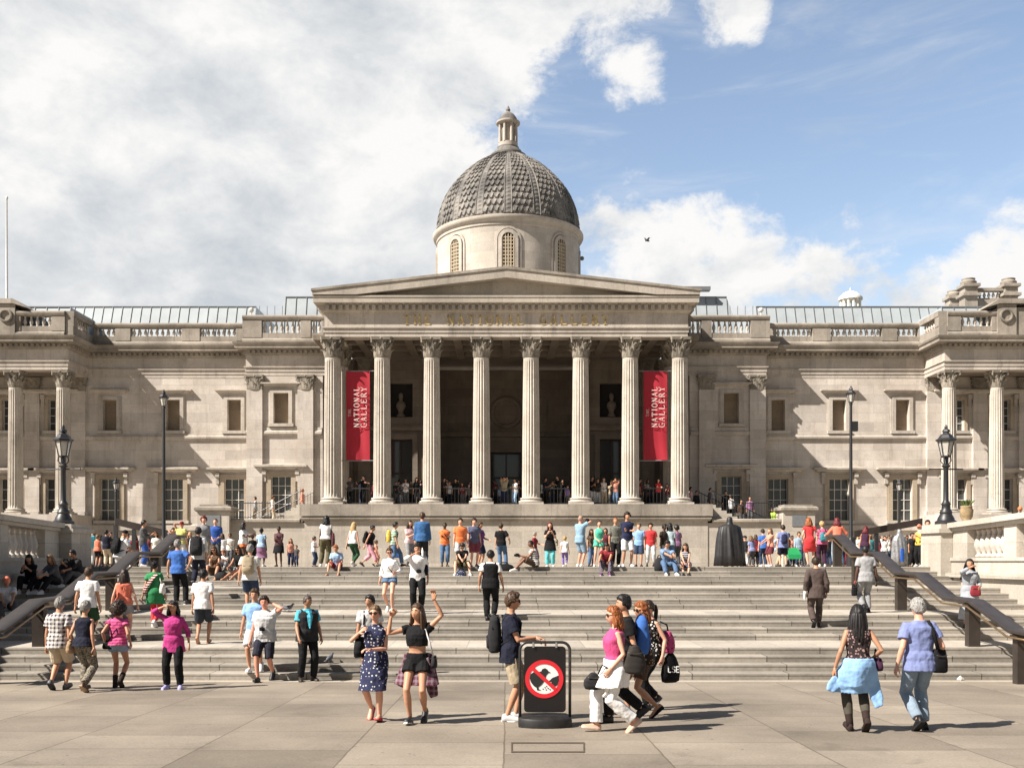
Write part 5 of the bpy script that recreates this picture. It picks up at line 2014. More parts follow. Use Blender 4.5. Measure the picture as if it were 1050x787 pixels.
def top_mesh(f, style, hem, sleeve, off, neck=.515):
    m = MB()
    o_l = 0.0
    zs = [z for z in (-.34, -.26, -.18, -.115, -.08, -.04, .0, .04, .09, .13, .19, .25, .31, .36, .40, .43, .455, .475, .495, .51) if hem < z < neck]
    zz = [hem] + zs + ([neck] if style != 'tank' and style != 'crop' else [.495])
    rs = []
    for z in zz:
        o = off
        if z < .13: o = off + .010 + max(0, (.0 - z)) * .03
        if z < -.03:
            rx, ry, cy = f.tor(-.035)
            rx, ry = rx * (1 + (f.fat - 1) * .7), ry * f.fat
            o2 = off + .012 + (-.03 - z) * .10
            rs.append([f.at((rx + o2) * math.copysign(abs(math.cos(a)) ** .85, math.cos(a)), cy + (ry + o2) * math.copysign(abs(math.sin(a)) ** .85, math.sin(a)), z) for a in [2 * math.pi * j / 20 for j in range(20)]])
        else:
            rs.append(f.ring(z, 1.0, o if z < .47 else off * .5))
    m.rings(rs)
    fem = f.sex == 'f'
    a0 = .046 if not fem else .039
    for i in (0, 1):
        s_, e, w_ = f.sh[i], f.elb[i], f.wri[i]
        inn = f.at(0, 0, .41)
        o = off + .006
        if sleeve <= 0:
            limb(m, [sub(s_, inn, .55), sub(s_, inn, .12)], [a0 * .9 + off, a0 * .95 + off])
        elif sleeve < 1.0:
            limb(m, [sub(s_, inn, .35), s_, sub(s_, e, sleeve * .5), sub(s_, e, sleeve)], [a0 + o, a0 * 1.1 + o, a0 * 1.05 + o + .004, a0 * .98 + o + .010])
        else:
            t = min(sleeve - 1, .97)
            limb(m, [sub(s_, inn, .35), s_, sub(s_, e, .4), sub(s_, e, .85), e, sub(e, w_, t * .5), sub(e, w_, t)], [a0 + o, a0 * 1.08 + o * .9, a0 * .95 + o * .8, a0 * .84 + o * .7, a0 * .84 + o * .7, a0 * .76 + o * .7, a0 * .6 + o * .8])
    return m


def bottom_mesh(f, style, length, off, waist=.10):
    """trousers, shorts or leggings: length 0..2 (1 = knee, 2 = ankle)"""
    m = MB()
    m.rings([f.ring(z, 1.0, off) for z in (-.115, -.08, -.04, .0, .04, waist)])
    fem = f.sex == 'f'
    b0 = .080 if not fem else .082
    loose = {'trousers': .014, 'shorts': .020, 'leggings': .002, 'wide': .020}[style]
    for i in (0, 1):
        h, k, a = f.hip[i], f.knee[i], f.ank[i]
        o = off
        P = [h + Vector((0, 0, .04)), h, sub(h, k, min(.4, length * .6))]
        Rr = [b0 + o, b0 * 1.04 + o, b0 * .97 + o + loose * .6]
        if length < 1.0:
            P.append(sub(h, k, length))
            Rr.append(b0 * (1 - .3 * length) + o + loose * 1.5)
        else:
            P += [sub(h, k, .75), k]
            Rr += [b0 * .72 + o + loose, b0 * .64 + o + loose]
            t = length - 1
            if t > .05:
                if t > .35:
                    P.append(sub(k, a, .35))
                    Rr.append(b0 * .66 + o + loose)
                P.append(sub(k, a, t))
                Rr.append(b0 * (.64 - .2 * t) + o + loose * (1.3 if style != 'leggings' else 1) + (.01 if style == 'wide' else 0))
        limb(m, P, Rr)
    return m


def skirt_mesh(f, hem, off, flare=.10, waist=.11, back=0.0, wav=0.0, front=1.0):
    """skirt from the waist to a hem given relative to the hip joint"""
    m = MB()
    rs = []
    n = 28
    steps = 9
    for q in range(steps + 1):
        z = waist + (hem - waist) * q / steps
        if z >= -.02:
            rx, ry, cy = f.tor(z)
            c = f.at(0, cy, z)
            rx, ry = rx * (1 + (f.fat - 1) * .7) + off + .010, ry * f.fat + off + .010
        else:
            t = min(1.0, -z / .44)
            ks = [sub(f.hip[i], f.knee[i], t) for i in (0, 1)]
            if -z > .44:
                t2 = min(1, (-z - .44) / .43)
                ks = [sub(f.knee[i], f.ank[i], t2) for i in (0, 1)]
            c = (ks[0] + ks[1]) / 2
            rx = abs(ks[0].x - ks[1].x) / 2 + .088 + off + flare * -z
            ry = abs(ks[0].y - ks[1].y) / 2 + .095 + off + flare * -z
            if z > -.30:
                hx, hy, hcy = f.tor(-.04)
                rx = max(rx, hx * (1 + (f.fat - 1) * .7) + off + .012 + flare * -z)
                ry = max(ry, hy * f.fat + off + .022 + flare * -z)
                c = Vector((c.x, c.y + hcy * .8, c.z))
            zc = f.P.z + z
            c = Vector((c.x, c.y, zc if abs(c.z - zc) < .2 else c.z))
        c = c + Vector((0, back * (waist - z), 0))
        rs.append([c + Vector(((rx + wav * math.sin(5 * a) * q / steps) * math.cos(a), (ry + wav * math.sin(5 * a + 1) * q / steps) * math.sin(a) * (front if math.sin(a) < 0 else 1), .4 * wav * math.sin(4 * a + .7) * q / steps)) for a in [2 * math.pi * j / n for j in range(n)]])
    m.rings(rs)
    return m


def hair_mesh(f, style, hs=1.0, lod=0):
    m = MB()
    seg, rows = ((44, 34), (28, 20), (16, 12))[lod]
    pts, dirs = head_grid(f, hs, seg, rows)
    seed = Vector((f.hc.x * 31.7 + f.wri[0].x * 17, f.wri[1].y * 23, f.hc.z * 3 + f.wri[0].z * 11))
    rnd = random.Random(int(abs(seed.x + seed.y + seed.z) * 1e4))
    out = []
    thick = {'short': .017, 'crop': .008, 'long': .022, 'bob': .024, 'pony': .014, 'bun': .015, 'afro': .085, 'curly': .038, 'cap': .016, 'veil': .024}[style]
    for r, dr in zip(pts, dirs):
        row = []
        for p, d in zip(r, dr):
            front = -d.y
            zl = .44 + .16 * max(0, 1 - abs(d.x) * 1.5)            # hairline over the forehead
            lim = zl if front > .30 else (zl - (.30 - front) * 1.15)
            low = -.62 if style in ('short', 'crop', 'pony', 'bun', 'cap') else -.75
            lim = max(lim, low)
            if front < .32 and front > -.05 and abs(d.x) > .8: lim = min(lim, -.12)      # sideburn in front of the ear
            if style == 'cap': lim = max(.10, lim) if front > -.2 else .05
            if style == 'veil': lim = .55 if front > .25 else -.9
            if style not in ('cap', 'veil'):
                lim += .09 * mnoise.noise(Vector((math.atan2(d.x, -d.y) * 5, 0, 0)) + seed)
            msk = max(-1, min(1, (d.z - lim) / .16))
            if style not in ('cap', 'veil') and msk > 0:
                az = math.atan2(d.x, -d.y)
                nn = mnoise.noise(Vector((az * 3.2, d.z * 2.2, 0)) + seed)
                n2 = mnoise.noise(Vector((az * 9, d.z * 3, 3.3)) + seed * 2)
                n3 = mnoise.noise(Vector((d.x, d.y, d.z)) * 8 + seed)
                k_ = {'afro': (.10, .05, .22), 'curly': (.2, .15, .5)}.get(style, (.45, .30, .12))
                tk = thick * (1 + k_[0] * nn + k_[1] * n2 + k_[2] * n3)
                if style == 'short': tk *= 1 + .7 * max(0, d.z) + (.5 * max(0, front) * max(0, d.z))
            else: tk = thick
            k = tk * msk if msk > 0 else .012 * msk
            row.append(p + Vector((d.x, d.y, d.z)) * k)
        out.append(row)
    m.rings([[f.hc + f.HR @ p for p in r] for r in out])
    H = lambda x, y, z: f.hc + f.HR @ Vector((x, y, z)) * hs
    if style in ('long', 'bob'):
        ln = .40 if style == 'long' else .17
        nl = (34, 22, 12)[lod]
        for k in range(nl):
            a = rad(-112 + 224 * (k + .5) / nl) + rnd.uniform(-.05, .05)
            sx, cy = math.sin(a), math.cos(a)
            L_ = ln * rnd.uniform(.78, 1.05) * (.8 if abs(a) > 1.4 else 1)
            r0 = rnd.uniform(.016, .024) * (1.25 if lod == 2 else 1)
            p0 = H(sx * .070, .012 + cy * .080, .055)
            p1 = H(sx * .096, .008 + cy * .104, -.02)
            ph_ = rnd.uniform(0, 6.28)
            P = [p0, p1]
            for q in (.35, .6, .82, 1.0):
                wv = .012 * math.sin(ph_ + q * 7)
                P.append(H(sx * .096, .012 + cy * .100, -.03) + f.R @ Vector((sx * .025 * q + wv, (.012 + cy * .018) * q + wv * .6, -L_ * q)))
            m.tube(P, [r0 * .6, r0, r0 * 1.05, r0, r0 * .8, r0 * .25], 7 if lod < 2 else 5)
    if style in ('short', 'bob', 'crop', 'bun') and lod < 2 and style != 'crop':
        for k in range((170, 90)[lod]):
            i = rnd.randrange(rows // 3, rows - 1)
            j = rnd.randrange(seg)
            d = dirs[i][j]
            if -d.y > .30 and d.z < .62: continue
            if d.z < -.45: continue
            p = out[i][j]
            q1, q2 = out[i - 1][j], out[max(i - 3, 0)][(j + rnd.choice((-1, 0, 1))) % seg]
            n_ = d * rnd.uniform(.001, .0045)
            m.tube([f.hc + f.HR @ (p - d * .004), f.hc + f.HR @ (q1 + n_), f.hc + f.HR @ (q1.lerp(q2, .7) + n_ * 1.3)], [.0045, .0048, .001], 5)
    if style == 'pony':
        for k in range(7 if lod < 2 else 3):
            o_ = Vector((rnd.uniform(-.018, .018), rnd.uniform(-.012, .012), 0))
            m.tube([H(0, .098, .035), H(0, .14, .03) + o_ * .6, H(0, .152, -.06) + o_, H(0, .135, -.16) + o_ * 1.2, H(0, .12, -.22) + o_ * 1.5], [.012, .016, .017, .013, .004], 6)
    elif style == 'bun':
        for k in range(6):
            a = k * 1.05
            m.ball(H(.020 * math.cos(a), .112 + .006 * math.sin(3 * a), .055 + .020 * math.sin(a)), .026, 8, 6)
    elif style in ('curly', 'afro') and lod < 2:
        n_ = 150 if style == 'afro' else 90
        for k in range(n_):
            i = rnd.randrange(rows // 3, rows)
            j = rnd.randrange(seg)
            p, d = out[i][j], dirs[i][j]
            if -d.y > .35 and d.z < .5: continue
            if d.z < -.45: continue
            m.ball(f.hc + f.HR @ p, rnd.uniform(.010, .018) if style == 'curly' else rnd.uniform(.012, .02), 6, 4)
    elif style == 'cap':
        rs = []
        for yy, w_ in ((-.07, .068), (-.11, .066), (-.145, .05), (-.16, .02)):
            c = H(0, yy, .042 - (-.07 - yy) * .25)
            rs.append([c + f.HR @ Vector((w_ * math.cos(a), 0, .006 * math.sin(a))) for a in [2 * math.pi * j / 10 for j in range(10)]])
        m.rings(rs)
    elif style == 'veil':
        rs = []
        for q in range(7):
            t = q / 6
            c = H(0, .035, .02) + f.R @ Vector((0, .03 * t, -.42 * t))
            w_, d_ = .100 + .11 * t, .080 + .03 * t
            rs.append([c + f.R @ Vector(((w_ + .012 * t * math.sin(9 * a)) * math.cos(a), (d_ + .012 * t * math.sin(9 * a)) * math.sin(a), 0)) for a in [math.pi * j / 24 - .2 * math.pi / 12 for j in range(25)]])
        m.rings(rs, cap=False, closed=False)
    return m


def hair_mat(c):
    key = ('hair', tuple(c))
    if key in MATS: return MATS[key]
    m, t, b = pbsdf('hair_strands')
    L = t.links.new
    tc = N(t, 'ShaderNodeTexCoord')
    mp = N(t, 'ShaderNodeMapping')
    mp.inputs['Scale'].default_value = (60, 60, 7)
    L(tc.outputs['Object'], mp.inputs['Vector'])
    n = N(t, 'ShaderNodeTexNoise', i_Scale=1.0, i_Detail=4.0, i_Roughness=.65)
    L(mp.outputs[0], n.inputs['Vector'])
    r = N(t, 'ShaderNodeMapRange')
    r.inputs['From Min'].default_value, r.inputs['From Max'].default_value = .3, .7
    r.inputs['To Min'].default_value, r.inputs['To Max'].default_value = .55, 1.5
    L(n.outputs['Fac'], r.inputs['Value'])
    mx = N(t, 'ShaderNodeMix', data_type='RGBA', blend_type='MULTIPLY')
    mx.inputs[0].default_value = 1
    mx.inputs[6].default_value = (*c, 1)
    L(r.outputs[0], mx.inputs[7])
    L(mx.outputs[2], b.inputs['Base Color'])
    b.inputs['Roughness'].default_value = .5
    b.inputs['Specular IOR Level'].default_value = .3
    bp = N(t, 'ShaderNodeBump', i_Strength=.6, i_Distance=.004)
    L(n.outputs['Fac'], bp.inputs['Height'])
    L(bp.outputs[0], b.inputs['Normal'])
    MATS[key] = m
    return m


def stage(m, name, mat, parent, voxel, smooth=3, wrinkle=0.0, extra=None):
    o = m.build(name, mat, None)
    o.parent = parent
    md = o.modifiers.new('grow', 'REMESH')
    md.mode = 'VOXEL'
    md.voxel_size = voxel
    md.use_smooth_shade = True
    if smooth:
        sm = o.modifiers.new('smooth', 'SMOOTH')
        sm.factor, sm.iterations = .5, smooth
    if wrinkle:
        dp = o.modifiers.new('folds', 'DISPLACE')
        dp.texture = FOLDS
        dp.texture_coords = 'LOCAL'
        dp.strength, dp.mid_level = wrinkle, .5
    STAGE.append((o, extra))
    return o


FOLDS = bpy.data.textures.new('folds', 'CLOUDS')
FOLDS.noise_scale = .11
FOLDS.noise_depth = 2


def finish_people():
    dg = bpy.context.evaluated_depsgraph_get()
    dg.update()
    res = []
    for o, ex in STAGE:
        me = bpy.data.meshes.new_from_object(o.evaluated_get(dg))
        res.append((o, ex, me))
    for o, ex, me in res:
        o.modifiers.clear()
        old = o.data
        if ex is not None and ex.v:
            nv = len(me.vertices)
            co = np.empty(nv * 3)
            me.vertices.foreach_get('co', co)
            vs = co.reshape(-1, 3).tolist() + [tuple(p) for p in ex.v]
            fs = [tuple(p.vertices) for p in me.polygons] + [tuple(i + nv for i in q) for q in ex.f]
            m2 = bpy.data.meshes.new(o.name)
            m2.from_pydata(vs, [], fs)
            m2.materials.append(old.materials[0])
            bpy.data.meshes.remove(me)
            me = m2
        me.polygons.foreach_set('use_smooth', [True] * len(me.polygons))
        o.data = me
        me.name = o.name
        bpy.data.meshes.remove(old)
    STAGE.clear()


SHOE_DEF = 'black'


def person(loc, face, H, label, sex='m', pose=None, skin='fair', hair=('short', 'brown'), top=None, bottom=None, shoes=('shoe', 'black'), lod=1, group=None, glasses=False, extras=(), fat=1.0, hs=1.0, hand_curl=.35, hand_dir=None, beard=None):
    """top = (style, colour, hem, sleeve); bottom = (style, colour, length) or ('skirt', colour, hem)"""
    hs = hs * .95
    f = Fig(sex=sex, fat=fat, **(pose or {}))
    root = empty('person', loc, label, 'person', group, rz=rad(face), sc=H / 1.722)
    ORG[root.name] = Vector((0, 0, 0))
    vox = (.0085, .013, .018, .026)[lod]
    ld = (0, 1, 1, 2)[lod]
    off = (.014, .016, .018, .022)[lod]
    b = body_mesh(f, lod)
    ex = MB()
    add_head(ex, f, hs, ld)
    for i in (0, 1):
        q = (1, -1)[i]
        d = (f.wri[i] - f.elb[i]).normalized()
        n = Vector((-q, 0, 0)) if abs(d.x) < .75 else Vector((0, -.2, -1))
        if hand_dir and hand_dir[i]:
            d, n = Vector(hand_dir[i][0]), Vector(hand_dir[i][1])
        add_hand(ex, f.wri[i], d, n, q, ld, hand_curl if not isinstance(hand_curl, tuple) else hand_curl[i])
        if shoes is None or shoes[0] in ('sandal', 'flat'):
            foot_shape(ex, f, i, 'foot')
    bo = stage(b, 'body', skin_mat(SK[skin]), root, vox, 3, 0, ex)
    if shoes:
        for i in (0, 1):
            sm = MB()
            kind, c = shoes[0], shoes[1]
            if kind == 'sandal':
                A, F = f.ank[i], f.foot[i]
                up = Vector((0, 0, 1))
                sd = F.cross(up).normalized()
                rs = [[A + F * t + up * -.084 + sd * w_ * qq + up * h for qq, h in ((-1, 0), (1, 0), (1, .014), (-1, .014))] for t, w_ in ((-.075, .03), (.05, .04), (.15, .045), (.205, .02))]
                sm.rings(rs)
                sm.tube([A + F * .12 + sd * .045 - up * .07, A + F * .12 - up * .022, A + F * .12 - sd * .045 - up * .07], .012, 6)
            else:
                foot_shape(sm, f, i, kind, .006)
            so = sm.build('shoe', cloth_mat('plain', col(c)) if kind != 'shoe' else plain('shoe_leather', col(c), rough=.5), None, smooth=True)
            so.parent = root
            if len(shoes) > 2 and lod <= 1:
                A, F = f.ank[i], f.foot[i]
                sd = F.cross(Vector((0, 0, 1)))
                sd = sd.normalized() if sd.length > .1 else Vector((1, 0, 0))
                up = sd.cross(F)
                z0 = -.092
                sl = MB().rings([[A + F * t + sd * w_ * math.cos(a) * 1.0 + up * (z0 + (.024 if math.sin(a) > 0 else 0)) for a in [2 * math.pi * (j + .5) / 8 for j in range(8)]] for t, w_ in ((-.078, .034), (-.02, .044), (.1, .052), (.17, .048), (.205, .022))])
                s2 = sl.build('sole', plain('shoe_sole', col(shoes[2]), rough=.7), None)
                s2.parent = so
    if bottom:
        st_, c, ln = bottom[:3]
        wr = .022 if lod == 0 else .020
        if st_ == 'skirt':
            mm = skirt_mesh(f, ln, off, flare=bottom[3] if len(bottom) > 3 else .12)
            stage(mm, 'skirt', mk(c), root, vox, 2, wr)
        else:
            mm = bottom_mesh(f, st_, ln, off)
            stage(mm, {'leggings': 'leggings', 'shorts': 'shorts'}.get(st_, 'trousers'), mk(c), root, vox, 2, wr if st_ != 'leggings' else .006)
    if top:
        st_, c, hem, sl = top[:4]
        mm = top_mesh(f, st_, hem, sl, off + (.006 if bottom and hem < .1 else 0) + (.012 if st_ == 'jacket' else 0))
        nm = {'jacket': 'jacket', 'dress': 'dress', 'tank': 'vest_top', 'crop': 'crop_top', 'robe': 'robe'}.get(st_, 'shirt')
        if st_ == 'dress':
            sk_ = skirt_mesh(f, top[4], off + .004, flare=top[5] if len(top) > 5 else .08, waist=.12)
            mm.add(sk_.v, sk_.f)
        stage(mm, nm, mk(c), root, vox, 2, .030 if lod == 0 else .022 if lod == 1 else .018)
    if hair:
        hm = hair_mesh(f, hair[0], hs, ld)
        c = HR.get(hair[1]) or col(hair[1])
        ho = hm.build('hair' if hair[0] not in ('cap', 'veil') else {'cap': 'cap', 'veil': 'headscarf'}[hair[0]], hair_mat(c) if hair[0] not in ('cap', 'veil') else mk(hair[1]), None, smooth=True)
        ho.parent = root
    if beard:
        pass
    if lod <= 1:
        Hd = lambda x, y, z: f.hc + f.HR @ (Vector((x, y, z)) * hs)
        fm = MB()
        if glasses:
            gm = MB()
            for q in (1, -1):
                gm.rings([[Hd(q * .032 + .027 * math.cos(a), yy + abs(.027 * math.cos(a) + .032) * .10, .012 + .021 * math.sin(a)) for a in [2 * math.pi * j / 12 for j in range(12)]] for yy in (-.092, -.103)])
                gm.tube([Hd(q * .058, -.088, .018), Hd(q * .082, -.03, .018), Hd(q * .082, .01, .01)], .004, 5)
            gm.tube([Hd(-.012, -.102, .016), Hd(.012, -.102, .016)], .004, 5)
            go = gm.build('sunglasses', plain('dark_lens', (.012, .011, .012), rough=.15), None)
            go.parent = root
        else:
            for q in (1, -1):
                em = MB().ball(Hd(q * .030, -.0795, .008), (.0125, .008, .007), 8, 6)
                eo = em.build('eye', plain('eye_white', (.6, .56, .52), rough=.2, var=.02), None, smooth=True)
                eo.parent = bo
                pm = MB().ball(Hd(q * .030, -.0855, .008), (.0058, .004, .0062), 8, 6)
                po = pm.build('iris', plain('iris_dark', (.03, .02, .015), rough=.2, var=.02), None, smooth=True)
                po.parent = root
                ORG[po.name] = Vector((0, 0, 0))
        for q in (1, -1):
            fm = MB()
            fm.tube([Hd(q * .016, -.092, .030), Hd(q * .032, -.090, .036), Hd(q * .048, -.078, .030)], [.004, .005, .003], 5)
            hc_ = HR.get(hair[1]) if hair and HR.get(hair[1]) else HR['brown']
            bo2 = fm.build('eyebrow', plain('brow_hair', tuple(v * .8 for v in hc_), rough=.6), None, smooth=True)
            bo2.parent = root
        mo = MB().tube([Hd(-.022, -.090, -.062), Hd(0, -.0985, -.064), Hd(.022, -.090, -.062)], [.003, .006, .003], 6)
        mo = mo.build('mouth', plain('lips', (SK[skin][0] * .75, SK[skin][1] * .5, SK[skin][2] * .5), rough=.4, var=.02), None, smooth=True)
        mo.parent = root
    for fn in extras:
        fn(f, root)
    root['_k'] = 0
    del root['_k']
    return f, root


# ---- things carried or worn --------------------------------------------------
def world_of(root, p):
    k = root.scale.x
    return Vector(root.location) + Matrix.Rotation(root.rotation_euler.z, 3, 'Z') @ (Vector(p) * k)


def carried(root, name, label, cat, base, group=None):
    """a top-level empty for a thing a person carries; its meshes are given in the person's own space"""
    e = bpy.data.objects.new(name, None)
    COL.objects.link(e)
    e.location = world_of(root, base)
    e.rotation_euler = root.rotation_euler
    e.scale = root.scale
    e.empty_display_size = .1
    ORG[e.name] = Vector(base)
    return tag(e, label, cat, group)


def soft_rings(m, rows_, amp=.008, freq=9.0, n=5):
    """bag skin: rings refined along its height and creased a little"""
    out = []
    for i in range(len(rows_) - 1):
        a, b = rows_[i], rows_[i + 1]
        st_ = n if (Vector(a[0]) - Vector(b[0])).length > .05 else 1
        for q in range(st_):
            out.append([Vector(p).lerp(Vector(r), q / st_) for p, r in zip(a, b)])
    out.append([Vector(p) for p in rows_[-1]])
    c = sum((sum(r, Vector()) / len(r) for r in out), Vector()) / len(out)
    for r in out:
        for j, p in enumerate(r):
            d = (p - c)
            d.normalize()
            r[j] = p + d * amp * (mnoise.noise(p * freq + c) + .6 * mnoise.noise(p * freq * 2.7))
    m.rings(out)
    return out


def backpack(label, color, strap='black', w_=.15, h=.24, d=.085, z=.26, y=None, pocket=None):
    def fn(f, root):
        c = f.at(0, (f.tor(z)[1] + .03 + d * .9) if y is None else y, z)
        e = carried(root, 'backpack', label, 'backpack', c - Vector((0, 0, h)))
        m = MB()
        rs = []
        for t, kx, ky in ((-1, .72, .62), (-.93, .92, .86), (-.6, 1.0, 1.05), (-.1, 1.0, 1.05), (.4, .96, .92), (.75, .86, .74), (.93, .66, .5), (1, .34, .25)):
            rs.append([c + f.R @ Vector((w_ * kx * math.copysign(abs(math.cos(a)) ** .6, math.cos(a)), d * ky * math.copysign(abs(math.sin(a)) ** .7, math.sin(a)), h * t)) for a in [2 * math.pi * j / 18 for j in range(18)]])
        soft_rings(m, rs)
        bag = m.build('bag_body', mk(color), e, smooth=True)
        zp = MB().tube([c + f.R @ Vector((w_ * .98 * q, d * .30 * 0 + d * (.25 + .45 * (1 - abs(q))), h * (.30 + .58 * (1 - q * q)))) for q in (-1, -.8, -.5, 0, .5, .8, 1)], .007, 6)
        zp.tube([c + f.R @ Vector((0, d * 1.0, h * .97)), c + f.R @ Vector((0, d * .3, h * 1.12)), c + f.R @ Vector((0, -d * .4, h * .97))], .009, 6)
        zp.tube([c + f.R @ Vector((w_ * .72 * q, d * 1.16, -h * .10 - h * .02 * abs(q))) for q in (-1, -.5, 0, .5, 1)], .006, 6)
        zp.build('zip', plain('zip_tape', (.02, .02, .02), rough=.4), e, smooth=True)
        p = MB()
        rs = []
        for t, kx, ky in ((-.80, .55, .3), (-.74, .75, .9), (-.35, .76, 1.0), (-.08, .72, .8), (-.02, .5, .3)):
            rs.append([c + f.R @ Vector((w_ * kx * math.cos(a), d * (.85 + .42 * ky * max(0, math.sin(a))) , h * t)) for a in [2 * math.pi * j / 14 for j in range(14)]])
        p.rings(rs)
        p.build('pocket', mk(pocket or color), e, smooth=True)
        s_ = MB()
        for q in (1, -1):
            x = q * .105
            s_.tube([f.at(x, .10, .42), f.at(x, .06, .485), f.at(x * 1.02, -.05, .48), f.at(x * 1.05, -.135, .38), f.at(x * 1.1, -.12, .25), f.at(x * 1.35, .02, .16), f.at(x, .13, .10)], .017, 6)
        s_.build('strap', mk(strap), e, smooth=True)
    return fn


def handbag(label, color, at_, size=(.15, .06, .12), strap=None, strapc=None, name='handbag', cat='bag', droop=0.0, yaw=0.0):
    """soft bag centred at a point (torso frame) with a strap through the given points"""
    def fn(f, root):
        c = f.at(*at_)
        w_, d, h = size
        e = carried(root, name, label, cat, c - Vector((0, 0, h)))
        Rz = Matrix.Rotation(rad(yaw), 3, 'Z')
        m = MB()
        rs = []
        for t, kx, ky in ((-1, .8, .5), (-.9, .98, .92), (-.45, 1.04, 1.1), (.1, .98, 1.0), (.6, .9, .66), (.92, .82, .38), (1, .74, .18)):
            rs.append([c + Rz @ Vector((w_ * kx * math.copysign(abs(math.cos(a)) ** .6, math.cos(a)), d * ky * math.copysign(abs(math.sin(a)) ** .8, math.sin(a)), h * t + droop * math.cos(a) * w_)) for a in [2 * math.pi * j / 24 for j in range(24)]])
        soft_rings(m, rs, .008, 14.0)
        m.build('bag_body', mk(color), e, smooth=True)
        fl = MB()
        big = w_ < d
        for sx in (1, -1):
            q_ = [((w_ * 1.06 * sx if big else w_ * k2 * .7), (d * k2 * .7 if big else d * 1.06 * sx), h * (.52 - .10 * (1 - k2 * k2))) for k2 in (-1, -.6, 0, .6, 1)]
            fl.tube([c + Rz @ Vector(p_) for p_ in q_], .006, 6)
        fl.build('seam', plain('bag_seam', (.05, .045, .04), rough=.4), e, smooth=True)
        if strap:
            MB().tube([f.at(*p) if len(p) == 3 else Vector(p[:3]) for p in strap], .012, 6).build('strap', mk(strapc or color), e, smooth=True)
    return fn


def drape(label_name, color, at_pts, radii, flat=.4, part=True):
    """hanging cloth tail worn by the person: a child of the person"""
    def fn(f, root):
        pts = [f.at(*p) for p in at_pts]
        m = MB()
        rs = []
        for q, (p, r_) in enumerate(zip(pts, radii)):
            rs.append([p + Vector((r_ * math.cos(a), r_ * flat * math.sin(a) + .01 * math.sin(3 * a + q), .012 * math.sin(2 * a + q))) for a in [2 * math.pi * j / 14 for j in range(14)]])
        m.rings(rs)
        o = m.build(label_name, mk(color), None, smooth=True)
        o.parent = root
    return fn


def waist_shirt(color, hem=-.36, tails=((.17, -.10, -.48), (-.19, -.02, -.44)), back=.12, flare=.2, waist=.09, front=1.0):
    """a shirt tied round the waist, open at the front"""
    def fn(f, root):
        m = skirt_mesh(f, hem, .046, flare=flare, waist=waist, back=back, wav=.022, front=front)
        for tx, ty, tz in tails:
            q = 1 if tx > 0 else -1
            a = f.at(q * .13, -.05, waist - .06)
            b = f.at(tx, ty, tz)
            rs = []
            for k in range(6):
                t = k / 5
                p = a.lerp(b, t)
                w_ = .05 + .045 * t if t < .9 else .05
                rs.append([p + Vector((w_ * math.cos(an), .03 * math.sin(an) + .01 * math.sin(3 * an), .02 * math.cos(an) * q)) for an in [2 * math.pi * j / 12 for j in range(12)]])
            m.rings(rs)
        stage(m, 'tied_shirt', mk(color), root, .010, 2, .022)
    return fn


def strap_line(color, pts, r_=.012, name='strap'):
    def fn(f, root):
        o = MB().tube([f.at(*p) for p in pts], r_, 6).build(name, mk(color), None, smooth=True)
        o.parent = root
    return fn


def held(label, name, cat, color, at_, size, rot=(0, 0, 0), world=False):
    """small flat or boxy thing in a hand (phone, camera, magazine)"""
    def fn(f, root):
        c = f.at(*at_)
        e = carried(root, name, label, cat, c)
        R_ = Matrix.Rotation(rad(rot[2]), 3, 'Z') @ Matrix.Rotation(rad(rot[1]), 3, 'Y') @ Matrix.Rotation(rad(rot[0]), 3, 'X')
        m = MB()
        a, b, d = size
        rs = []
        for y, k in ((-b, .86), (-b * .8, 1), (b * .8, 1), (b, .86)):
            rs.append([c + R_ @ Vector((a * k * sx, y, d * k * sz)) for sx, sz in ((-1, -.86), (-.86, -1), (.86, -1), (1, -.86), (1, .86), (.86, 1), (-.86, 1), (-1, .86))])
        m.rings(rs)
        if name == 'camera':
            m.tube([c + R_ @ Vector((0, -b, 0)), c + R_ @ Vector((0, -b - .05, 0))], [d * .75, d * .68], 12)
            m.rings([[c + R_ @ Vector((x * a * .35, y * b, d * z)) for x, y in ((-1, -1), (1, -1), (1, 1), (-1, 1))] for z in (.95, 1.25)])
        m.build(name + '_body', mk(color), e)
    return fn


def vest_layer(color, hem=-.1, shirt=None):
    """sleeveless outer layer, open shirt showing at the chest"""
    def fn(f, root):
        m = top_mesh(f, 'vest', hem, 0, .036, neck=.48)
        stage(m, 'waistcoat', mk(color), root, .012, 2, .014)
        if shirt:
            q = MB()
            rs = []
            for z, w_ in ((.485, .055), (.44, .062), (.36, .055), (.28, .042), (.2, .028), (.14, .010)):
                rx, ry, cy = f.tor(z)
                y0 = cy - ry * f.fat - .050 - (.03 if z < .4 and f.fat > 1.1 else 0)
                rs.append([f.at(w_, y0 + .03, z), f.at(0, y0, z), f.at(-w_, y0 + .03, z), f.at(-w_, y0 + .08, z), f.at(w_, y0 + .08, z)])
            q.rings(rs)
            o = q.build('shirt_front', mk(shirt), None)
            o.parent = root
    return fn
# ------------------------------------------------------------------ poses
def stand(w_=.10, **k):
    d = dict(feet=[(w_, 0, .085, 10, 0), (-w_, .02, .085, -12, 0)])
    d.update(k)
    return d


def shift(side=1, **k):
    """weight on one leg"""
    d = dict(pel=(.03 * side, 0, .925), side=2 * side, feet=[(.08 if side > 0 else .15, 0 if side > 0 else -.06, .085, 12, 0), (-.15 if side > 0 else -.08, -.06 if side > 0 else 0, .085, -14, 0)])
    d.update(k)
    return d


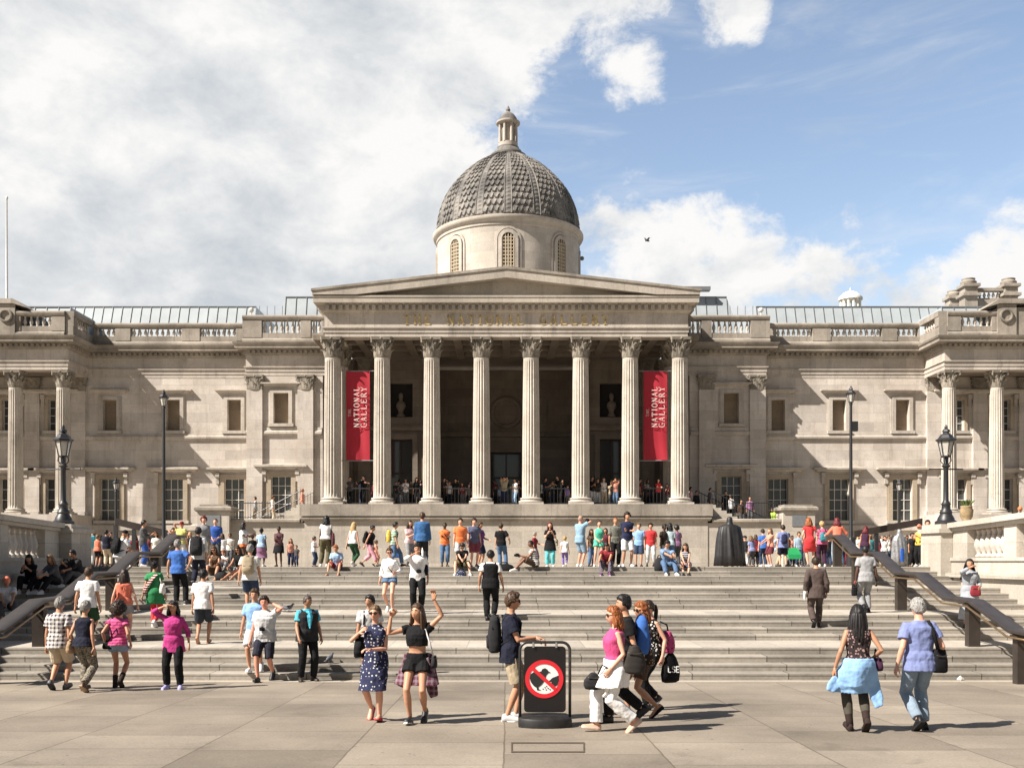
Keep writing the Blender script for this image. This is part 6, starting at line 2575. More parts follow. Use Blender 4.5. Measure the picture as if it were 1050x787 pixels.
def walk(s=1, amp=.27, swing=.2, lean=3, **k):
    L = (.085, -amp, .092, 2, -12) if s > 0 else (.085, amp, .17, 2, 38)
    Rr = (-.085, amp, .17, -2, 38) if s > 0 else (-.085, -amp, .092, -2, -12)
    d = dict(pel=(0, 0, .895), lean=lean, feet=[L, Rr], hands=[(.255, swing * s, -.09, 't'), (-.255, -swing * s, -.09, 't')])
    d.update(k)
    return d


def sit(seat=.27, spread=.13, reach=.40, lean=18, hands=None, **k):
    d = dict(pel=(0, .28, seat + .085), lean=lean, feet=[(spread, -reach, .085, 8, 0), (-spread, -reach + .04, .085, -8, 0)], knee=[(.25, -.3, 1), (-.25, -.3, 1)],
             hands=hands or [(.12, -.30, seat + .36), (-.12, -.30, seat + .34)])
    d.update(k)
    return d


CROSS = [(-.10, -.21, .24, 't'), (.10, -.19, .22, 't')]
PHONE = [(.06, -.33, .30, 't'), (-.05, -.32, .27, 't')]
PHOTO = [(.09, -.27, .62, 't'), (-.09, -.27, .62, 't')]
HIPS = [(.26, .02, .07, 't'), (-.26, .02, .07, 't')]
DOWN = [None, None]
FRONT = [(.08, -.22, .06, 't'), (-.08, -.22, .05, 't')]


def H1(l=None, r=None):
    return [l, r]


TEE, POLO = .62, .55


def at_plaza(px, py):
    Y = 1969 / (py - 601.75)
    return (X(px, Y), Y, ground_z(Y))


def at_steps(px, py):
    Y, z = stair_at(py)
    return (X(px, Y), Y, z)


def at_terrace(px, head, H, dy=0):
    Y = min(max(FPX * H / (580.6 - head) + dy, 33.3), 58.5)
    return (X(px, Y), Y, terrace_z(Y) if Y > 33.4 else 2.10)


def at_edge(px):
    return (X(px, 32.82), 32.82, TREADS[-3][0])


# ------------------------------------------------------------------ people on the plaza
def foreground():
    person(at_plaza(60, 707), 178, 1.72, 'older man from behind in checked shirt and beige shorts, grey hair, before the left steps', 'm', walk(-1, .10, .06), 'tan', ('short', 'grey'), ('shirt', ('plaid', 'offwhite', (.05, .03, .06)), -.13, TEE), ('shorts', 'beige', .92), ('shoe', 'dkgrey', 'black'), 0, fat=1.12)
    person(at_plaza(86, 709), 172, 1.66, 'short grey haired woman from behind in sleeveless navy top and spotted trousers', 'f', walk(1, .14, .08, hands=[(.2, -.02, -.05, 't'), (-.24, .06, -.08, 't')]), 'tan', ('short', 'grey'), ('tank', 'dknavy', -.05, 0), ('trousers', ('leopard', (.22, .19, .14), (.06, .05, .04)), 1.93), ('shoe', 'brown', 'tan'), 0, fat=1.12,
           extras=[handbag('tan shoulder bag on the woman in spotted trousers', 'tan', (.245, .02, -.05), (.055, .11, .13), [(.15, .0, .47), (.22, .11, .2), (.25, .1, .06)], 'tan', name='shoulder_bag')])
    person(at_plaza(121, 705), 182, 1.60, 'woman from behind with a round dark afro, striped pink top and tiny denim shorts', 'f', walk(1, .08, .05, lean=0, hands=[(.235, .05, .02, 't'), (-.24, -.03, .0, 't')]), 'tan', ('afro', 'dkbrown'), ('tee', ('stripes', 'pink', 'magenta'), -.03, .32), ('shorts', 'ltdenim', .26), ('boot', 'dkbrown'), 0,
           extras=[handbag('small black crossbody bag on the hip of the afro haired woman', 'black', (.185, .05, -.02), (.1, .05, .09), [(-.12, .0, .47), (.02, .14, .25), (.16, .12, .05)], 'black', name='shoulder_bag')])
    f = person(at_plaza(178, 706), 4, 1.62, 'woman in a loose magenta blouse and black trousers shading her eyes, lilac shoes', 'f', stand(.13, hands=[(.30, -.02, -.04, 't'), (-.14, -.11, .70, 't')], elbow=[None, (-1, -.15, .25)], head=(0, 6)), 'tan', ('bob', 'black'), ('shirt', 'magenta', -.20, 1.45), ('trousers', 'black', 1.95), ('shoe', (.34, .32, .62), 'white'), 0, fat=1.08, hand_dir=[None, ((.9, -.1, .3), (0, 0, -1))])
    person(at_plaza(272, 698), -4, 1.74, 'heavy man in grey polo and dark shorts walking forward, one hand at his ear', 'm', walk(-1, .20, .1, hands=[(.17, -.02, .64, 't'), (-.28, -.08, -.1, 't')], elbow=[(1, -.5, -.4), None], head=(8, 4)), 'red', ('short', 'dkbrown'), ('polo', 'ltgrey', -.10, POLO), ('shorts', (.02, .02, .035), 1.0), ('shoe', 'black', 'black'), 0, fat=1.28,
           extras=[held('small black camera hanging on the chest of the man in the grey polo', 'camera', 'camera', 'black', (.0, -.20, .16), (.05, .02, .035)), strap_line('white', [(-.01, -.15, .20), (-.07, -.115, .44)], .005, 'neck_cord')])
    loc = at_steps(262, 687)
    person(loc, 0, 1.74, 'man in pale blue shirt mostly hidden behind the man in the grey polo', 'm', walk(-1, .12, .05, hands=[None, (-.28, -.05, -.1, 't')]), 'tan', ('short', 'brown'), ('tee', 'skyblue', -.1, TEE), ('shorts', 'ltgrey', .9), ('shoe', 'white', 'white'), 1)
    person(at_plaza(315, 698), 28, 1.72, 'balding man in black waistcoat over turquoise shirt and black trousers, looking right', 'm', stand(.13, hands=[(.27, -.06, -.06, 't'), (-.25, -.24, -.02, 't')], head=(32, 4)), 'olive', ('crop', (.06, .045, .04)), ('tee', 'turq', -.06, TEE), ('trousers', 'black', 1.95), ('shoe', 'dkbrown', 'black'), 0, fat=1.15,
           extras=[vest_layer('charcoal', -.13, 'turq')])
    person(at_plaza(385, 738), -6, 1.66, 'woman in spotted navy dress and sunglasses, red shoes, black bag at her shoulder', 'f', walk(1, .10, .05, lean=0, hands=[(-.03, -.21, .16, 't'), (-.20, -.12, .40, 't')], elbow=[(.7, .5, -.5), (-1, .2, -.8)], head=(-6, 3)), 'fair', ('bun', 'ltbrown'), ('dress', ('dots', (.022, .026, .07), 'ltgrey'), .0, 0, -.43, -.02), None, ('flat', 'red'), 0, glasses=True,
           extras=[handbag('slouchy black shoulder bag under the arm of the woman in the spotted dress', 'black', (-.245, .05, .17), (.075, .15, .15), [(-.17, -.06, .47), (-.23, -.06, .33), (-.25, .15, .28)], 'black', name='shoulder_bag'), strap_line('charcoal', [(-.15, .06, .46), (-.16, 0, .485), (-.17, -.08, .44)], .014)])
    loc = (X(379, 20.3), 20.3, ground_z(20.3))
    person(loc, 10, 1.76, 'dark haired man in grey shirt partly hidden behind the woman in the spotted dress', 'm', walk(1, .26, .1, head=(-40, 0)), 'olive', ('short', 'black'), ('tee', 'ltgrey', -.1, TEE), ('shorts', 'black', .9), ('shoe', 'dkgreen', 'lime'), 1,
           extras=[backpack('black backpack on the man behind the woman in the spotted dress', 'black')])
    person(at_plaza(428, 741), -8, 1.68, 'laughing woman in black crop top with both arms raised, tartan shirt at waist', 'f', walk(-1, .09, .04, lean=-2, hands=[(.24, -.05, .86, 't'), (-.36, -.10, .62, 't')], elbow=[(.9, .1, -.2), (-.6, -.3, -1)], head=(-22, -4)), 'tan', ('long', 'brown'), ('crop', 'black', .20, .28), ('shorts', 'black', .40), ('shoe', 'charcoal', 'white'), 0,
           hand_dir=[((.0, -.1, 1), (-.4, -.9, 0)), ((.6, -.2, .8), (.3, -.9, 0))],
           extras=[waist_shirt(('plaid', (.10, .02, .045), (.22, .16, .18)), hem=-.34, tails=((.24, .03, -.52), (-.25, .02, -.38)), back=.10, flare=.22, front=.35), handbag('thin strapped grey bag on the hip of the woman with raised arms', 'charcoal', (.24, .0, -.02), (.04, .08, .09), [(.12, -.06, .44), (.2, -.1, .25), (.24, -.06, .06)], 'ltgrey', name='shoulder_bag')])
    # the young man leaning on the sign, side view facing right
    loc = at_plaza(524, 738.5)
    hx = X(548, SIGN_Y) - loc[0]
    k = 1.80 / 1.722
    # local frame after turning 88 degrees: local -y points to picture right, local x points away from the camera
    person(loc, 88, 1.80, 'young man side on in navy tee and beige shorts, hand resting on the black sign', 'm', stand(.07, feet=[(.09, -.06, .085, 10, 0), (-.07, .05, .085, -6, 0)], hands=[(.10, -.34, 1.06), (-.12, -.34, (SIGN_TOP + .03 - loc[2]) / k)], elbow=[(.4, .8, -.5), (-.4, .8, -.6)], head=(6, 2)), 'tan', ('short', 'brown'), ('tee', 'dknavy', -.14, TEE), ('shorts', 'khaki', .93), ('shoe', 'ltgrey', 'white'), 0, glasses=True,
           hand_dir=[((0, -1, -.1), (0, 0, -1)), ((.0, -1, -.22), (0, 0, -1))],
           extras=[backpack('black backpack hanging low on the young man by the sign', 'charcoal', w_=.15, h=.25, d=.09, z=.24)])
    # the group walking left past the sign
    person(at_plaza(631, 750), -86, 1.66, 'ginger haired woman in pink vest top and white trousers striding left', 'f', walk(-1, .24, .1, lean=0, hands=[(.22, -.10, -.02, 't'), (-.24, .02, -.06, 't')], head=(0, 4)), 'fair', ('bob', 'ginger'), ('tank', 'hotpink', -.02, 0), ('wide', 'white', 1.92), ('flat', (.6, .42, .32)), 0, fat=1.12, glasses=True,
           extras=[waist_shirt('white', hem=-.28, tails=((.12, -.16, -.40), (-.12, -.14, -.36)), back=.04, flare=.12),
                   handbag('black handbag held by the ginger haired woman in white trousers', 'charcoal', (.06, -.31, -.20), (.06, .12, .11), [(.10, -.25, -.10), (.14, -.2, .02), (.2, -.12, -.02)], 'black'),
                   handbag('bulky dark leather rucksack behind the woman in the pink vest top', (.035, .03, .027), (.17, .22, .10), (.10, .145, .19), [(.13, .05, .45), (.2, .14, .35), (.2, .24, .2)], 'black', name='rucksack', cat='rucksack')])
    person((X(641, 14.3), 14.3, ground_z(14.3)), -84, 1.80, 'dark haired man with a bright blue backpack, behind the woman in pink', 'm', walk(1, .24, .1, lean=0), 'tan', ('short', 'black'), ('tee', 'black', -.1, TEE), ('trousers', 'black', 1.95), ('shoe', 'black', 'black'), 1,
           extras=[backpack('bright blue backpack rising behind the woman in pink', 'blue', w_=.145, h=.26, d=.09, z=.27, pocket='royal')])
    person((X(659, 14.75), 14.75, ground_z(14.75)), -80, 1.70, 'bare legged woman with ginger hair and brown top, in the group right of the sign', 'f', walk(-1, .19, .1, lean=0, head=(10, 6)), 'tan', ('bob', 'ginger'), ('tee', ('floral', 'dkbrown', 'tan'), -.12, .4), ('shorts', 'brown', .7), ('flat', 'black'), 0, glasses=True)
    person((X(668, 15.75), 15.75, ground_z(15.75)), -62, 1.72, 'dark haired woman in sunglasses and black, rearmost of the group right of the sign', 'f', walk(1, .14, .06, head=(0, 2), hands=[(.25, .02, -.06, 't'), (-.22, .0, .0, 't')]), 'fair', ('pony', 'dkbrown'), ('tank', ('floral', 'black', 'offwhite'), -.06, 0), ('trousers', 'black', 1.92), ('shoe', 'black', 'white'), 0, glasses=True, fat=1.08,
           extras=[handbag('hot pink rucksack hanging from the rear woman of the group', ('floral', 'hotpink', 'black'), (.10, .22, .13), (.11, .11, .17), [(.14, .08, .46), (.15, .2, .4), (.12, .24, .3)], 'black', name='rucksack', cat='rucksack'), lse_bag])
    person(at_plaza(880, 750), 176, 1.68, 'woman from behind with long dark hair, floral top and a pale blue shirt tied on', 'f', walk(1, .09, .04, lean=0, hands=[(.30, -.02, -.06, 't'), (-.22, -.10, .08, 't')], elbow=[None, (-.6, .9, -.6)], head=(-6, 4)), 'olive', ('long', 'black'), ('tank', ('floral', (.03, .02, .02), (.33, .20, .19)), .03, 0), ('leggings', (.07, .06, .045), 1.72), ('boot', (.03, .018, .015)), 0,
           extras=[waist_shirt('skyblue', hem=-.38, tails=((.36, -.02, -.36), (-.26, .04, -.55)), back=-.02, flare=.22),
                   handbag('small plum handbag in the crook of the arm of the long haired woman', 'plum', (-.27, -.06, .0), (.055, .11, .085), [(-.25, -.13, .06), (-.24, -.06, .2), (-.26, .03, .07)], 'plum')])
    person(at_plaza(943, 748), 184, 1.76, 'white haired older man from behind in blue short sleeved shirt and faded jeans', 'm', walk(-1, .12, .05, lean=2, feet=[(.095, .16, .17, 4, 40), (-.09, -.06, .085, -8, 0)], hands=[(.30, .0, -.07, 't'), (-.27, -.06, -.02, 't')], head=(-4, 6)), 'fair', ('short', 'white'), ('shirt', 'chambray', -.13, TEE), ('trousers', (.21, .28, .36), 1.95), ('shoe', 'black', 'black'), 0, fat=1.16,
           extras=[handbag('large black messenger bag on the hip of the white haired man', 'black', (-.22, .08, .0), (.10, .07, .15), None, name='messenger_bag'), strap_line('black', [(-.09, -.05, .49), (-.095, .06, .50), (-.12, .135, .38), (-.17, .15, .15)], .026, 'bag_strap')])


def lse_bag(f, root):
    """black drawstring bag with white letters, swinging from the hand"""
    c = f.at(.17, .22, -.26)
    e = carried(root, 'drawstring_bag', 'black drawstring bag lettered LSE swinging at the rear of the group', 'bag', c - Vector((0, 0, .25)))
    m = MB()
    rs = []
    for t, kx, ky in ((-1, .6, .5), (-.9, .95, .9), (-.4, 1.05, 1.1), (.2, .9, .9), (.7, .6, .6), (1, .25, .25)):
        rs.append([c + Vector((.06 * ky * math.cos(a), .17 * kx * math.sin(a), .23 * t)) for a in [2 * math.pi * j / 18 for j in range(18)]])
    m.rings(rs)
    bag = m.build('bag_body', mk('black'), e, smooth=True)
    MB().tube([c + Vector((0, 0, .2)), c + Vector((.03, -.1, .32)), f.wri[0]], .008, 5).build('cord', mk('black'), e)
    # white letters on the side that faces the square
    n_, r_ = Vector((.88, -.47, 0)), Vector((.47, .88, 0))
    o_ = c + n_ * .075 + Vector((0, 0, -.06))
    lt_ = MB()
    def bar(a, b2, th=.016):
        pa, pb = o_ + r_ * a[0] + Vector((0, 0, a[1])), o_ + r_ * b2[0] + Vector((0, 0, b2[1]))
        dd = (pb - pa).normalized()
        uu = dd.cross(n_).normalized() * th * .5
        lt_.rings([[pa + uu, pa - uu, pa - uu + n_ * .02, pa + uu + n_ * .02], [pb + uu, pb - uu, pb - uu + n_ * .02, pb + uu + n_ * .02]])
    hh, ww = .085, .043
    def word(seq, x0):
        for a, b2 in seq: bar((a[0] + x0, a[1]), (b2[0] + x0, b2[1]), .013)
    word([((0, 0), (0, hh)), ((0, 0), (ww, 0))], -.045)
    S_ = [(ww, hh * .85), (ww * .75, hh), (ww * .2, hh), (0, hh * .78), (ww * .2, hh * .55), (ww * .8, hh * .45), (ww, hh * .2), (ww * .75, 0), (ww * .2, 0), (0, hh * .14)]
    word(list(zip(S_, S_[1:])), .015)
    word([((0, 0), (0, hh)), ((0, 0), (ww, 0)), ((0, hh), (ww, hh)), ((0, hh / 2), (ww * .8, hh / 2))], .077)
    lt_.build('lettering', plain('white_print', (.75, .75, .73), rough=.6), bag)


def on_steps():
    person(at_steps(90, 659), 182, 1.74, 'man in plain white tee seen from behind, just beyond the checked shirt', 'm', walk(1, .1, .05), 'tan', ('short', 'brown'), ('tee', 'white', -.1, TEE), ('shorts', 'dkgreen', .9), ('shoe', 'dkgrey', 'white'), 1)
    person(at_steps(127, 657), 190, 1.70, 'woman from behind in orange vest top with long dark hair and grey shorts', 'f', walk(-1, .1, .05, hands=[(.28, .0, -.08, 't'), (-.30, -.05, -.06, 't')]), 'fair', ('long', 'dkbrown'), ('tank', 'coral', -.04, 0), ('shorts', 'midgrey', .5), ('shoe', 'dkgrey', 'white'), 1, fat=1.15)
    person(at_steps(158, 645), 176, 1.62, 'woman from behind in green dress with a red scarf across her back', 'f', walk(1, .16, .1), 'olive', ('bun', 'black'), ('dress', 'green', .0, .5, -.30, .14), ('leggings', 'red', 1.9), ('shoe', 'white', 'white'), 1,
           extras=[drape('red_scarf', ('stripes', 'dkred', 'offwhite'), [(-.1, .10, .46), (.02, .15, .3), (.14, .16, .1), (.2, .12, -.06)], [.05, .055, .06, .05], .35), handbag('cream shoulder bag on the woman in the green dress', 'offwhite', (-.24, .05, .1), (.06, .10, .13), [(-.13, .02, .46), (-.2, .1, .3), (-.24, .1, .2)], 'offwhite', name='shoulder_bag')])
    person(at_steps(184, 618), 180, 1.75, 'grey haired man from behind in bright blue polo and black trousers, hand on hip', 'm', shift(1, hands=[(.28, .0, -.08, 't'), (.25 - .52, .04, .06, 't')], elbow=[None, (-1, .3, 0)]), 'tan', ('short', 'grey'), ('polo', 'blue', -.1, POLO), ('trousers', 'black', 1.95), ('shoe', 'dkgrey', 'white'), 1, fat=1.1)
    person(at_steps(208, 654), 184, 1.70, 'dark haired young man from behind in white tee, navy shorts and sandals', 'm', walk(-1, .14, .1), 'olive', ('short', 'black'), ('tee', 'white', -.1, TEE), ('shorts', (.03, .036, .05), .93), ('sandal', 'tan'), 1, fat=1.05)
    person(at_steps(256, 624), 182, 1.78, 'man from behind in white tee and dark shorts wearing a beige backpack', 'm', walk(1, .10, .08), 'tan', ('short', 'grey'), ('tee', 'offwhite', -.1, TEE), ('shorts', 'dkdenim', .9), ('sandal', 'brown'), 1,
           extras=[backpack('beige canvas backpack on the man in white tee and dark shorts', 'khaki', 'brown', z=.28)])
    person(at_steps(203, 599), 184, 1.78, 'man from behind in pale shirt and dark trousers with a big black backpack', 'm', walk(-1, .12, .08), 'tan', ('short', 'black'), ('shirt', 'ltgrey', -.12, 1.3), ('trousers', 'dknavy', 1.95), ('shoe', 'black', 'black'), 1,
           extras=[backpack('big black backpack on the man in the pale shirt', 'charcoal', w_=.17, h=.28, d=.11)])
    person(at_steps(400, 632), -8, 1.70, 'woman in white long sleeved top, denim shorts and sunglasses coming down the steps', 'f', walk(1, .10, .05, hands=[(.22, -.22, .16, 't'), (-.27, -.02, -.06, 't')], head=(10, 10)), 'fair', ('bun', 'brown'), ('shirt', 'white', .02, 1.6), ('shorts', 'denim', .30), ('shoe', 'offwhite', 'white'), 1, glasses=True, fat=1.05,
           extras=[strap_line('dkbrown', [(-.1, -.07, .47), (.0, -.15, .28), (.14, -.11, .08)], .010, 'bag_strap')])
    person(at_steps(428, 629), 6, 1.80, 'man in white shirt and black trousers, camera on chest, hand at mouth', 'm', walk(-1, .09, .05, hands=[(.25, -.02, -.06, 't'), (-.07, -.20, .56, 't')], elbow=[None, (-1, -.3, -.6)], head=(-6, 6)), 'tan', ('short', 'black'), ('shirt', 'white', -.10, 1.5), ('trousers', 'black', 1.95), ('shoe', 'black', 'black'), 1,
           extras=[held('black camera on the chest of the man in the white shirt', 'camera', 'camera', 'black', (.03, -.2, .14), (.06, .03, .04)), handbag('black jacket slung over the side of the man in the white shirt', 'black', (.2, .06, .22), (.06, .09, .2), None, name='jacket', cat='jacket')])
    person(at_steps(503, 634), 178, 1.75, 'man from behind in black waistcoat over white shirt and black trousers', 'm', walk(1, .08, .04, hands=[(.27, .0, -.06, 't'), (-.30, -.06, -.07, 't')], head=(0, 10)), 'olive', ('short', 'black'), ('shirt', 'white', -.03, TEE), ('trousers', 'black', 1.95), ('shoe', 'black', 'black'), 1, fat=1.1,
           extras=[vest_layer('black', -.12)])
    person(at_steps(837, 641), 172, 1.72, 'man from behind in a dark brown suit climbing the steps, white magazine in hand', 'm', walk(-1, .2, .1, hands=[(.26, .06, -.02, 't'), (-.25, -.06, -.06, 't')]), 'tan', ('short', 'dkbrown'), ('jacket', 'suit', -.20, 1.94), ('trousers', 'suit', 1.95), ('shoe', 'black', 'black'), 1,
           extras=[held('rolled white magazine in the hand of the suited man', 'magazine', 'magazine', 'white', (.27, -.02, -.10), (.012, .13, .10), (55, 0, 0))])
    person(at_steps(888, 628), 182, 1.76, 'dark skinned man from behind in grey tee and grey trousers, black bag in hand', 'm', walk(-1, .06, .03), 'dark', ('crop', 'black'), ('tee', (.30, .30, .31), -.12, TEE), ('trousers', (.24, .245, .25), 1.95), ('shoe', 'black', 'black'), 1, fat=1.1,
           extras=[handbag('small black carrier bag with red trim held by the man in grey', 'black', (.28, -.05, -.32), (.07, .05, .15), [(.28, -.05, -.18), (.27, -.05, -.10)], 'red', name='carrier_bag')])
    person(at_steps(994, 641), -12, 1.64, 'woman in grey robe and dark headscarf with a red bag, eating on the right steps', 'f', stand(.1, hands=[(.20, -.2, .1, 't'), (-.03, -.2, .58, 't')], elbow=[None, (-1, -.2, -.6)]), 'tan', ('veil', 'charcoal'), ('robe', (.30, .32, .35), -.1, 1.8), ('skirt', (.30, .32, .35), -.72, .10), ('shoe', 'black', 'black'), 1, fat=1.1,
           extras=[handbag('deep red bag held by the woman in the grey robe', 'dkred', (.10, -.2, .0), (.12, .05, .13), None)])
    # sitting in the shade by the left wall
    for px, py, lab, t_, b_, hr, hands, sk, f_ in (
            (29, 607, 'person in black resting chin on hands, seated by the left wall', 'black', 'black', ('long', 'black'), [(.05, -.28, .72), (-.05, -.28, .72)], 'tan', 8),
            (50, 610, 'blonde woman in grey top seated by the left wall, second from the black-clad sitter', 'dkgrey', 'black', ('long', 'ltbrown'), [(.06, -.30, .50), (-.02, -.34, .62)], 'tan', -20),
            (73, 603, 'man in dark shirt drinking, seated by the left wall nearest the pier', 'charcoal', 'dkgrey', ('short', 'black'), [(.14, -.3, .5), (-.02, -.25, .70)], 'olive', -30),
            (7, 634, 'sitter in an orange cap and pale top at the edge of the left steps', 'ltgrey', 'dkgrey', ('cap', 'coral'), [(.1, -.32, .48), (-.1, -.3, .46)], 'olive', 30)):
        Y, z = stair_at(py)
        person((X(px, Y), Y, z), f_, 1.70, lab, 'f' if hr[0] == 'long' else 'm', sit(.26, hands=hands), sk, hr, ('tee', t_, -.06, 1.3 if t_ != 'ltgrey' else TEE), ('trousers', b_, 1.9), ('shoe', 'ltgrey', 'white'), 1, group='people sitting in the shade of the left wall')
    Yq, zq = stair_at(598)
    handbag_at(X(60, Yq), Yq + .5, zq + .38, 'big black rucksack standing by the left wall among the sitters', .24, .18, .32)
    # seated on the top flight
    person((X(219, 32.3), 32.3, TREADS[-4][0]), 4, 1.68, 'woman in sunglasses and brown dress sitting on the upper steps, hand at chin', 'f', sit(.27, hands=[(.16, -.3, .5), (-.02, -.24, .72)]), 'tan', ('long', 'brown'), ('tee', ('floral', 'brown', 'tan'), -.1, .4), ('skirt', 'brown', -.4, .05), ('sandal', 'brown'), 1, glasses=True)
    person((X(243, 32.3), 32.3, TREADS[-4][0]), -14, 1.68, 'woman in black top and pale shorts sitting with legs stretched on the upper steps', 'f', sit(.27, reach=.62, hands=[(.2, -.2, .42), (-.2, -.2, .42)]), 'tan', ('long', 'dkbrown'), ('tee', 'black', -.08, .3), ('shorts', 'ltdenim', .4), ('sandal', 'brown'), 1, glasses=True)
    person((X(229, 33.0), 33.0, TREADS[-2][0]), 0, 1.10, 'small child in white sitting behind the woman in the brown dress', 'm', sit(.2), 'fair', ('short', 'ginger'), ('tee', 'white', -.08, TEE), ('trousers', 'midgrey', 1.9), ('shoe', 'dkgrey', 'white'), 1, hs=1.25)
    handbag_at(X(226, 32.0), 32.0, TREADS[-4][0] + .13, 'crumpled dark bag at the feet of the woman in the brown dress', .2, .13, .13)
    person(at_edge(344), -4, 1.50, 'bare kneed boy in pale blue tee sitting on the top step', 'm', sit(.27, spread=.2, hands=[(.16, -.1, .42), (-.16, -.1, .42)]), 'tan', ('short', 'ginger'), ('tee', 'ltblue', -.06, TEE), ('shorts', 'dkred', .8), ('sandal', 'brown'), 1, hs=1.08)
    person(at_edge(474), 4, 1.68, 'woman in black tee sitting on the top step looking down at her phone', 'f', sit(.27, lean=24, hands=[(.06, -.38, .55), (-.04, -.38, .52)], head=(0, 26), spread=.24), 'fair', ('short', 'dkbrown'), ('tee', 'black', -.06, .5), ('shorts', 'olive', .8), ('shoe', 'offwhite', 'white'), 1, glasses=True,
           extras=[held('phone of the woman sitting in the black tee', 'phone', 'phone', 'black', (.0, -.28, .16), (.035, .006, .065), (30, 0, 0))])
    handbag_at(X(473, 32.2), 32.2, TREADS[-4][0] + .16, 'navy patterned bag between the feet of the sitter in the black tee', .17, .12, .17, ('dots', 'navy', 'ltgrey'))
    person((X(540, 32.9), 32.9, TREADS[-2][0]), -80, 1.68, 'man in white vest sitting cross legged facing left, holding out a camera', 'm', sit(.16, lean=10, hands=[(.05, -.44, .34, 't'), (-.05, -.42, .34, 't')]), 'brown', ('crop', 'black'), ('tank', ('stripes', 'offwhite', 'navy'), -.06, 0), ('shorts', 'brown', .9), ('shoe', 'offwhite', 'white'), 1,
           extras=[held('dark camera held out by the man sitting cross legged', 'camera', 'camera', 'black', (0, -.54, .38), (.07, .05, .05))])
    handbag_at(X(517, 33.0), 33.0, TREADS[-3][0] + .22, 'large black bag lying on the top step left of the man sitting cross legged', .34, .2, .15, 'black')
    person(at_edge(622), -10, 1.68, 'person in purple top and grey jeans sitting on the top step, arms on knees', 'm', sit(.27, lean=24, hands=[(.10, -.36, .46), (-.22, -.36, .44)], head=(20, 14)), 'tan', ('short', 'black'), ('tee', 'dkred', -.06, .5), ('trousers', (.12, .10, .13), 1.95), ('shoe', 'purple', 'white'), 1)
    person(at_edge(685), 6, 1.74, 'young man in blue tee and jeans sitting on the top step beside a girl', 'm', sit(.27, lean=16, spread=.16, hands=[(.12, -.34, .60), (-.04, -.36, .62)], head=(10, 10)), 'tan', ('short', 'black'), ('tee', (.16, .26, .42), -.06, .8), ('trousers', 'denim', 1.95), ('shoe', 'white', 'white'), 1)
    person(at_edge(703), -8, 1.60, 'long haired girl in dark vest and shorts sitting on the top step at the right', 'f', sit(.27, lean=16, spread=.08, hands=[(.06, -.36, .40), (-.05, -.36, .40)], head=(-10, 8)), 'fair', ('long', 'brown'), ('tank', ('stripes', 'navy', 'ltgrey'), -.06, 0), ('shorts', 'denim', .5), ('shoe', 'black', 'black'), 1)
    handbag_at(X(676, 33.0), 33.0, TREADS[-2][0] + .22, 'dark bag standing on the top step left of the young man in jeans', .16, .14, .22)
    # by the left handrail
    person(at_steps(123, 603), 150, 1.70, 'person in white top and black rucksack leaning on the left handrail', 'f', stand(.1, lean=14, hands=[(.2, -.38, .25, 't'), (-.2, -.38, .25, 't')]), 'tan', ('cap', 'black'), ('tee', 'white', -.08, TEE), ('trousers', 'ltgrey', 1.9), ('shoe', 'black', 'black'), 1,
           extras=[backpack('black rucksack on the person leaning on the left handrail', 'black')])


def handbag_at(x, y, z, label, a, b, h, color='charcoal'):
    """a bag standing on its own"""
    e = empty('rucksack', (x, y, z - h), label, 'bag')
    m = MB()
    rs = []
    for t, kx, ky in ((-1, .85, .8), (-.9, 1, 1), (-.3, 1.04, 1.06), (.3, .94, .9), (.75, .75, .62), (1, .35, .3)):
        rs.append([(x + a * kx * math.copysign(abs(math.cos(q)) ** .7, math.cos(q)), y + b * ky * math.sin(q), z + h * t) for q in [2 * math.pi * j / 16 for j in range(16)]])
    m.rings(rs)
    m.build('bag_body', mk(color), e, smooth=True)
    MB().tube([(x - a * .4, y, z + h * .9), (x - a * .2, y, z + h * 1.3), (x + a * .2, y, z + h * 1.3), (x + a * .4, y, z + h * .9)], .018, 6).build('handle', mk('black'), e)


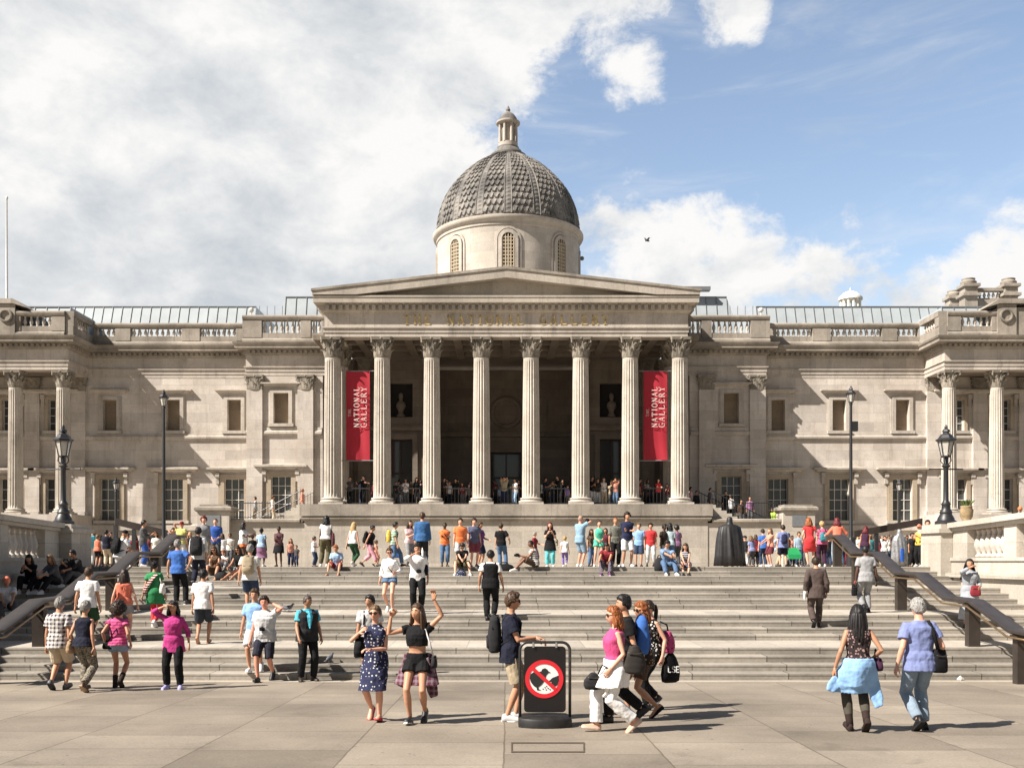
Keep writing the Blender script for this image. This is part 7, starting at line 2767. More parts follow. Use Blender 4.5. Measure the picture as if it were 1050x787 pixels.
# ------------------------------------------------------------------ people on the terrace
# px, head row, height, turn, sex, pose, skin, hair, top, bottom, label
def terrace_crowd():
    T_ = [
        (92, 542, 1.72, 185, 'm', stand(), 'tan', ('short', 'grey'), ('tee', ('stripes', 'turq', 'cyan'), -.1, TEE), ('trousers', 'ltgrey', 1.9), 'man from behind in striped turquoise shirt beside the left pier'),
        (100, 548, 1.42, 170, 'f', stand(), 'tan', ('short', 'ltbrown'), ('tank', 'coral', -.08, 0), ('shorts', 'black', .8), 'girl in orange vest and black shorts between the turquoise and navy shirts'),
        (110, 543, 1.72, 182, 'm', shift(1, hands=PHONE), 'olive', ('short', 'black'), ('tee', 'dknavy', -.1, TEE), ('trousers', 'beige', 1.9), 'man in navy tee and beige trousers right of the girl in the orange vest'),
        (131, 548, 1.70, 20, 'm', stand(), 'tan', ('short', 'brown'), ('tee', 'ltblue', -.1, TEE), ('trousers', 'dkdenim', 1.9), 'man in light blue tee standing below the left ramp screen'),
        (147, 533, 1.78, 100, 'm', stand(hands=PHONE), 'tan', ('short', 'black'), ('shirt', 'dkgrey', -.14, 1.6), ('trousers', 'royal', 1.9), 'tall man in dark grey jacket and bright blue trousers turned right at the left rail'),
        (160, 545, 1.68, 10, 'f', stand(), 'tan', ('long', 'black'), ('tee', 'offwhite', -.08, TEE), ('trousers', 'black', 1.9), 'woman in cream tee and black trousers right of the man in blue trousers'),
        (178, 541, 1.70, 0, 'f', stand(hands=PHOTO), 'tan', ('short', 'black'), ('tee', 'midgrey', -.08, TEE), ('trousers', 'dkdenim', 1.9), 'person in mid grey taking a photo behind the top of the left rail'),
        (186, 534, 1.74, 160, 'm', stand(hands=[(.14, -.1, .70, 't'), None]), 'tan', ('cap', 'dkred'), ('tee', 'lemon', -.08, .3), ('trousers', 'ltgrey', 1.9), 'person in dark red cap and pale yellow top at the head of the left rail'),
        (195, 545, 1.70, 0, 'f', stand(), 'fair', ('long', 'blonde'), ('tee', 'black', -.08, .4), ('trousers', 'dkdenim', 1.9), 'blonde woman in black tee behind the backpacked man on the steps'),
        (209, 529, 1.72, 20, 'f', stand(), 'fair', ('curly', 'redwine'), ('shirt', 'midgrey', -.1, 1.6), ('trousers', 'khaki', 1.9), 'woman with wine red hair in grey shirt before the left pedestal'),
        (221, 531, 1.76, 8, 'm', stand(hands=FRONT), 'fair', ('crop', 'brown'), ('tee', 'royal', -.1, TEE), ('trousers', 'dkgrey', 1.9), 'man in royal blue tee standing before the left pedestal plaque'),
        (249, 535, 1.70, 78, 'f', stand(hands=[(.1, -.42, .28, 't'), (-.08, -.4, .30, 't')]), 'dark', ('long', 'black'), ('tee', 'white', -.06, TEE), ('shorts', 'orange', .35), 'woman in profile with long braid, white tee and orange shorts reaching out'),
        (259, 548, 1.60, 200, 'f', stand(), 'brown', ('short', 'black'), ('tee', 'black', -.08, TEE), ('trousers', 'black', 1.9), 'person dressed all in black right of the woman with the long braid'),
        (268, 541, 1.66, 176, 'f', stand(), 'dark', ('bun', 'black'), ('tee', 'ltblue', -.06, .5), ('skirt', 'mauve', -.55, .05), 'woman in pale top and long mauve skirt seen from behind'),
        (286, 539, 1.74, 0, 'f', stand(hands=PHONE), 'dark', ('crop', 'black'), ('tee', ('upright stripes', 'maroon', 'dkgrey'), -.14, 1.2), ('skirt', 'black', -.35, .1), 'woman in maroon and black with a black skirt, left of the seated children'),
        (298, 552, 1.42, 20, 'f', stand(), 'tan', ('long', 'ltbrown'), ('tee', ('floral', 'salmon', 'dkgrey'), -.08, .4), ('trousers', 'navy', 1.9), 'girl in salmon patterned top beside the woman in maroon and black'),
        (304, 559, 1.15, -10, 'm', stand(), 'tan', ('short', 'dkbrown'), ('tee', 'dkgrey', -.08, TEE), ('trousers', 'navy', 1.9), 'small boy in dark grey and navy right of the girl in the salmon top'),
        (322, 550, 1.32, 80, 'm', stand(hands=PHONE), 'tan', ('short', 'dkbrown'), ('tee', 'white', -.08, TEE), ('trousers', 'dkdenim', 1.9), 'boy in white tee and jeans standing left of the woman in khaki trousers'),
        (333, 528, 1.74, 178, 'f', shift(-1), 'dark', ('bob', 'black'), ('tee', 'white', .0, .3), ('trousers', 'olive', 1.9), 'woman from behind in white tee and olive trousers, maroon bag at her side'),
        (362, 534, 1.70, 150, 'f', walk(1, .12, .06), 'fair', ('long', 'blonde'), ('tank', 'white', -.02, 0), ('leggings', 'dkgreen', 1.9), 'blonde woman in white vest and green leggings with a dark bag'),
        (379, 537, 1.66, 80, 'f', walk(-1, .36, .12, lean=10), 'tan', ('bun', 'black'), ('tank', 'black', .0, 0), ('trousers', 'rose', 1.6), 'woman striding right in black vest and pale pink trousers, with black backpack'),
        (385, 553, 1.15, 100, 'f', walk(1, .12), 'tan', ('bun', 'brown'), ('tank', 'salmon', -.08, 0), ('skirt', 'salmon', -.35, .1), 'small girl in salmon pink walking beside the woman in pink trousers'),
        (404, 534, 1.72, 95, 'm', walk(1, .30, .15), 'tan', ('short', 'black'), ('tee', ('stripes', 'green', 'white'), -.08, TEE), ('trousers', 'denim', 1.9), 'man striding right in green and white top and jeans with orange backpack'),
        (420, 533, 1.66, 40, 'f', stand(hands=PHONE), 'fair', ('long', 'dkbrown'), ('tee', 'palepink', -.06, TEE), ('trousers', 'midgrey', 1.9), 'long haired woman in pale pink left of the tall man in the denim jacket'),
        (433, 525, 1.84, 184, 'm', stand(), 'tan', ('short', 'brown'), ('jacket', (.03, .12, .30), -.12, 1.9), ('trousers', 'charcoal', 1.95), 'tall broad man from behind in blue denim jacket'),
        (435, 549, 1.35, 10, 'f', stand(hands=PHONE), 'fair', ('long', 'blonde'), ('tee', 'white', -.08, TEE), ('skirt', 'white', -.4, .1), 'blonde girl in white in front of the man in the denim jacket'),
        (456, 535, 1.70, 10, 'm', stand(hands=CROSS), 'dark', ('crop', 'black'), ('tee', 'orange', -.1, .9), ('trousers', 'denim', 1.75), 'man in orange top and rolled jeans, left of the seated woman in black'),
        (472, 531, 1.74, 8, 'm', stand(), 'fair', ('short', 'dkbrown'), ('tee', 'orange', -.1, TEE), ('shorts', 'ltgrey', .9), 'man in orange tee standing directly behind the seated woman in black'),
        (486, 531, 1.76, 20, 'm', stand(), 'fair', ('short', 'dkbrown'), ('tee', (.10, .11, .19), -.1, TEE), ('shorts', (.24, .05, .07), .95), 'man in slate tee and maroon shorts right of the orange tee'),
        (492, 535, 1.72, 60, 'm', stand(hands=[(.2, -.3, .1, 't'), None]), 'tan', ('short', 'brown'), ('tee', 'purple', -.1, TEE), ('shorts', 'navy', .95), 'man in purple tee and navy shorts just behind the slate tee'),
        (515, 536, 1.72, 175, 'm', shift(1, hands=[None, (-.32, -.15, .06, 't')]), 'tan', ('short', 'brown'), ('tee', 'black', -.08, TEE), ('trousers', 'denim', 1.95), 'man from behind in black tee and jeans by the large black bag'),
        (548, 545, 1.62, 70, 'f', stand(hands=[(.1, -.4, .16, 't'), None]), 'fair', ('short', 'white'), ('tee', 'dkred', -.04, TEE), ('skirt', ('floral', 'mauve', 'navy'), -.7, .03), 'white haired woman in dark red top and long patterned skirt'),
        (564, 535, 1.72, 0, 'f', stand(hands=[(.1, -.25, .36, 't'), (-.1, -.25, .36, 't')]), 'fair', ('long', 'redwine'), ('dress', 'black', 0, .5, -.30, .12), ('wide', 'cyan', 1.9), 'red haired woman in black tunic and bright turquoise trousers'),
        (579, 549, 1.32, 175, 'f', walk(1, .16), 'fair', ('short', 'blonde'), ('tee', 'white', -.1, TEE), ('leggings', 'lilac', 1.9), 'small blond child in white top and lilac leggings walking off'),
        (595, 528, 1.80, 130, 'm', stand(hands=[(.1, -.27, .5, 't'), (-.1, -.27, .52, 't')]), 'red', ('crop', (.35, .2, .14)), ('tee', (.20, .34, .47), -.12, TEE), ('shorts', (.22, .33, .44), 1.05), 'bald man in light blue tee and shorts holding up a camera'),
        (606, 542, 1.58, 30, 'f', stand(), 'olive', ('long', 'black'), ('tee', ('floral', 'dkbrown', 'tan'), -.1, .4), ('trousers', 'denim', 1.9), 'small dark haired woman in brown top and jeans right of the bald man'),
        (613, 533, 1.70, 8, 'f', shift(1, hands=FRONT), 'fair', ('pony', 'dkbrown'), ('tank', 'mint', .0, 0), ('shorts', 'mint', .4), 'woman in mint green playsuit standing behind the sitter in purple'),
        (621, 541, 1.66, -10, 'f', stand(), 'olive', ('long', 'dkbrown'), ('tee', 'maroon', -.1, .5), ('trousers', 'black', 1.9), 'woman in maroon half hidden behind the sitter in purple'),
        (631, 530, 1.78, 10, 'm', stand(), 'tan', ('crop', 'ginger'), ('tee', ('floral', 'camo', 'dkgrey'), -.12, .9), ('trousers', 'black', 1.95), 'man in camouflage top and black trousers left of the folded arms'),
        (643, 525, 1.82, 12, 'm', stand(.13, hands=CROSS), 'tan', ('curly', 'dkbrown'), ('polo', 'navy', -.1, POLO), ('shorts', 'ltgrey', .95), 'tall curly haired man with folded arms in navy polo and pale shorts'),
        (655, 536, 1.70, -8, 'm', stand(), 'fair', ('short', 'ltbrown'), ('tee', 'skyblue', -.1, TEE), ('shorts', 'dkdenim', .95), 'man in sky blue tee and denim shorts between the navy polo and the red shirt'),
        (667, 536, 1.70, 0, 'm', stand(.13), 'tan', ('short', 'black'), ('polo', 'red', -.1, .7), ('trousers', 'ltgrey', 1.8), 'man in red polo shirt and pale grey trousers'),
        (681, 537, 1.68, 40, 'm', stand(), 'dark', ('short', 'black'), ('tee', 'dkbrown', -.1, TEE), ('trousers', 'ltgrey', 1.9), 'dark haired person in brown behind the seated young man in jeans'),
        (687, 536, 1.72, 176, 'f', stand(), 'brown', ('bob', 'black'), ('tee', (.40, .52, .56), -.08, .8), ('trousers', 'denim', 1.9), 'person from behind in pale aqua top above the seated couple'),
        (694, 538, 1.70, 200, 'f', stand(hands=[(.3, -.2, .32, 't'), None]), 'brown', ('curly', 'black'), ('tee', 'mauve', -.08, TEE), ('trousers', 'dkgrey', 1.9), 'curly haired person in mauve behind the seated girl'),
        (764, 549, 1.40, 150, 'm', stand(), 'fair', ('cap', 'charcoal'), ('tee', 'charcoal', -.1, TEE), ('trousers', 'ltgrey', 1.9), 'boy in dark cap and pale trousers right beside the black cloak'),
        (771, 549, 1.36, 200, 'f', stand(lean=8), 'fair', ('bob', 'ltbrown'), ('tee', (.20, .24, .45), -.08, TEE), ('trousers', 'dkgrey', 1.9), 'fair haired child in blue bending beside the boy in the dark cap'),
        (778, 559, 1.12, 180, 'f', stand(), 'fair', ('bob', 'brown'), ('tee', 'pink', -.08, .5), ('skirt', 'rose', -.45, .1), 'little girl in a pink frock seen from behind'),
        (783, 542, 1.66, 190, 'm', stand(lean=6), 'fair', ('short', 'dkbrown'), ('tee', 'blue', -.1, TEE), ('trousers', 'dkdenim', 1.9), 'man in blue tee bending over the little girl in the pink frock'),
        (790, 541, 1.66, -70, 'f', stand(hands=[(.1, -.45, .12, 't'), (-.1, -.45, .12, 't')]), 'fair', ('bob', 'ltbrown'), ('tee', 'salmon', -.1, .5), ('skirt', 'maroon', -.35, .08), 'woman in salmon top reaching left towards the children'),
        (803, 538, 1.72, 178, 'm', stand(.12), 'fair', ('short', 'dkbrown'), ('shirt', 'chambray', -.14, TEE), ('shorts', 'dknavy', .95), 'man from behind in blue shirt and navy shorts near the red dress'),
        (819, 545, 1.66, 10, 'm', stand(), 'tan', ('short', 'brown'), ('shirt', 'ltdenim', -.1, 1.5), ('trousers', 'dkdenim', 1.9), 'person in faded denim shirt left of the red dress'),
        (831, 530, 1.74, 172, 'f', shift(1, hands=[(.24, -.03, .0, 't'), (-.2, -.2, .35, 't')]), 'fair', ('bob', 'ginger'), ('dress', 'red', 0, .35, -.40, .0), None, 'woman from behind in a bright red dress'),
        (843, 534, 1.66, 180, 'f', stand(), 'fair', ('short', 'blonde'), ('tee', 'pink', -.08, TEE), ('trousers', 'plum', 1.9), 'woman in pink tee with a round teal backpack'),
        (859, 530, 1.72, 178, 'f', stand(lean=8, hands=[(.34, -.3, .22, 't'), (-.34, -.3, .22, 't')]), 'fair', ('bob', 'redwine'), ('tee', 'coral', -.08, 1.3), ('trousers', 'ltdenim', 1.9), 'woman in orange top leaning on the head of the right handrail'),
        (868, 552, 1.60, 10, 'f', stand(), 'tan', ('long', 'black'), ('tee', 'black', -.08, .5), ('trousers', 'dkred', 1.9), 'woman in black with dark red trousers behind the right rail'),
        (886, 539, 1.70, 150, 'f', shift(-1, lean=5), 'tan', ('bob', 'redwine'), ('tank', 'plum', -.06, 0), ('trousers', 'dkdenim', 1.9), 'woman in dark vest above the man in grey, behind the right rail'),
        (897, 549, 1.66, 10, 'm', stand(), 'fair', ('short', 'dkbrown'), ('tee', 'ltblue', -.1, TEE), ('trousers', 'navy', 1.9), 'man in pale blue tee left of the woman lifting her hands, by the right rail'),
        (907, 549, 1.62, 0, 'f', stand(hands=PHOTO), 'tan', ('long', 'black'), ('tee', 'white', -.08, TEE), ('trousers', 'dkgrey', 1.9), 'woman in white tee with hands lifted to her face, left of the silver robe'),
        (943, 537, 1.70, -60, 'f', stand(hands=[(.12, -.3, .3, 't'), (-.1, -.32, .28, 't')]), 'tan', ('cap', 'coral'), ('tank', 'yellow', -.06, 0), ('trousers', 'black', 1.9), 'woman in yellow vest and orange cap beside the right pier'),
        (935, 546, 1.66, 20, 'm', stand(), 'olive', ('short', 'black'), ('tee', 'charcoal', -.1, TEE), ('trousers', 'black', 1.9), 'dark dressed man between the silver robe and the yellow vest'),
        (951, 533, 2.0, -10, 'm', stand(), 'red', ('short', 'dkbrown'), ('tee', 'dkgreen', -.1, TEE), ('trousers', 'dkgrey', 1.9), 'man whose head shows above the right pier, left of the lamp'),
    ]
    lod = 2
    for px, head, H, turn, sex, pose, skin, hair, top, bottom, label in T_:
        ex = []
        if px == 333: ex.append(handbag('maroon shoulder bag at the side of the woman in the white tee', ('floral', 'maroon', 'dkgrey'), (-.26, .03, .0), (.05, .10, .22), [(-.13, .02, .47), (-.22, .1, .3), (-.26, .08, .2)], 'dkbrown', name='shoulder_bag'))
        if px == 362: ex.append(handbag('dark shoulder bag of the blonde woman in green leggings', 'black', (.2, -.05, .0), (.06, .12, .12), [(-.1, -.05, .47), (.05, -.12, .3), (.18, -.06, .1)], 'dkdenim', name='shoulder_bag'))
        if px == 379: ex.append(backpack('black backpack on the woman in pink trousers', 'black'))
        if px == 404:
            ex.append(backpack('orange and black backpack on the man in green and white', 'yellow', pocket='charcoal'))
            ex.append(handbag('bright blue carrier bag in the hand of the man in green and white', 'blue', (.25, -.1, -.35), (.05, .14, .2), [(.25, -.1, -.18), (.25, -.12, -.08)], 'blue', name='carrier_bag'))
        if px == 456: ex.append(strap_line('black', [(-.12, -.08, .47), (.0, -.15, .30), (.15, -.12, .12)], .016, 'bag_strap'))
        if px == 843: ex.append(backpack('round teal backpack on the woman in the pink tee', 'teal', w_=.14, h=.17, d=.08, z=.2))
        if px == 803: ex.append(backpack('navy rucksack on the shoulder of the man in the blue shirt', 'navy', w_=.12, h=.2, d=.08, z=.22))
        if px == 564: ex.append(handbag('woven beige bag of the red haired woman in turquoise trousers', 'khaki', (.26, -.02, .0), (.05, .1, .12), [(.13, .02, .47), (.22, .05, .25), (.26, .04, .1)], 'khaki', name='shoulder_bag'))
        if px == 595: ex.append(held('black camera held up by the bald man in light blue', 'camera', 'camera', 'black', (0, -.32, .64), (.06, .03, .05)))
        if px == 110: ex.append(held('white leaflet in the hands of the man in the navy tee', 'leaflet', 'leaflet', 'white', (0, -.40, .32), (.07, .004, .1), (-40, 0, 0)))
        person(at_terrace(px, head, H), turn, H, label, sex, pose, skin, hair, top, bottom, ('shoe', random.Random(px).choice(['black', 'dkgrey', 'white', 'brown', 'ltgrey'])), lod, hs=1.0 if H > 1.45 else 1.2, extras=ex)
    # the figure in a long black cloak
    loc = at_terrace(748, 530, 1.86)
    f, root = person(loc, 180, 1.86, 'person wrapped head to ground in a long black cloak, standing apart before the wall', 'm', stand(), 'tan', None, None, ('trousers', 'black', 1.9), ('boot', 'black'), 2)
    m = MB()
    rs = []
    for z, a, b in ((1.745, .03, .03), (1.73, .075, .085), (1.66, .10, .115), (1.56, .105, .115), (1.49, .12, .12), (1.45, .27, .16), (1.38, .36, .20), (1.1, .42, .26), (.8, .46, .30), (.4, .50, .34), (.03, .54, .37)):
        rs.append([(a * (1 + ((.05 * math.sin(9 * t + z) + .04 * math.sin(17 * t + 2 * z)) if z < 1.42 else 0)) * math.cos(t), .02 + b * (1 + ((.09 * math.sin(9 * t + z) + .07 * math.sin(17 * t + 2 * z)) if z < 1.3 else 0)) * math.sin(t), z) for t in [2 * math.pi * j / 54 for j in range(54)]])
    m.rings(rs)
    o = m.build('cloak', plain('black_cloak_cloth', (.017, .016, .017), rough=.5, var=.4, scale=5), None, smooth=True)
    o.parent = root
    # living statue in a silver robe
    loc = at_terrace(922, 543, 1.74)
    f, root = person(loc, 182, 1.74, 'performer in a shiny silver grey robe from head to foot, seen from behind', 'm', stand(), 'tan', None, ('robe', (.52, .53, .54), -.1, 1.9), None, ('shoe', 'grey'), 2)
    m = MB()
    rs = []
    for z, a, b in ((1.765, .03, .03), (1.75, .08, .09), (1.66, .105, .12), (1.56, .11, .12), (1.49, .13, .13), (1.40, .27, .16), (1.2, .32, .2), (.9, .34, .23), (.5, .37, .26), (.06, .40, .28)):
        rs.append([(a * (1 + (.07 * math.sin(11 * t + 3 * z) if z < 1.3 else 0)) * math.cos(t), .01 + b * (1 + (.1 * math.sin(11 * t + 3 * z) if z < 1.3 else 0)) * math.sin(t), z) for t in [2 * math.pi * j / 54 for j in range(54)]])
    m.rings(rs)
    o = m.build('robe', plain('silver_cloth', (.26, .26, .265), rough=.4, metal=.4, var=.4, scale=12), None, smooth=True)
    o.parent = root
    b = MB().rings([[(.08 * math.cos(t), .34 + .03 * math.sin(t), z) for t in [2 * math.pi * j / 10 for j in range(10)]] for z in (.25, .5, .85)])
    o = b.build('blue_panel', cloth_mat('plain', CC['royal']), None)
    o.parent = root
    # pushchair at the feet of the denim shirt
    loc = at_terrace(815, 560, .9)
    e = empty('pushchair', loc, 'green pushchair with small spotted wheels left of the red dress', 'pushchair')
    x, y, z = loc
    MB().rings([[(x - .25, y - .1, z + .35), (x + .25, y - .1, z + .35), (x + .25, y + .4, z + .4), (x - .25, y + .4, z + .4)], [(x - .28, y - .05, z + .55), (x + .28, y - .05, z + .55), (x + .28, y + .5, z + .85), (x - .28, y + .5, z + .85)]]).build('seat', cloth_mat('plain', CC['green']), e)
    for q in (-.26, .26):
        for yy in (-.2, .4):
            MB().tube([(x + q + .12 * 0, y + yy + .11 * math.cos(t), z + .12 + .11 * math.sin(t)) for t in [2 * math.pi * j / 14 for j in range(15)]], .025, 6).build('wheel', plain('tyre', (.03, .03, .03), rough=.7), e)
        MB().tube([(x + q, y - .2, z + .12), (x + q, y + .1, z + .4), (x + q, y + .55, z + 1.0)], .015, 6).build('handle', plain('steel', (.5, .5, .5), rough=.3, metal=.8), e)
    # deeper crowd, in shade and half hidden between the front row
    rnd = random.Random(11)
    spots = [(103, 548), (118, 549), (139, 550), (153, 548), (168, 546), (199, 547), (236, 549), (763, 553), (797, 549), (812, 551), (825, 552), (850, 548), (874, 550), (881, 551), (892, 552), (902, 552), (915, 550), (930, 550), (939, 549), (96, 550), (113, 551), (126, 551), (164, 551), (173, 549), (191, 550), (215, 548), (228, 547), (758, 551), (775, 550), (808, 548), (838, 550), (863, 549), (911, 551), (926, 552), (946, 550)]
    tops = ['navy', 'dkgrey', 'white', 'ltblue', 'maroon', 'black', 'offwhite', 'teal', 'salmon', 'charcoal', 'ltgrey', 'olive', 'dkred']
    names = dict(navy='navy', dkgrey='dark grey', white='white', ltblue='light blue', maroon='maroon', black='black', offwhite='cream', teal='teal', salmon='salmon', charcoal='charcoal', ltgrey='pale grey', olive='olive', dkred='dark red')
    near = {103: 'behind the girl in the orange vest', 118: 'right of the navy tee by the left pier', 139: 'left of the tall man in blue trousers', 153: 'just right of the tall man in blue trousers', 168: 'left of the dark red cap', 199: 'behind the big black backpack', 236: 'left of the woman with the long braid', 763: 'behind the boy in the dark cap', 797: 'left of the blue shirt and navy shorts', 812: 'behind the green pushchair', 825: 'just left of the red dress', 850: 'right of the teal backpack', 874: 'beside dark red trousers', 881: 'left of the woman in the dark vest', 892: 'right of the woman in the dark vest', 902: 'left of the lifted hands', 915: 'left edge of the silver robe', 930: 'right edge of the silver robe', 939: 'behind the yellow vest and orange cap', 96: 'behind the striped turquoise shirt', 113: 'just behind the navy tee by the left pier', 126: 'under the left ramp screen', 164: 'behind the cream tee at the left rail', 173: 'just left of the raised camera', 191: 'right of the dark red cap', 215: 'left of the royal blue tee', 228: 'just right of the royal blue tee',
            758: 'at the right edge of the black cloak', 775: 'behind the bending fair child', 808: 'right of the blue shirt and navy shorts', 838: 'between the red dress and the pink tee', 863: 'behind the orange top at the right rail', 911: 'behind the lifted hands', 926: 'just behind the silver robe', 946: 'by the right pier behind the yellow vest'}
    for k, (px, head) in enumerate(spots):
        H = rnd.uniform(1.62, 1.76)
        tc_ = tops[(k * 5 + 2) % len(tops)]
        Y = rnd.uniform(52, 57)
        loc = (X(px, Y), Y, terrace_z(Y))
        person(loc, rnd.choice([0, 20, 170, 185, 70, -60]), H, f'onlooker in {names[tc_]} in the rear crowd, {near[px]}', rnd.choice('mf'), stand(hands=rnd.choice([DOWN, PHONE, CROSS, HIPS])), rnd.choice(['tan', 'fair', 'brown', 'olive']), (rnd.choice(['short', 'long', 'short', 'bob']), rnd.choice(['black', 'dkbrown', 'brown', 'blonde'])), ('tee', tc_, -.1, TEE), ('trousers', rnd.choice(['black', 'dkdenim', 'dkgrey', 'khaki']), 1.9), ('shoe', 'black'), 3, group='onlookers in the rear of the terrace crowd')


def portico_people():
    rnd = random.Random(4)
    gaps = ['first', 'second', 'third', 'fourth', 'fifth', 'sixth', 'seventh']
    P_ = [
        (359, 489, 'dkgrey', 'black', 'short', 'black', CROSS, 0, 'figure in dark grey, left of two in the first portico gap'),
        (373, 488, 'black', 'black', 'short', 'black', [(.36, -.2, .36, 't'), (-.3, -.3, .36, 't')], -30, 'figure in black leaning on the rail in the first portico gap'),
        (406, 494, 'charcoal', 'dkgrey', 'short', 'dkbrown', PHONE, 30, 'dark figure just right of the second column'),
        (416, 491, 'white', 'dkgrey', 'bob', 'dkbrown', PHONE, 0, 'woman in white top under the second gap of the portico'),
        (427, 490, 'black', 'black', 'long', 'black', DOWN, 20, 'long haired woman in black left of the third column'),
        (412, 496, 'dkgrey', 'ltgrey', 'short', 'black', FRONT, 10, 'person bending by the rail left of the woman in the white top'),
        (455, 490, 'dkbrown', 'black', 'short', 'black', PHONE, 60, 'dark clad person just right of the third column'),
        (461, 494, 'ltgrey', 'black', 'short', 'brown', DOWN, 0, 'person in pale grey top in the third portico gap'),
        (467, 491, 'black', 'black', 'long', 'black', DOWN, 15, 'tall dark haired figure in black in the third portico gap'),
        (474, 495, 'wine', 'dkgrey', 'bob', 'dkbrown', PHONE, -10, 'woman in wine red top in the third portico gap'),
        (481, 497, 'dkgrey', 'black', 'short', 'grey', DOWN, 0, 'small figure left of the fourth portico column'),
        (508, 500, 'charcoal', 'black', 'short', 'black', DOWN, 20, 'short dark figure just right of the fourth column'),
        (517, 489, 'khaki', 'navy', 'short', 'black', PHOTO, 0, 'man in khaki top taking a photo in the middle gap of the portico'),
        (513, 500, 'ltblue', 'dkgrey', 'bob', 'brown', DOWN, -10, 'child in pale blue beside the man taking a photo in the middle gap'),
        (528, 491, 'white', 'ltblue', 'short', 'dkbrown', CROSS, -40, 'man in white shirt right of the photographer in the middle gap'),
        (559, 490, 'dknavy', 'black', 'short', 'black', PHONE, 60, 'man in dark suit facing right in the fifth portico gap'),
        (572, 488, 'black', 'black', 'short', 'black', PHONE, -60, 'man in black facing left in the fifth portico gap'),
        (566, 498, 'charcoal', 'navy', 'short', 'black', DOWN, 0, 'low dark figure between the two facing men in the fifth portico gap'),
        (582, 498, 'lilac', 'dkgrey', 'long', 'brown', DOWN, 10, 'small figure left of the sixth portico column'),
        (607, 489, 'black', 'ltgrey', 'short', 'black', PHONE, 20, 'man in black top and pale trousers right of the sixth column'),
        (613, 491, 'dkbrown', 'ltgrey', 'short', 'black', DOWN, 0, 'man in brown top in the sixth portico gap'),
        (619, 490, 'offwhite', 'khaki', 'long', 'brown', CROSS, 10, 'long haired woman with folded arms in cream in the sixth portico gap'),
        (631, 491, 'salmon', 'denim', 'long', 'ginger', [(.16, -.12, .62, 't'), (-.16, -.12, .62, 't')], 0, 'ginger haired woman with both hands at her head, left of the seventh column'),
        (662, 498, 'charcoal', 'black', 'short', 'black', DOWN, 20, 'dim figure low behind the rail, left in the seventh portico gap'),
        (667, 499, 'dknavy', 'black', 'short', 'dkbrown', DOWN, -10, 'second dim figure low behind the rail in the seventh portico gap'),
        (675, 491, 'red', 'black', 'bob', 'black', CROSS, 10, 'woman in red top with folded arms in the seventh portico gap'),
        (684, 496, 'maroon', 'dkgrey', 'short', 'black', PHONE, -20, 'person in maroon right of the woman in red, seventh portico gap'),
    ]
    for px, head, tc_, bc, hs_, hc_, hands, turn, lab in P_:
        Y = 63.1
        H = (517.8 - head + 0.7) * Y / FPX
        Y2 = Y if H > 1.45 else 63.3
        person((X(px, Y2), Y2, Z_FL), turn, max(1.2, H), lab, 'f' if hs_ in ('long', 'bob') else 'm', stand(hands=hands), rnd.choice(['tan', 'fair', 'olive']), (hs_, hc_), ('tee', tc_, -.1, TEE if tc_ != 'black' else 1.2), ('trousers', bc, 1.9), ('shoe', 'black'), 3, group='visitors leaning between the portico columns')
    S_ = [
        (262, 509, -90, 4.0, 'ltgrey', 'khaki', 'dkbrown', 'small figure in grey low on the left portico stair'),
        (279.5, 508, 100, 3.75, 'offwhite', 'beige', 'brown', 'person in cream climbing the left portico stair before the bay window'),
        (310, 501, 90, 4.98, 'salmon', 'ltdenim', 'ginger', 'person in salmon top near the head of the left portico stair'),
        (708, 499, 90, 4.98, 'palepink', 'teal', 'black', 'person in pale pink at the head of the right portico stair'),
        (714, 503, 30, 4.9, 'charcoal', 'dkgrey', 'black', 'dark figure behind the pale pink one at the right portico stair'),
        (728, 500, 80, 4.6, 'dkgrey', 'black', 'black', 'person in dark jacket stepping down the right portico stair'),
        (744, 503, 10, 3.9, 'black', 'black', 'black', 'dark figure before the right bay window'),
        (749, 507, 170, 3.75, 'ltgrey', 'black', 'brown', 'person in grey hoodie halfway down the right portico stair'),
        (760, 512, 20, 3.5, 'brown', 'dkgrey', 'dkbrown', 'low figure in brown on the right portico stair'),
        (769, 509, 0, 3.4, 'mauve', 'dkgrey', 'brown', 'person in mauve at the foot of the right portico stair behind the railing'),
        (795, 520, -60, 3.35, 'lime', 'dkgrey', 'dkbrown', 'steward in a lime green jacket behind the right terrace wall')]
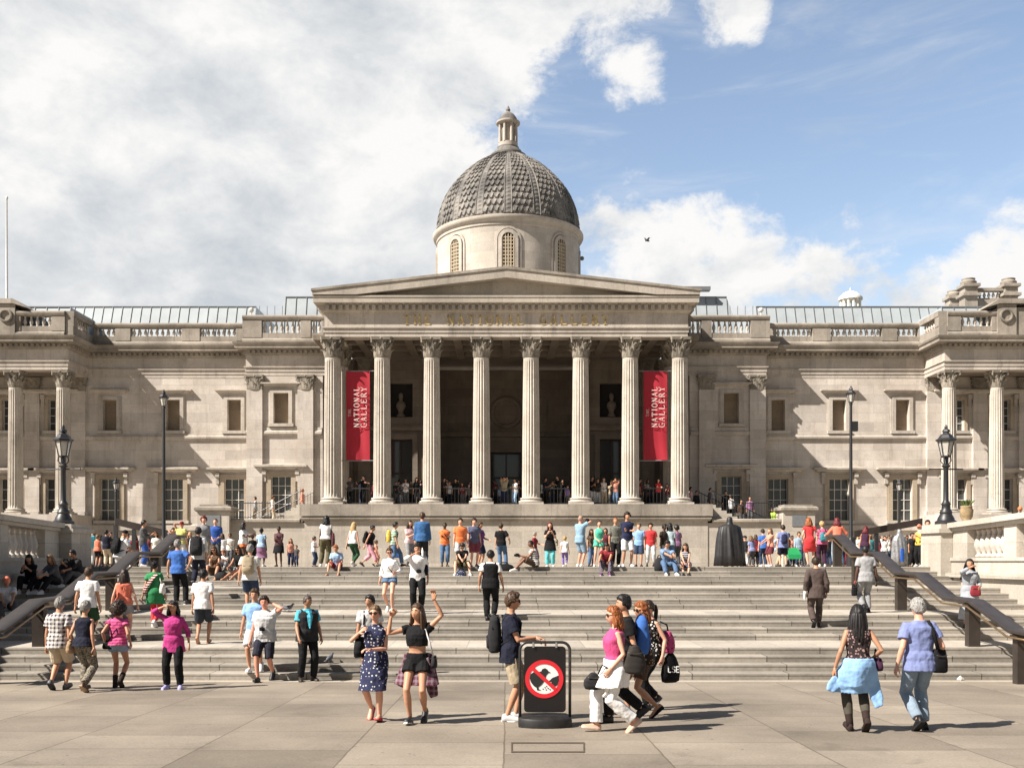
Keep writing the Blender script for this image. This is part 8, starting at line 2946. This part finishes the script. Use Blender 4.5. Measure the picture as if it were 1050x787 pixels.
    for px, head, turn, z, tc_, bc, hc_, lab in S_:
        Y = 63.6
        top = Z(head, Y)
        H = 1.68
        zz = top - H
        person((X(px, Y), Y, zz), turn, H, lab, 'm', stand() if tc_ != 'lime' else stand(lean=20), 'tan', ('short', hc_), ('shirt', tc_, -.12, 1.5), ('trousers', bc, 1.9), ('shoe', 'black'), 3, group='visitors on the portico stairs')
    # a second, dimmer row behind the railings
    cs = ['charcoal', 'dknavy', 'wine', 'midgrey', 'olive', 'dkgrey', 'ltgrey', 'navy', 'brown', 'maroon', 'dkgreen', 'plum', 'white', 'teal', 'black', 'ltblue', 'purple', 'khaki', 'dkred', 'grey', 'salmon']
    nm = dict(charcoal='charcoal', dknavy='very dark navy', wine='wine', midgrey='mid grey', olive='olive', dkgrey='dark grey', ltgrey='light grey', navy='navy', brown='brown', maroon='maroon', dkgreen='dark green', plum='plum', white='white', teal='teal', black='black', ltblue='light blue', purple='purple', khaki='khaki', dkred='dark red', grey='grey', salmon='salmon')
    for g_ in range(7):
        for q in range(3):
            tc_ = cs[g_ * 3 + q]
            Y = 64.6 + .5 * q + .2 * rnd.random()
            x = -10.6 + 3.03 * g_ + .85 + .66 * q + rnd.uniform(-.15, .15)
            person((x, Y, Z_FL), rnd.choice([0, 30, -40, 90, 180]), rnd.uniform(1.6, 1.78), f'dim visitor in {nm[tc_]} standing back from the railing in the {gaps[g_]} portico gap', rnd.choice('mf'), stand(hands=rnd.choice([DOWN, PHONE, CROSS])), rnd.choice(['tan', 'fair', 'olive', 'brown']), (rnd.choice(['short', 'long', 'bob']), rnd.choice(['black', 'dkbrown', 'brown'])), ('tee', tc_, -.1, TEE), ('trousers', rnd.choice(['black', 'dkdenim', 'dkgrey']), 1.9), ('shoe', 'black'), 3, group='visitors standing back in the portico')
    # at the far right edge behind the balustrade
    person((X(1046, 40), 40, Z(519, 40) - 1.72), -30, 1.72, 'person in orange cap and purple top behind the far right balustrade', 'm', stand(hands=PHONE), 'tan', ('cap', 'orange'), ('tee', 'purple', -.1, TEE), ('trousers', 'black', 1.9), ('shoe', 'black'), 2)


foreground()
on_steps()
terrace_crowd()
portico_people()
finish_people()
